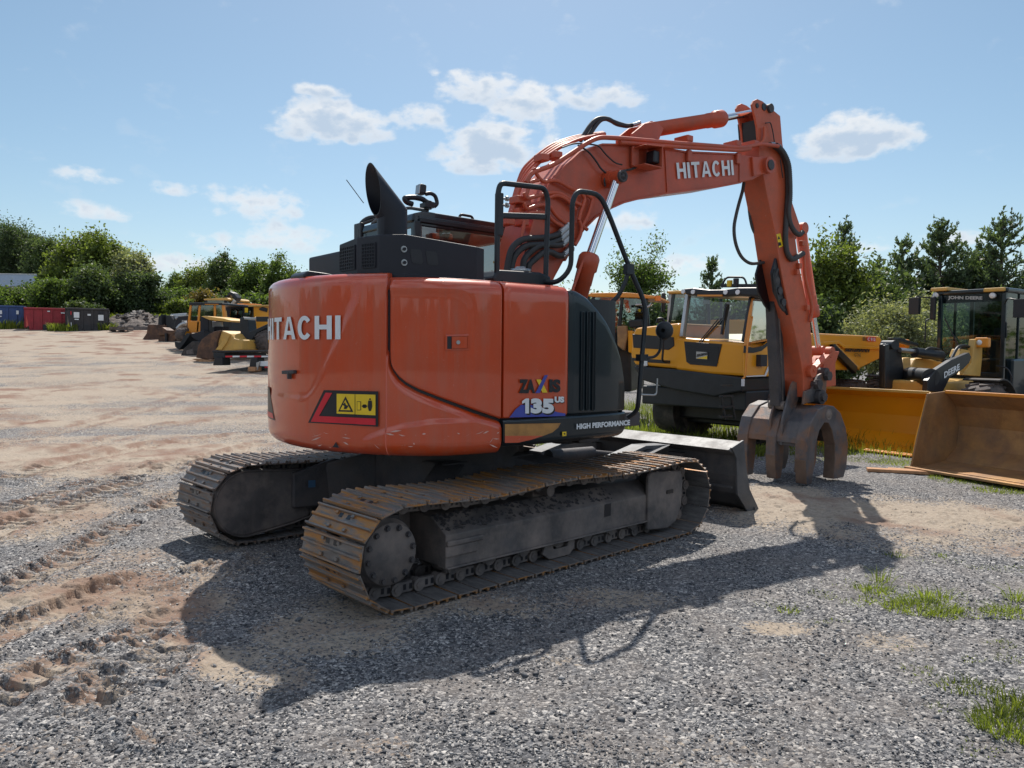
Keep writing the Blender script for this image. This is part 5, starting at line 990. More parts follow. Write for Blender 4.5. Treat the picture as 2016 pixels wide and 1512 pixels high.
    mb = MB(); ipb = [(x * 1.0, z) for x, z in ip]; mb.tube([(x * .985 - .01, of(-.302), z * .97 + .01) for x, z in ip] + [(ip[0][0] * .985 - .01, of(-.302), ip[0][1] * .97 + .01)], .008, n=6, round_=.02); mb.build('housing_weld', M['frame'], TF)
    # inner leg of the X frame
    for sx in (-1, 1):
        mb = MB(); xo = -.95 if sx < 0 else .95; xi = -.35 if sx < 0 else .35
        V = []
        for x, y, zl, zh in ((xo, of(-.25), .22, .62), (xi, s * .45, .40, .80)):
            V += [(x - .19, y, zl), (x + .19, y, zl), (x + .19, y, zh), (x - .19, y, zh)]
        mb.add(V, [(0, 1, 2, 3), (4, 7, 6, 5), (0, 4, 5, 1), (1, 5, 6, 2), (2, 6, 7, 3), (3, 7, 4, 0)]); mb.build('frame_leg', M['darkiron'], TF, .03)
        if s > 0 and sx < 0:
            a_, b_ = np.array(V[3]), np.array(V[7]); 
    return TF
TFr = track(-1); TFl = track(1)
mb = MB(); mb.box((0, 0, .60), (1.1, 1.1, .36)); mb.cyl((0, 0, .74), (0, 0, .84), .60, n=40); lo(mb, 'centre_frame', M['darkiron'], .03)
# long far leg facing the camera (with the small blue label)
la, lb_ = SL(576, 925, .62), SL(770, 905, .62)
mb = MB(); a, b, c, d = SL(578, 932, .78), SL(660, 903, .72), SL(800, 912, .55), SL(800, 985, .55); e, f_ = SL(700, 990, .66), SL(578, 1000, .78)
for dy in (0, .05): pass
V = [a, b, c, d, e, f_]; V2 = [(x, y + .06, z) for x, y, z in V]; mb.add(V + V2, [tuple(range(6)), tuple(range(6, 12))[::-1]] + [(i, 6 + i, 6 + (i + 1) % 6, (i + 1) % 6) for i in range(6)]); LG = lo(mb, 'frame_side_plate', M['darkiron'], .01)
mb = MB(); mb.add([SL(u, v, .72 - .012) for u, v in ((607, 946), (621, 945), (621, 959), (607, 960))], [(0, 1, 2, 3)]); 
t_ = mb.build('blue_sticker', mat('blue_sticker', (.05, .12, .22), .5), LG)
# blade
yb0 = 1.35
BL = MB(); bpf = [(2.62, .715), (2.645, .70), (2.78, .64), (2.80, .42), (2.86, .22), (2.98, .08), (3.10, .01), (3.16, .01), (3.05, .10), (2.95, .26), (2.90, .45), (2.905, .66), (2.90, .77), (2.86, .79)]
BL.prism(bpf, -yb0, yb0); BLo = lo(BL, 'dozer_blade', M['blade'], .006)
for s in (-1, 1):
    mb = MB(); mb.prism([(2.66, .735), (2.90, .80), (2.95, .55), (3.05, .25), (3.26, .0), (3.02, .0), (2.80, .22), (2.76, .62)], s * (yb0 + .002) - .014, s * (yb0 + .002) + .014); mb.build('blade_end_plate', M['blade'], BLo, .004)
    mb = MB(); mb.bar((1.0, s * .42, .52), (2.80, s * .62, .36), .14, .18); mb.box((2.74, s * .62, .42), (.10, .2, .38)); mb.build('blade_arm', M['darkiron'], BLo, .015)
    mb = MB(); mb.add([(1.9, s * .55, .64), (2.6, s * .45, .70), (2.62, s * .62, .70), (1.95, s * .70, .60)], [(0, 1, 2, 3)]); mb.prism([(1.6, .60), (2.2, .72), (2.62, .70), (2.62, .66), (2.2, .68), (1.6, .56)], s * .50 - .10, s * .50 + .10); mb.build('arm_guard_plate', M['blade'], BLo, .004)
mb = MB(); mb.cyl((1.3, 0, .62), (2.0, 0, .60), .07, n=16); mb.cyl((2.0, 0, .60), (2.7, 0, .50), .035, n=14); mb.build('blade_cylinder', M['darkiron'], BLo)
mb = MB(); mb.box((3.14, 0, .025), (.02, 2.78, .04)); mb.build('cutting_edge', M['frame'], BLo, .004)
mb = MB(); mb.bar((2.755, -yb0 + .03, .30), (2.755, yb0 - .03, .30), .02, .02); mb.build('blade_rib', M['blade'], BLo)
# ------------------------------------------------------------------ other machines of the yard
class Fr:
    """upright local frame at (x, y, z) turned by yaw; turns photo pixels into points of its planes"""
    def __init__(s, x, y, yaw, z=0): s.o = np.array([x, y, z], float); s.y = R_(yaw); s.R = rz(s.y)
    def loc(s, P): return s.R.T @ (np.asarray(P, float) - s.o)
    def _p(s, u, v, ax, c):
        n = s.R @ ax; d = ray(u, v); t = (c - n @ (CAM - s.o)) / (n @ d); return tuple(map(float, s.loc(CAM + t * d)))
    def side(s, u, v, c=0): return s._p(u, v, np.array([0, 1., 0]), c)
    def front(s, u, v, c=0): return s._p(u, v, np.array([1., 0, 0]), c)
    def thing(s, name, label, cat, group=None): return thing(name, tuple(s.o), s.y, label, cat, group)
def wheel(parent, c, r, w, axis=(0, 1, 0), rimm='yellow', tyre='rubbert', lugs=22):
    mb = MB(); a = nrm(axis); c = np.array(c, float)
    mb.lathe(c - a * w / 2, a, [(0, r * .52), (0, r * .8), (w * .08, r * .93), (w * .2, r * .975), (w * .8, r * .975), (w * .92, r * .93), (w, r * .8), (w, r * .52)], n=32)
    x = nrm(np.cross(a, [0, 0, 1.]))
    for k in range(lugs):
        for sd_ in (-1, 1):
            t = 2 * math.pi * (k + (.5 if sd_ > 0 else 0)) / lugs; t2 = t + sd_ * .16; e = x * math.cos(t) + np.array([0, 0, 1.]) * math.sin(t); e2 = x * math.cos(t2) + np.array([0, 0, 1.]) * math.sin(t2)
            mb.bar(c + a * sd_ * w * .02 + e * r * .985, c + a * sd_ * w * .47 + e2 * r * .96, r * .10, r * .07, up=e)
    wh = mb.build('wheel', M[tyre], parent)
    mb = MB(); mb.lathe(c - a * w * .5, a, [(w * .05, .001), (w * .05, r * .2), (0, r * .22), (w * .12, r * .45), (0, r * .53), (w, r * .53), (w * .88, r * .45), (w, r * .22), (w * .95, r * .2), (w * .95, .001)], n=24); mb.build('rim', M[rimm], wh)
    return wh
def pr(fr, P, ax, c, th, name, m, parent, bevel=.01):
    """prism traced on a plane of the frame ('side': y=c, 'front': x=c), th thick, away from the viewer"""
    Q = [getattr(fr, ax)(u, v, c) for u, v in P]; mb = MB(); n = len(Q); k = 1 if ax == 'side' else 0
    B = [tuple(q[i] + (th if i == k else 0) for i in range(3)) for q in Q]; mb.add(Q + B, [tuple(range(n)), tuple(range(n, 2 * n))[::-1]] + [(i, n + i, n + (i + 1) % n, (i + 1) % n) for i in range(n)]); return mb.build(name, m, parent, bevel)
def z6(x, y): return (1150 + x / 3.978, 520 + y / 3.978)     # crop scales used while measuring
def z7(x, y): return (1600 + x / 3.4375, 540 + y / 3.4375)
def dumper():
    f = Fr(4.01, 13.0, 40.5); T = f.thing('articulated_dumper', 'yellow site dumper with glazed cab and a tipping skip, parked behind the steel grapple', 'dumper')
    F = lambda x, y, c=0: f.front(*z6(x, y), c)
    # chassis
    pr(f, [z6(*p) for p in ((385, 798), (700, 822), (1240, 888), (1235, 1000), (1150, 1010), (1020, 1040), (700, 985), (440, 905))], 'front', -.05, 1.2, 'chassis', M['black'], T, .03)
    mb = MB(); mb.box((2.4, 1.2, .95), (2.6, 1.3, .5)); mb.box((.9, 1.25, .9), (1.6, 2.3, .35)); mb.build('rear_chassis', M['black'], T, .03)
    # cab lower
    pr(f, [z6(*p) for p in ((718, 572), (775, 575), (1262, 618), (1262, 880), (980, 862), (712, 828), (705, 740))], 'front', 0, 1.45, 'cab_body', M['yellow'], T, .05)
    pr(f, [z6(*p) for p in ((782, 606), (1078, 626), (1036, 802), (830, 785), (800, 765))], 'front', -.014, .02, 'front_grille', M['blackd'], T, .004)
    mb = MB()
    for k in range(7): y = 640 + k * 20; a, b = F(805, y - 6, -.02), F(1050, y + 12, -.02); mb.bar(a, b, .012, .014)
    mb.build('grille_slats', M['black'], T)
    mb = MB(); mb.add([F(x, y, -.03) for x, y in ((877, 740), (965, 746), (966, 690), (878, 684))], [(0, 1, 2, 3)]); bd = mb.build('maker_plate', M['galv'], T); mb = MB(); mb.add([F(x, y, -.033) for x, y in ((880, 738), (963, 744), (964, 718))], [(0, 1, 2)]); mb.build('plate_triangle', M['yel'], bd)
    V, Fc = text_mesh('BERGMANN', 1, .03, shear=.2); o, x_, y_ = (np.array(F(*p, -.036)) for p in ((880, 728), (964, 712), (881, 706))); mb = MB(); mb.add([o + (x_ - o) * a + (y_ - o) * b for a, b in V], Fc); mb.build('plate_lettering', M['blackd'], bd)
    # windscreen, pillars, roof
    mb = MB(); mb.add([F(800, 248, .12), F(1300, 266, .12), F(1245, 605, .0), F(752, 566, .0)], [(0, 1, 2, 3)]); mb.build('windscreen', M['cleargl'], T)
    mb = MB(); mb.bar(F(815, 240, .12), F(770, 570, 0), .07, .10); mb.build('front_pillar', M['galv'], T, .01)
    mb = MB(); mb.bar(F(1308, 260, .12), F(1248, 610, 0), .05, .08); mb.build('front_pillar', M['blackd'], T, .01)
    rf = [F(765, 195), F(1300, 195)]; 
    pr(f, [z6(*p) for p in ((768, 192), (850, 185), (980, 200), (1100, 198), (1200, 182), (1420, 180), (1425, 262), (1200, 250), (980, 262), (790, 240))], 'front', -.08, 1.7, 'cab_roof', M['blackd'], T, .04)
    for x, y in ((778, 215), (855, 218), (1110, 220), (1205, 220)): p = np.array(F(x, y, -.085)); mb = MB(); mb.cyl(p, p - (.02, 0, 0), .04, n=14); mb.build('roof_light', M['lamp'], T)
    mb = MB(); mb.bar(F(890, 246, -.1), F(1082, 246, -.1), .03, .03); mb.build('roof_trim', M['orangey'], T)
    mb = MB(); mb.tube([F(1080, 170, .3), F(1110, 102, .3), (F(1255, 102, .3)), F(1275, 170, .3)], .018, n=8, round_=.08); mb.bar(F(1075, 162, .3), F(1430, 162, .3), .03, .03); mb.bar(F(1075, 176, .3), F(1430, 176, .3), .03, .03); mb.build('roof_rack', M['blackd'], T)
    p = np.array(F(1140, 150, .3)); mb = MB(); mb.cyl(p - (0, 0, .06), p + (0, 0, .05), .05, n=14); mb.build('beacon', M['yel'], T); p = np.array(F(1190, 140, .3)); mb = MB(); mb.cyl(p - (0, 0, .08), p + (0, 0, .06), .05, n=14); mb.build('air_cap', M['blackd'], T)
    # wiper, interior
    mb = MB(); mb.bar(F(920, 610, -.02), F(1080, 425, .02), .02, .02); mb.bar(F(900, 612, -.02), F(1050, 430, .02), .015, .015); mb.bar(F(1112, 310, .06), F(1075, 550, .0), .03, .03); mb.build('wiper', M['blackd'], T)
    mb = MB(); mb.box((.75, .35, 1.45), (.5, .5, .5)); mb.box((.95, .30, 1.9), (.14, .5, .7)); mb.build('seat', M['seat'], T, .05); mb = MB(); mb.tube([(.45 + .02 * math.sin(t), .5 + .18 * math.cos(t), 1.80 + .18 * math.sin(t) * .4) for t in np.linspace(0, 2 * math.pi, 17)], .014, n=6, round_=0); mb.box((.3, .5, 1.6), (.2, 1.2, .2)); mb.build('steering_wheel', M['interior'], T)
    mb = MB(); mb.box((1.42, .75, 1.5), (.05, 1.4, .75)); mb.box((.75, 1.36, 1.6), (1.3, .04, .75)); mb.bar((1.42, .05, 1.8), (1.42, .05, 2.7), .06, .06); mb.bar((1.42, 1.4, 1.8), (1.42, 1.4, 2.7), .06, .06); mb.bar((1.42, .75, 1.8), (1.42, .75, 2.7), .05, .05); mb.box((.25, .75, 1.55), (.35, 1.3, .2)); mb.build('cab_back_wall', M['interior'], T)
    mb = MB(); q_ = F(960, 285, .14); mb.box(q_, (.01, .14, .12)); mb.build('paper_sheet', M['white'], T)
    # near side of the cab: door with window, pillars
    H = lambda x, y, c=0: f.side(*z6(x, y), c)
    pr(f, [z6(*p) for p in ((1262, 640), (1300, 640), (1345, 690), (1460, 590), (1570, 560), (1572, 880), (1262, 880))], 'side', -.01, .05, 'cab_door', M['yellow'], T, .02)
    pr(f, [z6(*p) for p in ((1255, 640), (1330, 655), (1400, 640), (1460, 595), (1460, 622), (1390, 680), (1330, 695), (1250, 695))], 'side', -.02, .012, 'door_trim', M['blackd'], T, .004)
    mb = MB(); mb.add([H(1325, 275), H(1600, 275), H(1600, 560), H(1460, 585), H(1345, 610), H(1290, 610)], [tuple(range(6))]); mb.build('door_window', M['glass'], T)
    for (a, b, m_) in (((1322, 268), (1265, 640), 'orangey'), ((1600, 268), (1605, 560), 'blackd'), ((1320, 264), (1640, 264), 'blackd'), ((1300, 612), (1600, 560), 'orangey'), ((1420, 264), (1415, 590), 'blackd')):
        mb = MB(); mb.bar(H(*a, .03), H(*b, .03), .05, .06, up=(0, 1, 0)); mb.build('door_frame', M[m_], T, .008)
    mb = MB(); mb.tube([H(1300, 410, -.06), H(1318, 410, -.06), H(1278, 640, -.06), H(1262, 880, -.06), H(1240, 900, -.04)], .016, n=8, round_=.03); mb.build('grab_handle', M['orangey'], T)
    mb = MB(); mb.box(H(1244, 928, -.05), (.03, .05, .12)); mb.build('side_marker', M['white'], T, .004)
    mb = MB(); mb.add([H(1270, 875, -.025), H(1412, 868, -.025), H(1440, 800, -.025), H(1475, 790, -.025), H(1475, 802, -.025), H(1455, 806, -.025), H(1425, 878, -.025), H(1270, 884, -.025)], [tuple(range(8))]); mb.build('side_stripe', M['white'], T)
    # hood beside the cab
    pr(f, [z6(*p) for p in ((378, 545), (400, 500), (745, 460), (745, 560), (740, 822), (395, 790), (362, 720))], 'front', .0, 1.5, 'engine_hood', M['yellow'], T, .05)
    pr(f, [z6(*p) for p in ((376, 548), (700, 572), (705, 640), (660, 672), (385, 655))], 'front', -.012, .02, 'hood_grille', M['blackd'], T, .01)
    pr(f, [z6(*p) for p in ((375, 733), (672, 755), (670, 780), (520, 772), (375, 755))], 'front', -.012, .02, 'lower_intake', M['blackd'], T, .008)
    pr(f, [z6(*p) for p in ((462, 755), (494, 757), (494, 796), (462, 793))], 'front', -.02, .012, 'plate_label', M['white'], T, 0)
    mb = MB(); c = np.array(F(620, 545, -.25)); mb.lathe(c + (.03, 0, 0), (-1, 0, 0), [(0, .001), (0, .12), (.03, .12), (.05, .09), (.06, .001)], n=18); mb.tube([c, c + (0, 0, -.35), c + (0, .02, -.5), c + (.25, .05, -.52)], .02, n=8); mb.build('front_mirror', M['blackd'], T)
    # wheels, step ladder
    mb = MB(); a, b = H(1150, 1030, .1), H(1180, 1210, .1)
    for s_ in (0, .28): mb.bar((a[0] - s_, a[1], a[2]), (b[0] - s_, b[1], b[2]), .03, .04)
    for k in range(4): z = b[2] + .05 + k * .17; mb.box((a[0] - .14, .1, z), (.3, .08, .03))
    mb.build('step_ladder', M['black'], T)
    for x, y in ((1.25, .28), (1.25, 2.15), (4.1, .25), (4.1, 2.2)): wheel(T, (x, y, .60), .60, .55, rimm='blackd')
    mb = MB(); mb.box((1.6, 1.25, .62), (1.5, 1.3, .5)); mb.box((.9, 1.3, .62), (.5, 1.9, .3)); mb.build('underbody_shade', M['blackd'], T, .03)  # black boxes that stand in for the dark shadow below the chassis
    mb = MB(); mb.cyl((.85, 1.9, .58), (.85, 2.4, .58), .42, n=24); mb.build('tyre_drum', M['rubber'], T, .03)  # plain rubber drum standing in for a tyre
    # tipping skip, traced on the near side
    K = lambda P: [z7(*p) for p in P]
    o_ = [(0, 398), (35, 398), (455, 420), (480, 470), (478, 560), (300, 648), (60, 650), (-60, 640), (-120, 500)]
    pr(f, K(o_), 'side', .08, 2.25, 'skip_body', M['yellow'], T, .03)
    mb = MB(); sd_ = lambda x, y, c: f.side(*z7(x, y), c)
    for a, b in (((40, 470), (170, 460)), ((170, 460), (205, 490)), ((205, 490), (470, 500)), ((150, 480), (310, 640))): mb.bar(sd_(*a, .05), sd_(*b, .05), .06, .05, up=(0, 1, 0))
    mb.build('skip_rib', M['yellow'], T, .008)
    mb = MB(); mb.bar(sd_(130, 495, .02), sd_(285, 650, .02), .16, .1, up=(0, 1, 0)); mb.build('tipping_ram', M['blackd'], T, .02)
    for nm, bd_, c, m_, bo, sh in (('skip_lettering', 'BERGMANN', ((220, 522), (388, 530), (222, 485)), 'blackd', .05, .25), ('type_lettering', 'GTNE', ((282, 556), (326, 558), (283, 534)), 'blackd', .0, 0), ('code_lettering', 'C 912', ((372, 450), (424, 453), (372, 427)), 'white', .03, 0)):
        P_ = [np.array(f.side(*z7(*q_), .056)) for q_ in c]; V, Fc = text_mesh(bd_, 1, bo, shear=sh); mb = MB(); mb.add([P_[0] + (P_[1] - P_[0]) * a + (P_[2] - P_[0]) * b for a, b in V], Fc); mb.build(nm, M[m_], T)
    mb = MB(); mb.add([sd_(*q_, .06) for q_ in ((370, 453), (428, 456), (428, 424), (370, 421))], [(0, 1, 2, 3)]); mb.build('red_plate', M['red'], T)
    mb = MB()
    for x in (340, 350, 360): mb.add([sd_(*q_, .06) for q_ in ((x, 450), (x + 5, 450), (x + 5, 424), (x, 424))], [(0, 1, 2, 3)])
    tag(mb.build('plate_bars', M['blackd'], T))
dumper()
def wheel_loader():
    f = Fr(6.75, 12.88, 35); T = f.thing('wheel_loader', 'black and yellow wheel loader with a clean yellow bucket resting on the grass', 'wheel loader')
    # bucket: open towards the viewer (-x)
    top = f.side(*z7(822, 800), 0)[2]; W_ = 2.48; prof = [(0, .03), (.25, .03), (.62, .08), (.88, .30), (.92, .62), (.80, .95), (.52, top)]
    inn = [(x - .03 if i else x, z + .025 if i < 3 else z) for i, (x, z) in enumerate(prof)]
    mb = MB(); mb.prism(prof + inn[::-1], 0, W_); bk = mb.build('bucket', M['yellow'], T, .006)
    for y in (-.02, W_ + .0): mb = MB(); mb.prism([(-.0, .02), (.62, .05), (.90, .30), (.94, .62), (.82, .95), (.52, top + .01), (.40, top - .05), (.10, .35)], y, y + .02); mb.build('bucket_cheek', M['yellow'], bk, .004)
    mb = MB(); mb.box((.02, W_ / 2, .03), (.22, W_ + .08, .03)); mb.build('cutting_edge', M['orangey'], bk, .006)
    mb = MB(); mb.bar((.52, 0, top), (.52, W_, top), .05, .05); mb.build('bucket_lip', M['yellowp'], bk, .01)
    # coupler and lift arms
    P = lambda x, y, c: f.side(*z7(x, y), c)
    def tr(pts, c, th, name, m, b=.015, par=T): return pr(f, [z7(*p) for p in pts], 'side', c, th, name, M[m], par, b)
    tr([(480, 470), (560, 460), (600, 500), (620, 640), (620, 780), (475, 770)], 1.35, .10, 'coupler', 'black', .03)
    tr([(490, 480), (520, 470), (520, 770), (490, 770)], 1.2, .05, 'coupler_plate', 'black')
    mb = MB(); mb.cyl(P(480, 478, 1.5), P(560, 478, 1.2), .09, n=16); mb.cyl(P(600, 680, 1.6), P(800, 700, .6), .17, n=20); mb.build('cross_tube', M['black'], T)
    tr([(775, 790), (780, 720), (830, 650), (940, 580), (1060, 530), (1075, 560), (1060, 600), (1020, 640), (930, 700), (880, 800)], .55, .10, 'lift_arm', 'blackd', .01)
    o_, x_, y_ = (np.array(P(x, y, .54)) for x, y in ((890, 705), (995, 645), (889, 662))); V, Fc = text_mesh('DEERE', 1, .04); mb = MB(); mb.add([o_ + (x_ - o_) * a + (y_ - o_) * b for a, b in V], Fc); mb.build('arm_lettering', M['white'], T)
    tr([(540, 430), (600, 430), (720, 470), (715, 490), (600, 460), (560, 460)], 1.6, .12, 'tilt_lever', 'black')
    mb = MB(); mb.cyl(P(590, 512, 1.3), P(700, 525, 1.2), .045, n=14); mb.cyl(P(690, 525, 1.25), P(850, 545, 1.1), .085, n=16); mb.build('tilt_cylinder', M['galv'], T)
    mb = MB(); mb.cyl(P(690, 528, 1.2), P(870, 552, 1.05), .10, n=16); mb.build('cylinder_body', M['black'], T)
    for k in range(3): mb = MB(); mb.tube([P(740 + 20 * k, 530, 1.1), P(790 + 20 * k, 495, 1.1), P(870, 510 + 10 * k, 1.1), P(890, 590 + 8 * k, 1.0)], .022, n=8, round_=.1); mb.build('hose', M['hose'], T)
    tr([(660, 640), (700, 570), (760, 565), (860, 590), (900, 600), (860, 660), (820, 700), (660, 660)], 1.25, .5, 'front_frame', 'yellowp', .03)
    tr([(990, 560), (1010, 505), (1060, 515), (1080, 530), (1060, 600), (1000, 560)], .75, .2, 'arm_root', 'yellowp')
    tr([(1015, 680), (1075, 600), (1100, 440), (1150, 435), (1148, 560), (1135, 690)], .7, .12, 'headlight_bracket', 'yellowp', .01)
    p = np.array(P(1150, 462, .62)); mb = MB(); mb.box(p, (.16, .26, .2)); hl = mb.build('headlight', M['orangey'], T, .03); mb = MB(); mb.lathe(p + (-.08, .03, 0), (-1, 0, 0), [(0, .055), (.012, .05), (.018, .001)], n=16); mb.build('lens', M['lamp'], hl)
    p = np.array(P(610, 470, 1.9)); mb = MB(); mb.box(p, (.14, .24, .18)); hl = mb.build('headlight', M['orangey'], T, .03); mb = MB(); mb.box(p + (-.08, 0, -.06), (.02, .14, .08)); mb.build('lens', M['amber'], hl)
    mb = MB(); mb.tube([P(930, 590, .8), P(980, 490, .8), P(1030, 480, .8), P(1080, 500, .8)], .03, n=8); mb.tube([P(950, 590, .85), P(1000, 495, .85), P(1060, 490, .85)], .03, n=8); mb.build('feed_pipe', M['black'], T)
    # cab
    X0 = 4.3; Q = lambda x, y, c=X0: f.front(*z7(x, y), c)
    c0, c1 = Q(850, 700), Q(1280, 700); yl, yr = c0[1], c1[1]; zt_ = Q(1060, 125)[2]; zb_ = Q(1060, 660)[2]; D = 1.45
    mb = MB(); mb.box((X0 + 1.8, (yl + yr) / 2, 1.25), (3.2, 1.5, .8)); CB = mb.build('cab_base', M['navy'], T, .04)
    mb = MB()
    for y in (yl, yr):
        s_ = -1 if y == yl else 1
        for x in (X0, X0 + D): mb.bar((x, y, zb_ - .4), (x, y, zt_ - .03), .08, .08, up=(1, 0, 0))
        mb.bar((X0 + D * .45, y, zb_ - .4), (X0 + D * .45, y, zt_ - .03), .05, .05, up=(1, 0, 0))
    mb.bar((X0, yl, zb_ - .05), (X0, yr, zb_ - .05), .08, .1)
    mb.build('cab_pillars', M['navy'], T, .01)
    mb = MB(); mb.add([(X0 + .01, yl, zb_), (X0 + .01, yr, zb_), (X0 + .01, yr, zt_), (X0 + .01, yl, zt_)], [(0, 1, 2, 3)]); mb.build('windscreen', M['cleargl'], T)
    for y, nm in ((yl, 'far_window'), (yr, 'door_window')): mb = MB(); mb.add([(X0, y, zb_ - .35), (X0 + D, y, zb_ - .35), (X0 + D, y, zt_), (X0, y, zt_)], [(0, 1, 2, 3)]); mb.build(nm, M['glass'], T)
    mb = MB(); mb.add([(X0 + D, yl, zb_), (X0 + D, yr, zb_), (X0 + D, yr, zt_), (X0 + D, yl, zt_)], [(0, 1, 2, 3)]); mb.build('rear_window', M['cleargl'], T)
    mb = MB(); mb.box((X0 + D / 2, (yl + yr) / 2, zt_ + .02), (D + .16, abs(yl - yr) + .18, .09)); RF = mb.build('cab_roof', M['navy'], T, .03)
    for a, b in (((800, 96), (915, 96)), ((1158, 98), (1300, 105))):
        p0, p1 = Q(*a, X0 - .12), Q(*b, X0 - .12); mb = MB(); mb.box(((X0 + D / 2), (p0[1] + p1[1]) / 2, p0[2] - .03), (D + .3, abs(p0[1] - p1[1]), .075)); mb.build('roof_edge', M['yellowp'], T, .02)
    for x, y in ((830, 140), (1215, 143)): p = np.array(Q(x, y, X0 - .1)); mb = MB(); mb.lathe(p, (-1, 0, 0), [(-.08, .05), (0, .06), (.01, .055), (.012, .001)], n=16); mb.build('roof_lamp', M['lamp'], T)
    o_, x_, y_ = (np.array(Q(x, y, X0 - .012)) for x, y in ((916, 174), (1148, 178), (916, 146))); V, Fc = text_mesh('JOHN DEERE', 1, .04); mb = MB(); mb.add([o_ + (x_ - o_) * a + (y_ - o_) * b for a, b in V], Fc); mb.build('windscreen_lettering', M['galv'], T)
    mb = MB(); mb.box((X0 + .02, (yl + yr) / 2, zt_ - .1), (.02, abs(yl - yr), .2)); mb.build('sun_band', M['navy'], T)
    ym_ = (yl + yr) / 2; mb = MB(); mb.box((X0 + .95, ym_ - .1, zb_ - .05), (.5, .5, .2)); mb.box((X0 + 1.15, ym_ - .1, zb_ + .35), (.14, .5, .65)); mb.box((X0 + 1.17, ym_ - .1, zb_ + .85), (.1, .3, .2)); mb.build('seat', M['seat'], T, .05)
    mb = MB(); mb.tube([(X0 + .5 + .03 * math.sin(t), ym_ + .2 * math.cos(t), zb_ + .3 + .09 * math.sin(t)) for t in np.linspace(0, 2 * math.pi, 17)], .014, n=6, round_=0); mb.bar((X0 + .4, ym_, zb_ - .2), (X0 + .5, ym_, zb_ + .3), .06, .06); mb.build('steering_wheel', M['interior'], T)
    mb = MB(); mb.bar(Q(895, 300, X0 - .04), Q(985, 480, X0 - .04), .025, .02); mb.bar(Q(880, 560, X0 - .04), Q(985, 480, X0 - .04), .02, .02); mb.build('wiper', M['blackd'], T)
    for (m0, m1, m2) in (((690, 215), (700, 150), (800, 160)), ((1405, 230), (1320, 160), (1300, 200))):
        p = np.array(Q(*m0, X0 - .45)); mb = MB(); mb.box(p, (.1, .22, .36)); mb.tube([p + (0, 0, .15), Q(*m1, X0 - .4), Q(*m2, X0)], .016, n=8); mb.build('door_mirror', M['blackd'], T, .03)
    mb = MB(); p = np.array(Q(815, 230, X0 - .2)); mb.box(p, (.08, .12, .5)); mb.build('long_mirror', M['blackd'], T, .03)
    mb = MB(); mb.tube([Q(760, 460, X0 - .3), Q(765, 310, X0 - .3), Q(800, 300, X0 - .2)], .014, n=8); mb.tube([Q(1290, 330, X0 + .0), Q(1310, 320, X0), Q(1310, 430, X0)], .014, n=8); mb.tube([Q(1240, 620, X0 - .3), Q(1320, 630, X0 - .3), Q(1350, 700, X0 - .3)], .014, n=8); mb.build('handrail', M['blackd'], T)
    # fenders and wheels
    for y in (yr - .35, yl + .35):
        wheel(T, (X0 - 1.55, y, .61), .61, .5, rimm='yellowp'); wheel(T, (X0 + 2.0, y, .61), .61, .5, rimm='yellowp')
        mb = MB(); P_ = [(X0 - 1.55 + .70 * math.cos(t), .61 + .68 * math.sin(t)) for t in np.linspace(R_(105), R_(15), 10)]; P2 = [(x, z - .03) for x, z in P_][::-1]; mb.prism(P_ + P2, y - .32, y + .32); mb.build('fender', M['rubber'], T, .01)
    mb = MB(); mb.box((X0 + 2.9, ym_, 1.25), (1.9, 1.3, .7)); mb.build('engine_hood', M['yellow'], T, .06)
    mb = MB(); mb.box((X0 - 1.2, ym_, .95), (2.6, .9, .55)); mb.build('front_chassis', M['yellowp'], T, .05)
wheel_loader()
def loose_bucket():
    f = Fr(5.93, 11.30, -65); T = f.thing('loader_bucket', 'large worn rusty bucket standing on boards in the grass with its open side out', 'loader bucket'); W_ = 2.7; h = 1.17
    prof = [(0, .06), (.35, .05), (.75, .10), (1.0, .32), (1.05, .65), (.95, .95), (.70, h)]; inn = [(x - .03 if i else x, z + .03 if i < 3 else z) for i, (x, z) in enumerate(prof)]
    mb = MB(); mb.prism(prof + inn[::-1], 0, W_, axes='yz'); mb.build('bucket_shell', M['rustbk'], T, .006)
    for x, nm in ((-.025, 'side_cheek'), (W_, 'side_cheek')): mb = MB(); mb.prism([(-.02, .04), (.75, .08), (1.03, .32), (1.08, .65), (.97, .95), (.70, h + .01), (.30, h - .02), (.12, .55)], x, x + .025, axes='yz'); mb.build(nm, M['rustbk'], T, .004)
    mb = MB(); mb.box((W_ / 2, .02, .06), (W_ + .1, .25, .035)); mb.build('cutting_edge', M['rustbk'], T, .006); mb = MB(); mb.box((W_ / 2, .70, h), (W_, .06, .05)); mb.build('top_lip', M['orangey'], T, .01)
    for k, (dx, a) in enumerate(((.05, 4), (.28, -3))):
        b = MB(); b.box((0, 0, .02), (1.5, .16, .045)); P = f.R @ np.array([.25 + .2 * k, -.12 + dx * .9, 0]) + f.o; o = b.build('wooden_board', M['wood'], None, .005); o.location = (P[0], P[1], .012 + .002 * k); o.rotation_euler = (0, 0, R_(-22 + a)); tag(o, ('front plank under the rusty loader bucket', 'rear plank half hidden under the rusty loader bucket')[k], 'board', 'planks under the rusty bucket')
loose_bucket()
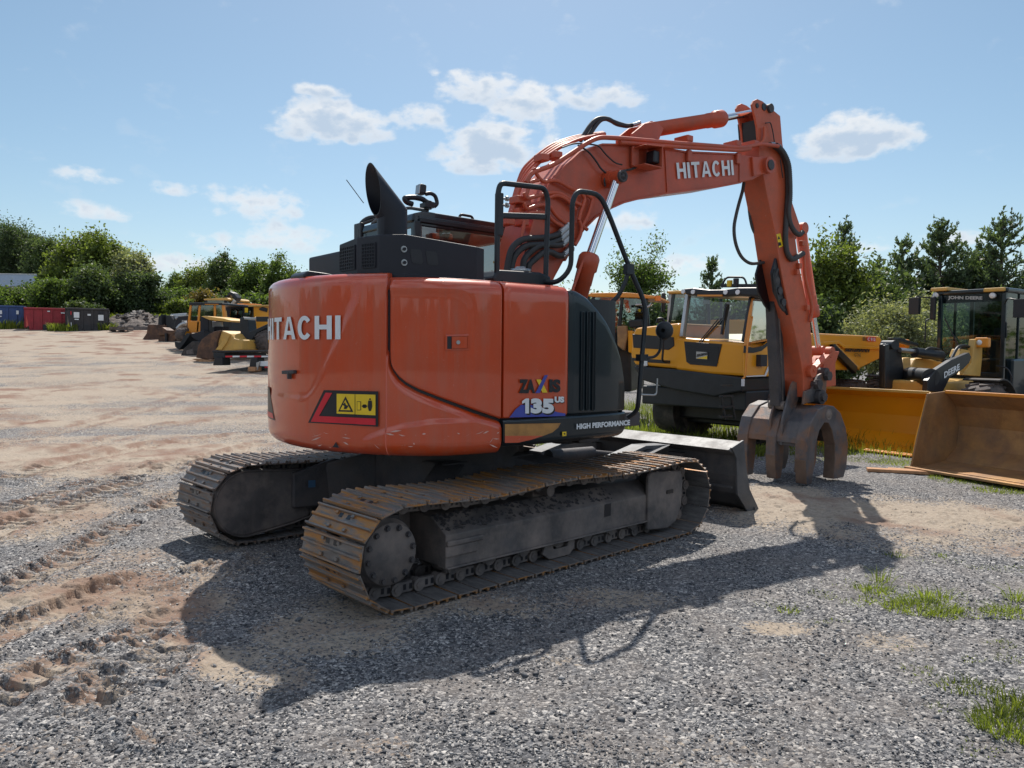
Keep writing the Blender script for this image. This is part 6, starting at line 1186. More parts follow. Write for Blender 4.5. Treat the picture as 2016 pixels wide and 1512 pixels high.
# generic traced parts: an outline at its own distance with real depth
def slab(P, Y, th, name, m, parent, bevel=.01, dx=.35):
    Q = [np.array(at(u, v, Y)) for u, v in P]; o = np.array(parent.location) if parent else np.zeros(3); n = len(Q); B = [q + (dx * th, th, 0) for q in Q]
    mb = MB(); mb.add([q - o for q in Q + B], [tuple(range(n)), tuple(range(n, 2 * n))[::-1]] + [(i, n + i, n + (i + 1) % n, (i + 1) % n) for i in range(n)]); return mb.build(name, M[m], parent, bevel)
def vt(name, u, Y, label, cat, group=None):
    X = (u - CXP) / FPX * Y; return thing(name, (X, Y, float(hill(X, Y))), 0, label, cat, group)
def rect(u0, v0, u1, v1): return [(u0, v0), (u1, v0), (u1, v1), (u0, v1)]
def z8(x, y): return (260 + x / 6.72, 540 + y / 6.72)
def zz(P): return [z8(*p) for p in P]
def far_wheel(T, u, v, Y, rpx, w=.5, rim='yellow', ax=(1, -.35, 0)): c = np.array(at(u, v, Y)) - np.array(T.location); return wheel(T, c, rpx / FPX * Y, w, axis=ax, rimm=rim, lugs=14)
def left_row():
    # low-bed trailer, nearest
    T = vt('lowbed_trailer', 470, 27, 'black low trailer with red and white reflective tape and two drop legs', 'trailer')
    slab(zz([(1060, 1010), (1230, 1008), (2100, 1000), (2100, 1022), (1230, 1032), (1060, 1036)]), 27, 2.3, 'deck', 'blackd', T)
    slab(zz([(1070, 1036), (1225, 1036), (1225, 1110), (1075, 1110)]), 27, 2.2, 'gooseneck', 'black', T, .02); slab(zz([(1225, 1070), (2100, 1060), (2100, 1100), (1225, 1108)]), 27.02, .15, 'side_rail', 'blackd', T)
    for k in range(9): slab(zz([(1235 + k * 95, 1078), (1325 + k * 95, 1076), (1325 + k * 95, 1096), (1235 + k * 95, 1099)]), 26.99, .02, 'reflective_tape', 'white' if k % 2 else 'red', T, 0)
    for x0, x1, y1 in ((1085, 1200, 1205), (1560, 1660, 1270)): slab(zz([(x0 + 10, 1100), (x1 - 10, 1100), (x1, y1), (x0 - 20, y1)]), 26.9, .4, 'drop_leg', 'blackd', T, .02)
    slab(zz([(1530, 1225), (1625, 1225), (1625, 1285), (1530, 1285)]), 26.7, .35, 'leg_block', 'wood', T); slab(zz([(1640, 1170), (1690, 1150), (1690, 1160), (1655, 1270), (1640, 1275)]), 26.8, .05, 'crank_handle', 'galv', T)
    slab(zz([(1690, 1150), (1800, 1150), (1800, 1215), (1690, 1215)]), 26.9, .1, 'number_plate', 'white', T, 0); slab(zz([(1750, 1180), (2000, 1180), (2000, 1240), (1750, 1240)]), 26.95, .2, 'tail_light_bar', 'red', T)
    # loader with the large yellow bucket
    T = vt('wheel_loader', 440, 30.5, 'dark wheel loader with a large faded yellow bucket behind the trailer', 'wheel loader')
    slab(zz([(845, 1105), (870, 950), (920, 860), (1000, 800), (1075, 760), (1170, 740), (1120, 900), (1110, 1000), (1060, 1130)]), 30.5, .5, 'bucket_side', 'rustdk', T, .02)
    slab(zz([(1000, 850), (1075, 770), (1190, 745), (1300, 785), (1345, 850), (1465, 870), (1455, 1000), (1190, 1020), (1110, 1000)]), 30.6, 1.4, 'bucket', 'yellowp', T, .04)
    slab(zz([(1100, 1000), (1180, 900), (1290, 800), (1250, 900), (1180, 1000)]), 30.5, .1, 'bucket_rib', 'yellowp', T); slab(zz([(785, 1120), (850, 1115), (1050, 1150), (990, 1190)]), 30.3, .4, 'cutting_edge', 'wood', T)
    slab(zz([(1420, 580), (1470, 560), (1530, 600), (1540, 700), (1550, 760), (1600, 740), (1800, 650), (1800, 700), (1650, 780), (1560, 900), (1470, 1000), (1430, 800)]), 31.3, .5, 'lift_arm', 'black', T, .03)
    slab(zz([(1480, 570), (1640, 570), (1640, 598), (1480, 598)]), 31.2, .12, 'tilt_rod', 'galv', T); slab(zz([(1640, 560), (1830, 560), (1830, 625), (1640, 625)]), 31.2, .2, 'tilt_cylinder', 'black', T)
    far_wheel(T, *z8(1790, 880), 31.7, 26); slab(zz([(1480, 1000), (1600, 830), (1700, 740), (1830, 690), (1830, 730), (1700, 790), (1620, 900), (1560, 1010)]), 31.4, .8, 'fender', 'black', T, .02)
    slab(zz([(1500, 780), (1850, 760), (1850, 980), (1500, 990)]), 32.3, 1.5, 'chassis', 'black', T, .05)
    # tracked excavator with yellow house behind it
    T = vt('crawler_excavator', 500, 38, 'yellow crawler excavator with dark cab in the left machine row', 'excavator')
    slab(zz([(1240, 430), (1275, 415), (1600, 410), (1610, 440), (1610, 800), (1330, 800), (1310, 620), (1255, 560)]), 38, 1.3, 'cab', 'hoodgrey', T, .03)
    for P in ([(1300, 450), (1455, 440), (1460, 600), (1290, 600)], [(1490, 440), (1595, 440), (1595, 560), (1490, 560)]): slab(zz(P), 37.97, .02, 'cab_window', 'glass', T, 0)
    slab(zz([(1220, 405), (1800, 405), (1820, 425), (1240, 432)]), 37.9, 1.5, 'cab_roof', 'yellowp', T); slab(zz([(1600, 425), (1900, 415), (1900, 800), (1600, 800)]), 38, 2, 'engine_house', 'yellow', T, .05)
    slab(zz([(1670, 460), (1720, 430), (1790, 450), (1780, 500), (1700, 480)]), 37.95, .05, 'house_opening', 'blackd', T); slab(zz([(1490, 445), (1530, 445), (1530, 505), (1490, 505)]), 37.9, .02, 'yellow_sign', 'yel', T, 0)
    slab(zz([(1300, 800), (1900, 800), (1900, 950), (1330, 950)]), 38.2, 2.2, 'undercarriage', 'black', T, .05); slab(zz([(1390, 385), (1570, 385), (1575, 405), (1390, 405)]), 38.3, .8, 'roof_panel', 'orangey', T)
    # compact track loader
    T = vt('compact_track_loader', 398, 33, 'small grey compact track loader with open cage cab', 'track loader')
    slab(zz([(780, 790), (950, 740), (960, 880), (890, 900), (785, 830)]), 33.2, 1.0, 'body', 'hoodgrey', T, .03); slab(zz([(905, 560), (960, 550), (1010, 600), (1010, 800), (900, 800)]), 33.6, .1, 'cage_side', 'hoodgrey', T)
    slab(zz([(910, 555), (980, 552), (1220, 585), (1310, 610), (1300, 632), (1020, 605)]), 33.4, 1.4, 'cage_roof', 'yellowp', T, .02); slab(zz([(1015, 600), (1040, 600), (1050, 760), (1020, 760)]), 33.5, .08, 'front_post', 'blackd', T); slab(zz([(1280, 620), (1310, 620), (1320, 800), (1285, 800)]), 33.5, .08, 'front_post', 'blackd', T)
    slab(zz([(1045, 620), (1180, 630), (1190, 700), (1050, 700)]), 34.2, .1, 'rear_grille', 'galv', T); slab(zz([(1080, 690), (1200, 690), (1200, 800), (1080, 800)]), 34, .4, 'seat', 'seat', T, .03)
    for dz in (0, 1.45): slab(zz([(635, 1080), (680, 980), (790, 885), (930, 890), (900, 1000), (840, 1110), (680, 1100)]), 33 + dz, .4, 'track_belt', 'rubber', T, .04)
    slab(zz([(715, 1010), (800, 985), (815, 1060), (720, 1060)]), 32.98, .03, 'track_frame', 'frame', T); slab(zz([(560, 890), (640, 900), (720, 780), (770, 790), (700, 900), (620, 1000), (570, 960)]), 34.5, 1.2, 'quick_hitch', 'black', T)
    # backhoe with orange cab
    T = vt('backhoe_loader', 405, 35.5, 'orange-yellow backhoe loader with tall glazed cab and dark front arms', 'backhoe')
    slab(zz([(730, 615), (900, 615), (900, 770), (735, 775)]), 35.5, 1.6, 'cab_base', 'orangey', T, .04); slab(zz([(740, 375), (800, 370), (1200, 378), (1205, 405), (760, 410)]), 35.4, 1.7, 'cab_roof', 'blackd', T, .02)
    for a, b in (((760, 410), (735, 620)), ((880, 410), (850, 770)), ((1080, 400), (1080, 620)), ((1185, 400), (1210, 620))): slab(zz([a, (a[0] + 26, a[1]), (b[0] + 26, b[1]), b]), 35.5, .1, 'cab_pillar', 'orangey', T)
    slab(zz([(770, 415), (870, 415), (845, 615), (745, 605)]), 35.53, .02, 'windscreen', 'glass', T, 0); slab(zz([(905, 410), (1075, 410), (1075, 620), (890, 620)]), 35.53, .02, 'door_window', 'glass', T, 0); slab(zz([(1105, 410), (1180, 410), (1195, 620), (1105, 620)]), 35.53, .02, 'rear_window', 'glass', T, 0); slab(zz([(960, 392), (1140, 392), (1140, 402), (960, 402)]), 35.38, .1, 'roof_trim', 'orangey', T)
    slab(zz([(960, 500), (1060, 480), (1060, 620), (960, 620)]), 36.1, .3, 'seat', 'seat', T); slab(zz([(900, 615), (1210, 615), (1210, 780), (900, 780)]), 35.6, 1.5, 'rear_body', 'black', T, .04)
    slab(zz([(600, 560), (740, 545), (745, 640), (640, 690), (560, 740), (560, 640)]), 36.5, 1.2, 'engine_hood', 'hoodgrey', T, .04); far_wheel(T, *z8(680, 800), 35.5, 14)
    P3 = [np.array(at(*z8(x, y), 36.4)) - np.array(T.location) for x, y in ((660, 634), (728, 634), (660, 608))]; V, Fc = text_mesh('CASE', 1, .04); mb = MB(); mb.add([P3[0] + (P3[1] - P3[0]) * a + (P3[2] - P3[0]) * b for a, b in V], Fc); mb.build('hood_lettering', M['white'], T)
    mb = MB(); mb.tube([np.array(at(*z8(x, y), 36)) - np.array(T.location) for x, y in ((600, 720), (640, 670), (700, 650), (720, 655))], .09, n=8); mb.build('front_fender', M['galv'], T)
    # skid loader farthest left with rusty bucket
    T = vt('skid_loader', 320, 42.5, 'dark skid loader with a raised rusty bucket, farthest of the left machine row', 'skid loader')
    slab(zz([(205, 665), (320, 665), (330, 760), (345, 905), (230, 900), (130, 865), (190, 780)]), 42, 1.6, 'bucket', 'rustdk', T, .03); slab(zz([(95, 865), (130, 862), (170, 885), (150, 892)]), 41.8, 1.5, 'cutting_edge', 'wood', T)
    slab(zz([(440, 545), (500, 540), (540, 600), (545, 720), (460, 740), (440, 640)]), 42.7, .8, 'upright', 'blackd', T, .03); slab(zz([(350, 560), (385, 530), (390, 720), (340, 700)]), 42.5, .4, 'lift_arm', 'blackd', T); slab(zz([(410, 560), (440, 550), (430, 720), (400, 720)]), 43, .4, 'lift_arm', 'blackd', T)
    mb = MB(); o = np.array(T.location); mb.cyl(np.array(at(*z8(520, 560), 43.1)) - o, np.array(at(*z8(730, 545), 43.1)) - o, .14, n=12); mb.cyl(np.array(at(*z8(540, 600), 43)) - o, np.array(at(*z8(620, 570), 43)) - o, .1, n=12); mb.build('lift_cylinder', M['galv'], T)
    slab(zz([(500, 590), (740, 560), (740, 700), (560, 740)]), 44, 1.4, 'body', 'black', T, .05)
    # rusty implement
    T = vt('grader_attachment', 345, 41, 'rusty steel box blade with upright hitch between the skid loader and the track loader', 'grader attachment')
    slab(zz([(335, 730), (400, 700), (460, 740), (640, 745), (640, 790), (470, 800), (340, 810)]), 40.5, .5, 'hitch_frame', 'rustdk', T, .02); slab(zz([(345, 810), (620, 790), (620, 870), (570, 935), (460, 940), (345, 905)]), 40.6, .7, 'blade_box', 'rustdk', T, .02); slab(zz([(430, 780), (455, 780), (458, 950), (436, 950)]), 40.4, .1, 'stand_leg', 'blackd', T); slab(zz([(500, 800), (600, 770), (560, 900), (480, 930)]), 40.5, .05, 'side_plate', 'rustdk', T, 0)
    # machine behind with black arm
    T = vt('telescopic_handler', 435, 45, 'yellow-roofed machine with a folded black arm at the back of the left row', 'excavator')
    slab(zz([(945, 325), (1255, 310), (1280, 330), (1270, 345), (950, 345)]), 45, 1.8, 'cab_roof', 'yellowp', T, .02); slab(zz([(970, 340), (1230, 340), (1240, 420), (980, 420)]), 45.05, 1.6, 'cab', 'glass', T, 0); slab(zz([(960, 345), (985, 345), (985, 480), (965, 480)]), 45, .1, 'cab_pillar', 'blackd', T); slab(zz([(1215, 345), (1240, 345), (1240, 480), (1220, 480)]), 45, .1, 'cab_pillar', 'blackd', T); slab(zz([(950, 440), (1240, 430), (1240, 640), (950, 640)]), 45.2, 2, 'body', 'yellowp', T, .05)
    slab(zz([(1230, 300), (1290, 225), (1345, 250), (1390, 310), (1370, 350), (1310, 400), (1285, 380), (1340, 320), (1300, 270), (1240, 320)]), 45.5, .4, 'folded_arm', 'blackd', T, .03)
    mb = MB(); o = np.array(T.location); mb.cyl(np.array(at(*z8(1310, 400), 45.3)) - o, np.array(at(*z8(1360, 345), 45.3)) - o, .1, n=10); mb.build('arm_cylinder', M['galv'], T)
left_row()
def right_row():
    T = vt('wheel_loader', 1210, 18.5, 'loader with an orange-yellow cab roof and amber light, behind the black corner of the excavator', 'wheel loader'); o = np.array(T.location)
    Zf = lambda P: [z6(*p) for p in P]
    slab(Zf([(20, 240), (60, 225), (330, 222), (400, 228), (590, 255), (595, 275), (400, 262), (60, 256), (22, 250)]), 18.3, 1.6, 'cab_roof', 'orangey', T, .03)
    p = np.array(at(*z6(577, 268), 18.25)) - o; mb = MB(); mb.cyl(p - (0, 0, .06), p + (0, 0, .06), .07, n=14); mb.build('amber_lamp', M['amber'], T)
    for a, b in (((60, 255), (30, 520)), ((285, 260), (255, 560)), ((475, 270), (490, 520)), ((20, 250), (-20, 500))): slab(Zf([a, (a[0] + 22, a[1]), (b[0] + 26, b[1]), b]), 18.4, .1, 'cab_pillar', 'navy', T)
    slab(Zf([(70, 262), (285, 262), (255, 540), (40, 520)]), 18.45, .02, 'windscreen', 'glass', T, 0); slab(Zf([(300, 262), (475, 270), (490, 500), (280, 540)]), 18.5, .02, 'door_window', 'glass', T, 0)
    slab(Zf([(330, 270), (385, 270), (385, 345), (330, 345)]), 19.2, .1, 'head_rest', 'seat', T, .03); slab(Zf([(400, 330), (480, 320), (480, 500), (390, 500)]), 19.3, .3, 'seat', 'seat', T, .04)
    slab(Zf([(-60, 500), (360, 510), (370, 1000), (-60, 1000)]), 18.6, 1.8, 'front_body', 'black', T, .05); slab(Zf([(255, 485), (330, 480), (335, 560), (310, 680), (260, 640)]), 18.3, .3, 'arm_link', 'rustbk', T, .03)
    slab(Zf([(345, 440), (450, 430), (460, 490), (350, 500)]), 18.4, .6, 'dash_box', 'black', T, .03); slab(Zf([(340, 520), (380, 520), (380, 700), (345, 690)]), 18.4, .3, 'side_box', 'yellow', T, .02)
    mb = MB(); mb.tube([np.array(at(*z6(x, y), 18.2)) - o for x, y in ((400, 320), (450, 315), (500, 340), (525, 310))], .03, n=8); mb.build('mirror_arm', M['galv'], T)
    T = vt('articulated_hauler', 1330, 20.5, 'dark-cabbed machine with a faded yellow hood seen behind and through the dumper cab', 'hauler')
    slab(Zf([(648, 210), (735, 206), (1240, 212), (1240, 232), (655, 232)]), 20.3, 1.6, 'cab_roof', 'yellowp', T, .03)
    for a, b in (((660, 232), (640, 560)), ((690, 232), (655, 460)), ((960, 232), (965, 480)), ((1060, 232), (1060, 480))): slab(Zf([a, (a[0] + 24, a[1]), (b[0] + 24, b[1]), b]), 20.4, .1, 'cab_pillar', 'navy' if a[0] > 670 else 'galv', T)
    slab(Zf([(695, 235), (960, 235), (960, 480), (665, 460)]), 20.45, .02, 'windscreen', 'glass', T, 0); slab(Zf([(640, 440), (1480, 430), (1480, 620), (640, 620)]), 20.6, 2, 'hood', 'yellow', T, .06)
    mb = MB(); mb.box(np.array(at(*z6(620, 300), 20.2)) - np.array(T.location), (.1, .12, .5)); mb.build('door_mirror', M['blackd'], T, .03); mb = MB(); mb.tube([np.array(at(*z6(x, y), 20.2)) - np.array(T.location) for x, y in ((575, 460), (575, 430), (620, 428), (622, 460))], .04, n=8); mb.build('exhaust_guard', M['blackd'], T)
right_row()
def dumpster(u0, u1, v0, v1, Y, m, label, marks):
    X0, X1 = (u0 - CXP) / FPX * Y, (u1 - CXP) / FPX * Y; w = X1 - X0; z0 = float(hill((X0 + X1) / 2, Y)); h = (v1 - v0) / FPX * Y; T = thing('dumpster', ((X0 + X1) / 2, Y, z0 - .02), R_(27), label, 'dumpster', 'roll-off dumpsters along the far edge')
    t = .08; L_ = 5.2; mb = MB(); 
    mb.prism([(-w / 2 + .25, .0), (w / 2 - .2, .0), (w / 2, h), (-w / 2, h)], 0, .06); mb.build('front_wall', M[m], T, .01)
    mb = MB(); mb.prism([(-w / 2, .16), (w / 2, .16), (w / 2, h), (-w / 2, h)], L_, L_ + .06); mb.build('rear_wall', M[m], T, .01)
    for s in (-1, 1):
        mb = MB(); mb.box((s * (w / 2 - .04), L_ / 2, h / 2 + .08), (.06, L_, h - .16)); 
        mb.build('side_wall', M[m], T, .01)
        for k in range(8): mb = MB(); mb.box((s * (w / 2 + .02), .3 + k * .66, h / 2 + .05), (.08, .09, h - .2)); mb.build('side_rib', M[m], T, .01)
    mb = MB(); mb.bar((-w / 2, 0, h), (w / 2, 0, h), .14, .12); mb.bar((-w / 2, 0, h), (-w / 2, L_, h), .12, .12); mb.bar((w / 2, 0, h), (w / 2, L_, h), .12, .12); mb.build('top_rail', M[m], T, .02)
    for x in (-w * .33, -w * .12, w * .12, w * .33): mb = MB(); mb.box((x, -.03, h * .52), (.1, .07, h * .85)); mb.build('front_rib', M[m], T, .01)
    mb = MB(); mb.box((0, -.04, h * .14), (.42, .06, h * .24)); mb.build('hook_recess', M['blackd'], T)
    mb = MB(); mb.box((0, L_ / 2, .2), (w * .9, L_ - .1, .08)); mb.build('floor', M['darkiron'], T)
    for (x, z, a, b, mm) in marks: mb = MB(); mb.box((x * w, -.075, z * h), (a * w, .01, b * h)); mb.build('label_plate', M[mm], T)
    return T
M['dblue'] = mat('blue_steel', (.02, .06, .20), .5, var=.2, dirt=.3, dirtcol=(.08, .09, .12)); M['dred'] = mat('red_steel', (.33, .018, .03), .5, var=.2, dirt=.35, dirtcol=(.15, .03, .03)); M['dblk'] = mat('charcoal_steel', (.03, .028, .032), .6, var=.3, dirt=.3, dirtcol=(.09, .07, .06)); M['palebl'] = mat('pale_blue_sheet', (.34, .42, .56), .6, var=.08)
dumpster(-28, 43, 609, 654, 50, 'dblue', 'blue roll-off dumpster at the left edge', [(-.08, .74, .16, .16, 'white'), (-.08, .56, .14, .05, 'white'), (.36, .75, .06, .16, 'white')])
dumpster(58, 131, 614, 656, 49.5, 'dred', 'dark red roll-off dumpster between the blue and the charcoal ones', [(.05, .88, .06, .05, 'white'), (.38, .82, .09, .06, 'white')])
dumpster(138, 210, 615, 658, 49, 'dblk', 'charcoal roll-off dumpster with white notices on its end', [(-.25, .72, .13, .25, 'white'), (-.25, .52, .10, .05, 'white'), (.33, .62, .13, .26, 'white'), (.05, .74, .08, .08, 'white'), (-.38, .8, .02, .16, 'red'), (-.38, .25, .02, .24, 'white'), (.33, .83, .12, .06, 'hoodgrey')])
def rubble():
    u, Y = 275, 52.0; X = (u - CXP) / FPX * Y; z0 = float(hill(X, Y)); n = 70; g_ = np.linspace(-1, 1, n); gx, gy = np.meshgrid(g_, g_); r = np.hypot(gx, gy); h = np.clip(1 - r, 0, 1) ** .8 * 1.15 * (.6 + .8 * vnoise(gx * 4, gy * 4, 1, 3, 4)); h = h + (vnoise(gx * 30, gy * 30, 1, 5, 3) - .5) * .25 * (h > .05); h = np.where(r >= 1, -.4, h)
    V = np.stack([gx * 2.9, gy * 2.4, h], -1).reshape(-1, 3); i = np.arange(n * n).reshape(n, n); F = np.stack([i[:-1, :-1], i[:-1, 1:], i[1:, 1:], i[1:, :-1]], -1).reshape(-1, 4)
    m = mat('rubble_earth', (.11, .09, .08), .95, var=.4, vscale=3, dirt=.6, dirtcol=(.20, .165, .145), dscale=9, bump=1, bscale=9); me = raw_mesh('rubble_mound', V, F, m, True); T = thing('rubble_pile', (X, Y, z0), 0, 'low mound of grey rubble and broken boards beside the charcoal dumpster', 'rubble pile')
    o = bpy.data.objects.new('earth_mound', me); COL.objects.link(o); o.parent = T; mb = MB(); random.seed(5)
    for k in range(130):
        a = random.uniform(0, 6.28); q_ = random.random() ** .6; x, y = q_ * 2.7 * math.cos(a), q_ * 2.2 * math.sin(a); z = max(0, (1 - q_) ** .8 * 1.15 * .95); s_ = random.uniform(.06, .2); mb.box((x, y, z + .1), (s_ * random.uniform(1, 4), s_, s_ * .5), rz_=random.uniform(0, 3), rx=random.uniform(-.5, .5), ry=random.uniform(-.5, .5), m=random.choice((0, 0, 1)))
    tag(mb.build('broken_debris', [mat('debris_grey', (.20, .18, .165), .9, var=.3), mat('debris_dark', (.10, .08, .07), .9)], T), kind='stuff')
    X = (241 - CXP) / FPX * 48; T = thing('pallet_stack', (X, 48, float(hill(X, 48))), R_(12), 'small stack of weathered pallets in front of the rubble mound', 'pallets'); m = mat('old_wood', (.16, .13, .11), .9, var=.3)
    for k in range(2):
        mb = MB()
        for q_ in range(5): mb.box((0, -.5 + q_ * .25, .13 + k * .16), (1.1, .14, .025))
        for x in (-.5, 0, .5): mb.box((x, 0, .07 + k * .16), (.09, 1.1, .09))
        mb.build('pallet', m, T)
rubble()
mb = MB(); X = (10 - CXP) / FPX * 78; z_ = at(10, 566, 78)[2]; zt_ = at(10, 542, 78)[2]; mb.box((0, 0, (zt_ - z_) / 2), (8.5, 2.6, zt_ - z_)); TR = thing('box_trailer', (X, 78, z_), R_(2), 'pale blue box trailer standing beyond the brush at the far left', 'trailer'); o = mb.build('trailer_box', M['palebl'], TR, .05)
mb = MB(); mb.box((0, 0, zt_ - z_ + .03), (8.6, 2.7, .06)); mb.build('trailer_roof', M['white'], TR)
for x in (-3, 3): mb = MB(); mb.box((x, -1.2, -.5), (.2, .2, 1.1)); mb.build('support_leg', M['black'], TR)
# ------------------------------------------------------------------ trees, shrubs, grass
def leaf_mat(name, col, trans=.45, var=.5, hue=0):
    m = bpy.data.materials.new(name); m.use_nodes = True; nt = m.node_tree; nt.nodes.clear(); N = nt.nodes.new; L = nt.links.new
    o = N('ShaderNodeOutputMaterial'); d = N('ShaderNodeBsdfPrincipled'); d.inputs['Roughness'].default_value = .55; d.inputs['Specular IOR Level'].default_value = .35; t = N('ShaderNodeBsdfTranslucent'); x = N('ShaderNodeMixShader'); x.inputs[0].default_value = trans
    g = N('ShaderNodeNewGeometry'); r = N('ShaderNodeValToRGB'); e = r.color_ramp.elements; e[0].color = (*[c * (1 - var) for c in col], 1); e[1].color = (*[min(1, c * (1 + var)) for c in (col[0] * 1.15, col[1], col[2] * .8)], 1); L(g.outputs['Random Per Island'], r.inputs[0])
    tc = N('ShaderNodeTexCoord'); nz = N('ShaderNodeTexNoise'); nz.inputs['Scale'].default_value = .9; nz.inputs['Detail'].default_value = 3; L(tc.outputs['Object'], nz.inputs[0]); mr = N('ShaderNodeMapRange'); mr.inputs[1].default_value = .35; mr.inputs[2].default_value = .65; mr.inputs[3].default_value = .7; mr.inputs[4].default_value = 1.3; L(nz.outputs['Fac'], mr.inputs[0])
    mu = N('ShaderNodeVectorMath'); mu.operation = 'SCALE'; L(r.outputs[0], mu.inputs[0]); L(mr.outputs[0], mu.inputs['Scale']); L(mu.outputs[0], d.inputs['Base Color']); 
    ty = N('ShaderNodeVectorMath'); ty.operation = 'MULTIPLY'; L(mu.outputs[0], ty.inputs[0]); ty.inputs[1].default_value = (1.25, 1.3, .6); L(ty.outputs[0], t.inputs[0])
    L(d.outputs[0], x.inputs[1]); L(t.outputs[0], x.inputs[2]); L(x.outputs[0], o.inputs[0]); return m
LM = {'dark': leaf_mat('leaf_dark', (.08, .125, .06), .42), 'mid': leaf_mat('leaf_mid', (.085, .14, .045), .5), 'light': leaf_mat('leaf_light', (.115, .165, .05), .5), 'pine': leaf_mat('pine_needles', (.095, .145, .09), .35, .45), 'silver': leaf_mat('leaf_silver', (.24, .28, .19), .4, .45), 'grass': leaf_mat('grass_blade', (.17, .23, .05), .45, .5), 'dry': leaf_mat('dry_brush', (.16, .13, .05), .4), 'deep': leaf_mat('leaf_deep', (.065, .105, .06), .4)}
BARK = mat('bark', (.10, .08, .065), .9, var=.3, vscale=8, bump=.5)
def leaves(C, sz, asp=.6, up_=.25, r=rng):
    n = len(C); nv = r.normal(0, 1, (n, 3)); nv[:, 2] += up_ * 2; nv /= np.linalg.norm(nv, axis=1)[:, None]; a = np.cross(nv, r.normal(0, 1, (n, 3))); a /= np.linalg.norm(a, axis=1)[:, None]; b = np.cross(nv, a); s = sz * r.uniform(.6, 1.4, (n, 1))
    V = np.stack([C - a * s, C - b * s * asp, C + a * s, C + b * s * asp], 1).reshape(-1, 3); return V, np.arange(n * 4).reshape(n, 4)
def crown_pts(n, ax, seed, clumps=60, spread=.30, hollow=.45, flat=1):
    r = np.random.default_rng(seed); k = clumps; d = r.normal(0, 1, (k, 3)); d /= np.linalg.norm(d, axis=1)[:, None]; rad_ = (hollow + (1 - hollow) * r.random(k)) ** .9; C = d * rad_[:, None] * r.uniform(.75, 1.12, (k, 1)); C[:, 2] = np.where(C[:, 2] < -.55, -.55 + .2 * r.random(k), C[:, 2])
    idx = r.integers(0, k, n); w = r.uniform(.5, 1.25, k)[idx][:, None]; P = C[idx] + r.normal(0, spread, (n, 3)) * w * .55; return P * np.array(ax)
def trunk_mesh(h, r0, ax, cz, seed, limbs=7):
    r = random.Random(seed); mb = MB(); mb.tube([(0, 0, -.2), (r.uniform(-.1, .1), r.uniform(-.1, .1), h * .4), (r.uniform(-.2, .2), r.uniform(-.2, .2), cz + ax[2] * .4)], r0 * .7, n=8, round_=1)
    mb.cyl((0, 0, -.2), (0, 0, h * .35), r0, r0 * .7, n=10)
    for k in range(limbs):
        a = r.uniform(0, 6.28); z = cz - ax[2] * .55 + k / limbs * ax[2] * .7; mb.cyl((0, 0, z), (ax[0] * .75 * math.cos(a), ax[1] * .75 * math.sin(a), z + ax[2] * .45), r0 * .32, r0 * .06, n=6)
    return mb
def tree(name, u, vt_, vb, wpx, Y, kind, label, n=9000, sz=.12, clumps=60, seed=1, base=None, cat='tree', group=None, spread=.30, hollow=.45, cbot=.25, asp=.6):
    X = (u - CXP) / FPX * Y; zt_, zb_ = at(u, vt_, Y)[2], at(u, vb, Y)[2]; gz_ = float(hill(X, Y)) if base is None else base; T = thing(name, (X, Y, gz_), 0, label, cat, group)
    H = zt_ - gz_; w = wpx / FPX * Y / 2; bot = zb_ - gz_; c = (H + bot) / 2; a = (H - bot) / 2; P = crown_pts(n, (w, w, a), seed, clumps, spread, hollow) ; P[:, 2] += c
    V, F = leaves(P, sz, asp); o = bpy.data.objects.new('crown', raw_mesh('crown', V, F, LM[kind])); COL.objects.link(o); o.parent = T
    mb = trunk_mesh(H, max(.06, w * .06), (w, w, a), c, seed); mb.build('trunk', BARK, T); return T
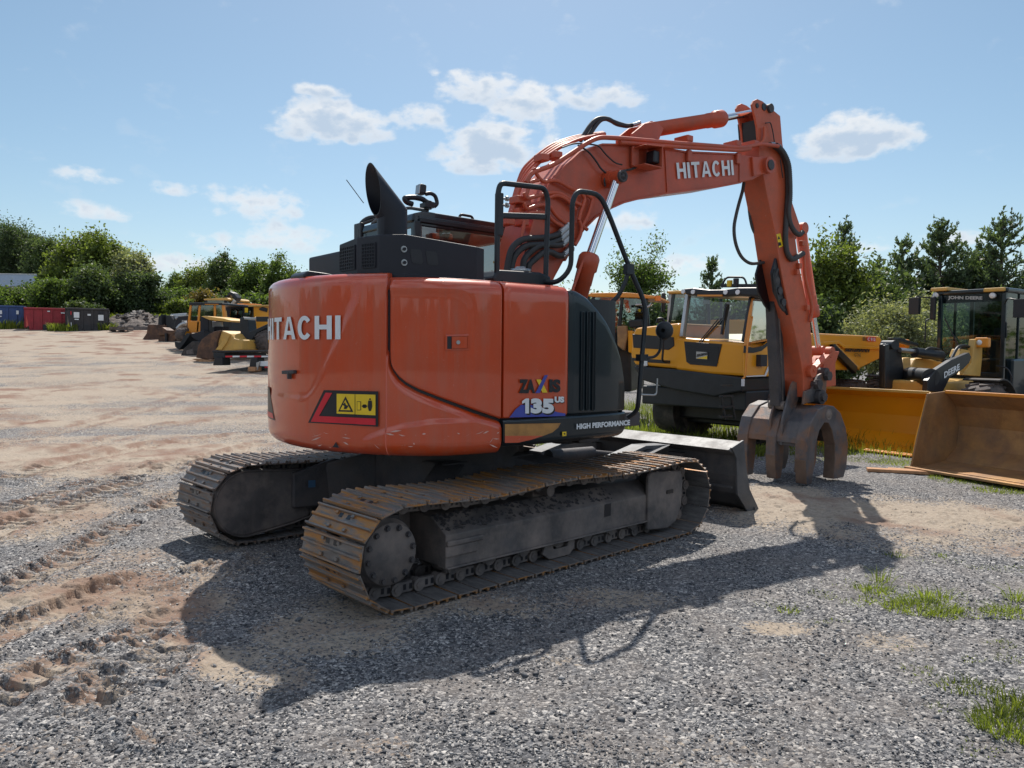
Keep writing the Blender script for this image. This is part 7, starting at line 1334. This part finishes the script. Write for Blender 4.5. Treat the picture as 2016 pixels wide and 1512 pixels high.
def pine(u, vt_, vb, wpx, Y, label, seed=1, base=0, group=None, dens=1.0, kind='pine'):
    X = (u - CXP) / FPX * Y; zt_ = at(u, vt_, Y)[2]; H = zt_ - base; w = wpx / FPX * Y / 2; T = thing('pine_tree', (X, Y, base), 0, label, 'pine', group); r = random.Random(seed); rn = np.random.default_rng(seed); mb = MB(); mb.cyl((0, 0, 0), (0, 0, H), .16, .012, n=8); Cs = []; As = []
    nw = int(H / .27)
    for k in range(nw):
        z = H * (.10 + .88 * k / nw); rr = w * (1 - (z / H)) ** .75 * r.uniform(.75, 1.15) + .10; nb = r.randint(6, 9)
        for q_ in range(nb):
            a = r.uniform(0, 6.28); L_ = rr * r.uniform(.65, 1.15); rise = L_ * r.uniform(.1, .95) + .05; z = z + r.uniform(-.15, .15); tip = np.array([L_ * math.cos(a), L_ * math.sin(a), rise]); mb.cyl((0, 0, z), tip + (0, 0, z), .022, .006, n=4, caps=False)
            m_ = int(30 * L_ / .8 * dens) + 12; t = rn.uniform(.22, 1.03, m_); base_ = np.array([0, 0, z]) + tip[None] * t[:, None]; up2 = tip / np.linalg.norm(tip); dv = rn.normal(0, .5, (m_, 3)) + up2 * .8 + np.array([0, 0, .45]); dv /= np.linalg.norm(dv, axis=1)[:, None]; base_ += rn.normal(0, .035, (m_, 3)); Cs.append(base_); As.append(dv)
            if r.random() < .55:
                k2 = 12; hh = r.uniform(.15, .42); sp = np.array([0, 0, z])[None] + tip[None] + np.stack([np.zeros(k2), np.zeros(k2), rn.uniform(0, hh, k2)], -1); dv = rn.normal(0, .45, (k2, 3)) + (0, 0, .9); dv /= np.linalg.norm(dv, axis=1)[:, None]; Cs.append(sp); As.append(dv)
    for z in np.linspace(H * .8, H * 1.0, 16): m_ = 10; dv = rn.normal(0, .4, (m_, 3)) + (0, 0, .9); dv /= np.linalg.norm(dv, axis=1)[:, None]; Cs.append(np.tile([0, 0, z], (m_, 1)) + rn.normal(0, .02, (m_, 3))); As.append(dv)
    C, D = np.vstack(Cs), np.vstack(As); n = len(C); s = .15 * rn.uniform(.7, 1.3, (n, 1)); b = np.cross(D, rn.normal(0, 1, (n, 3))); b /= np.linalg.norm(b, axis=1)[:, None]; V = np.stack([C - b * .012, C + D * s * .5 - b * .032, C + D * s, C + D * s * .5 + b * .032], 1).reshape(-1, 3)
    o = bpy.data.objects.new('crown', raw_mesh('crown', V, np.arange(n * 4).reshape(n, 4), LM[kind])); COL.objects.link(o); o.parent = T; mb.build('trunk', BARK, T); return T
GL, GRt = 'trees and shrubs behind the left machine row', 'trees behind the right machines'
tree('dense_tree', -30, 425, 600, 190, 88, 'deep', 'tall dark tree at the far left edge', 51200, .10, 90, 1, group=GL)
tree('dense_tree', 50, 440, 590, 130, 84, 'deep', 'dark tree with a rounded top above the pale blue trailer', 44800, .10, 80, 2, group=GL)
tree('dense_tree', 102, 468, 590, 80, 80, 'dark', 'narrow dark tree between the trailer and the big green tree', 18000, .12, 50, 3, group=GL)
tree('broadleaf_tree', 160, 462, 610, 120, 66, 'light', 'bright green tree with a ragged top behind the red dumpster', 32000, .12, 70, 4, group=GL)
tree('broadleaf_tree', 218, 470, 610, 120, 64, 'light', 'bright green spreading tree behind the charcoal dumpster', 32000, .12, 70, 5, group=GL)
tree('broadleaf_tree', 262, 495, 615, 90, 60, 'silver', 'greyish green tree above the rubble mound', 14400, .10, 60, 6, group=GL)
tree('dense_tree', 215, 520, 640, 130, 58, 'dark', 'dark green bush-like tree right behind the charcoal dumpster', 25600, .10, 70, 7, group=GL)
tree('dense_tree', 285, 540, 640, 85, 59, 'deep', 'low dark tree at the right end of the left thicket', 19200, .10, 60, 8, group=GL)
tree('shrub', 120, 545, 650, 110, 56, 'mid', 'mid green shrub with yellowish top behind the red dumpster', 19200, .10, 60, 9, cat='shrub', group=GL)
tree('shrub', 40, 560, 650, 110, 58, 'mid', 'weedy green shrub below the pale blue trailer', 19200, .10, 60, 10, cat='shrub', group=GL)
tree('shrub', -30, 570, 650, 90, 58, 'light', 'leafy shrub behind the blue dumpster', 14400, .10, 60, 11, cat='shrub', group=GL)
tree('shrub', 72, 565, 600, 40, 70, 'dry', 'brownish shrub beside the pale blue trailer', 4000, .12, 30, 12, cat='shrub', group=GL)
tree('shrub', 320, 590, 640, 70, 60, 'light', 'yellow-green weeds behind the skid loader bucket', 8000, .10, 50, 13, cat='shrub', group=GL)
tree('shrub', 358, 588, 640, 60, 58, 'light', 'bright weedy shrub left of the orange cab', 8000, .10, 50, 14, cat='shrub', group=GL)
tree('shrub', 345, 565, 625, 90, 70, 'mid', 'olive green brush in the gap above the skid loader', 12800, .10, 50, 15, cat='shrub', group=GL)
tree('shrub', 400, 568, 640, 90, 64, 'dry', 'dry brown-green brush behind the backhoe cab', 8000, .12, 50, 16, cat='shrub', group=GL)
tree('broadleaf_tree', 348, 545, 600, 40, 95, 'mid', 'small far tree right of the left thicket', 11200, .10, 30, 17, group=GL, spread=.4)
tree('broadleaf_tree', 392, 520, 610, 75, 90, 'light', 'pale green airy tree behind the orange cab', 12000, .12, 45, 18, group=GL, spread=.4)
tree('dense_tree', 442, 500, 610, 65, 80, 'dark', 'dark upright tree behind the folded black arm', 18000, .12, 50, 19, group=GL)
tree('broadleaf_tree', 500, 512, 630, 90, 78, 'mid', 'mid green tree beside the left edge of the orange house', 20000, .12, 60, 20, group=GL)
tree('broadleaf_tree', 560, 510, 630, 90, 76, 'mid', 'green tree showing just left of the orange counterweight', 16000, .12, 60, 21, group=GL)
tree('shrub', 480, 575, 640, 120, 62, 'mid', 'broad green shrub behind the yellow excavator', 10000, .12, 60, 22, cat='shrub', group=GL)
tree('shrub', 165, 590, 655, 70, 53, 'dark', 'dark shrub in the gap between the red and charcoal dumpsters', 9000, .10, 50, 23, cat='shrub', group=GL)
# right side
tree('willow_tree', 1258, 478, 640, 135, 42, 'mid', 'slender airy tree behind the orange-yellow cab roof', 9000, .085, 90, 31, base=0, group=GRt, spread=.32, hollow=.2, asp=.45)
tree('shrub', 1300, 570, 720, 130, 34, 'dark', 'dark shrub between the two cabs', 9000, .08, 60, 32, base=0, cat='shrub', group=GRt)
pine(1398, 510, 0, 96, 40, 'small pointed pine above the dumper cab roof', 33, group=GRt)
pine(1492, 545, 0, 91, 42, 'low pine half hidden by the excavator arm', 34, group=GRt)
tree('broadleaf_tree', 1640, 490, 760, 150, 27, 'light', 'leafy yellow-green tree right of the excavator arm', 26000, .075, 110, 35, base=0, group=GRt, asp=.55)
pine(1655, 452, 0, 143, 29, 'pine rising through the leafy tree right of the arm', 36, group=GRt)
pine(1770, 478, 0, 169, 33, 'pine with a blunt top left of the tallest pine', 37, group=GRt, dens=1.4)
pine(1845, 436, 0, 214, 32, 'tallest broad pine left of the loader cab', 38, group=GRt, dens=1.6)
pine(1965, 432, 0, 227, 31, 'thin-topped pine above the loader cab', 39, group=GRt, dens=1.2)
pine(1915, 495, 0, 143, 35, 'short pine between the two tall pines', 40, group=GRt, dens=1.3)
pine(1715, 520, 0, 130, 36, 'short pine just right of the leafy tree', 41, group=GRt, dens=1.3)
pine(2070, 450, 0, 221, 33, 'pine cut by the right edge of the picture', 42, group=GRt, dens=1.2)
tree('silver_shrub', 1760, 590, 760, 170, 22, 'silver', 'silvery green shrub behind the dumper skip', 22000, .05, 110, 43, base=0, cat='shrub', group=GRt, asp=.4)
tree('silver_shrub', 1835, 575, 760, 120, 24, 'silver', 'taller silvery shrub beside the loader cab', 16000, .05, 90, 44, base=0, cat='shrub', group=GRt, asp=.4)
tree('dense_tree', 1600, 590, 790, 150, 25, 'dark', 'dark understorey tree behind the excavator arm', 16000, .08, 80, 45, base=0, group=GRt)
tree('dense_tree', 1720, 535, 740, 190, 30, 'dark', 'dark bushy tree filling the gap below the short pine', 18000, .09, 80, 46, base=0, group=GRt)
tree('dense_tree', 1900, 525, 740, 220, 32, 'deep', 'deep green tree behind the loader cab', 18000, .10, 80, 47, base=0, group=GRt)
tree('dense_tree', 2060, 520, 760, 180, 30, 'deep', 'deep green tree beyond the right edge of the loader cab', 12000, .10, 80, 48, base=0, group=GRt)
tree('dense_tree', 1450, 585, 740, 180, 36, 'dark', 'dark low tree seen through the dumper cab', 9000, .12, 60, 49, base=0, group=GRt)
tree('shrub', 1130, 575, 720, 190, 40, 'mid', 'low green shrub behind the boom foot', 9000, .10, 60, 50, base=0, cat='shrub', group=GRt)
tree('dense_tree', 960, 560, 740, 260, 60, 'mid', 'green tree seen through the excavator cab glass', 9000, .16, 60, 51, base=0, group=GRt)
tree('dense_tree', 760, 560, 740, 300, 62, 'mid', 'green tree hidden mostly by the orange house', 7000, .18, 60, 52, base=0, group=GRt)
def far_wood():   # wooded horizon all round, reads as one mass
    r = np.random.default_rng(3); n = 60000; a = np.where(r.random(n) < .75, r.uniform(R_(-60), R_(60), n), r.uniform(R_(60), R_(300), n)); d = r.uniform(105, 135, n); x, y = d * np.sin(a), d * np.cos(a); hh = 3.5 + 3.5 * vnoise(a * 12, a * 0 + 3, 1, 8, 4); z = hill(x, y) + hh * r.random(n) ** .8
    V, F = leaves(np.stack([x, y, z], -1), .38); o = bpy.data.objects.new('distant_wood', raw_mesh('distant_wood', V, F, LM['mid'])); COL.objects.link(o); tag(o, 'line of far woods closing the horizon', 'wood', kind='stuff')
far_wood()
def near_wood():   # trees on the photographer's side of the yard, mirrored in the glossy paint
    r = np.random.default_rng(8); n = 60000; a = r.uniform(R_(75), R_(285), n); d = r.uniform(48, 62, n); x, y = d * np.sin(a), d * np.cos(a); hh = 3 + 5 * vnoise(a * 14, a * 0 + 9, 1, 18, 3)
    V, F = leaves(np.stack([x, y, hh * r.random(n) ** .8], -1), .45); o = bpy.data.objects.new('woodland_belt', raw_mesh('woodland_belt', V, F, LM['dark'])); COL.objects.link(o); tag(o, 'belt of woodland behind the photographer', 'wood', kind='stuff')
near_wood()
def grass():
    r = np.random.default_rng(12); B = []
    def blades(cx, cy, rx, ry, n, h, lean=.5, wd=.0035):
        k = n; a = r.uniform(0, 6.28, k); q_ = np.sqrt(r.random(k)); x = cx + rx * q_ * np.cos(a); y = cy + ry * q_ * np.sin(a); z = ground_fields(x, y)[0]
        H = h * r.uniform(.4, 1.15, k); t = r.uniform(0, 6.28, k); out = np.stack([(x - cx) / max(rx, .01), (y - cy) / max(ry, .01)], -1); d = np.stack([np.cos(t), np.sin(t)], -1) * .6 + out * .7; d = d * (lean * H)[:, None] * r.uniform(.3, 1.4, k)[:, None]
        B.append((x, y, z, H, d, wd * r.uniform(.7, 1.5, k)))
    def G_(u, v): return gpt(u, v)
    for (u, v, rx, ry, n, h) in ((1620, 1175, .09, .07, 90, .05), (1685, 1190, .10, .07, 90, .05), (1722, 1168, .12, .08, 220, .10), (1735, 1150, .06, .05, 40, .24), (1770, 1185, .25, .10, 420, .07), (1815, 1205, .22, .13, 620, .11), (1840, 1185, .12, .08, 90, .20), (1860, 1215, .12, .08, 160, .08), (1925, 1215, .16, .08, 220, .06), (1990, 1215, .15, .10, 260, .10), (2010, 1190, .08, .06, 60, .22),
                             (1510, 1195, .09, .06, 60, .04), (1552, 1205, .06, .05, 60, .08), (1610, 1228, .05, .04, 30, .05), (1650, 1225, .06, .04, 30, .04), (1810, 1325, .08, .05, 50, .06), (1905, 1360, .13, .08, 150, .09), (1990, 1440, .14, .12, 520, .15), (2005, 1400, .10, .08, 160, .16), (1972, 1275, .08, .05, 70, .05), (1850, 1108, .2, .08, 90, .04), (1985, 1125, .3, .09, 320, .04), (1765, 1100, .08, .06, 60, .09), (1850, 1100, .05, .05, 40, .07), (1930, 1480, .1, .05, 40, .05), (1920, 1305, .06, .04, 40, .05), (1985, 1305, .08, .05, 60, .05), (1780, 1280, .05, .04, 20, .04), (1850, 1400, .05, .04, 30, .05),
                             (1920, 945, .55, .30, 1500, .10), (1850, 925, .5, .25, 900, .09), (1985, 965, .4, .22, 900, .10), (1780, 912, .5, .25, 800, .10), (1700, 905, .7, .25, 900, .08), (1990, 930, .3, .2, 500, .14), (1560, 905, .5, .3, 400, .06), (1500, 890, .5, .3, 700, .08)):
        c = G_(u, v)
        if n < 300: blades(c[0] + .05, c[1] + .1, rx * 2.6, ry * 2.6, int(n * .35), h * .3, lean=1.2, wd=.0022)
        blades(c[0], c[1], rx * 1.15, ry * 1.3, int(n * 1.1), h * .5, lean=1.1, wd=.0026)
    for (x, y, rx, ry, n, h) in ((2.6, 13.4, 1.9, 1.2, 9000, .14), (5.0, 13.4, 1.2, .5, 900, .08), (1.8, 14.8, 2.0, 1.6, 5000, .20), (4.4, 15.2, 1.6, .8, 2000, .16), (8.0, 11.6, 1.4, .6, 2500, .12), (7.6, 14.5, 2.5, 2, 4000, .2), (6, 19, 8, 5, 14000, .35), (14, 22, 9, 6, 9000, .4)): blades(x, y, rx, ry, n, h, wd=.005)
    for (u, Y, rx, ry, n, h) in ((50, 53.5, 9, 2, 9000, .7), (170, 53, 5, 2, 7000, .6), (320, 56, 5, 2.5, 9000, .9), (400, 58, 5, 3, 7000, .8), (130, 49, 1.0, .8, 500, .5), (214, 50, .8, .8, 500, .5), (20, 66, 14, 6, 9000, 1.0), (480, 60, 5, 3, 7000, .8), (-40, 51, 4, 2, 3000, .6)): X = (u - CXP) / FPX * Y; blades(X, Y, rx, ry, n, h, wd=.03)
    x, y, z, H, d, w = (np.concatenate([b[i] for b in B]) for i in range(6)); n = len(x); t = r.uniform(0, 6.28, n); s = np.stack([np.cos(t), np.sin(t), 0 * t], -1) * w[:, None]; P0 = np.stack([x, y, z - .01], -1); P1 = P0 + np.stack([d[:, 0] * .35, d[:, 1] * .35, H * .65], -1); P2 = P0 + np.stack([d[:, 0], d[:, 1], H * .95], -1)
    V = np.stack([P0 - s, P0 + s, P1 + s * .8, P1 - s * .8, P2 + s * .08, P2 - s * .08], 1).reshape(-1, 3); i = np.arange(n)[:, None] * 6; F = np.vstack([i + [0, 1, 2, 3], i + [3, 2, 4, 5]])
    o = bpy.data.objects.new('grass', raw_mesh('grass', V, F, LM['grass'])); COL.objects.link(o); tag(o, 'tufts of bright green grass and weeds growing through the gravel', 'grass', kind='stuff')
grass()
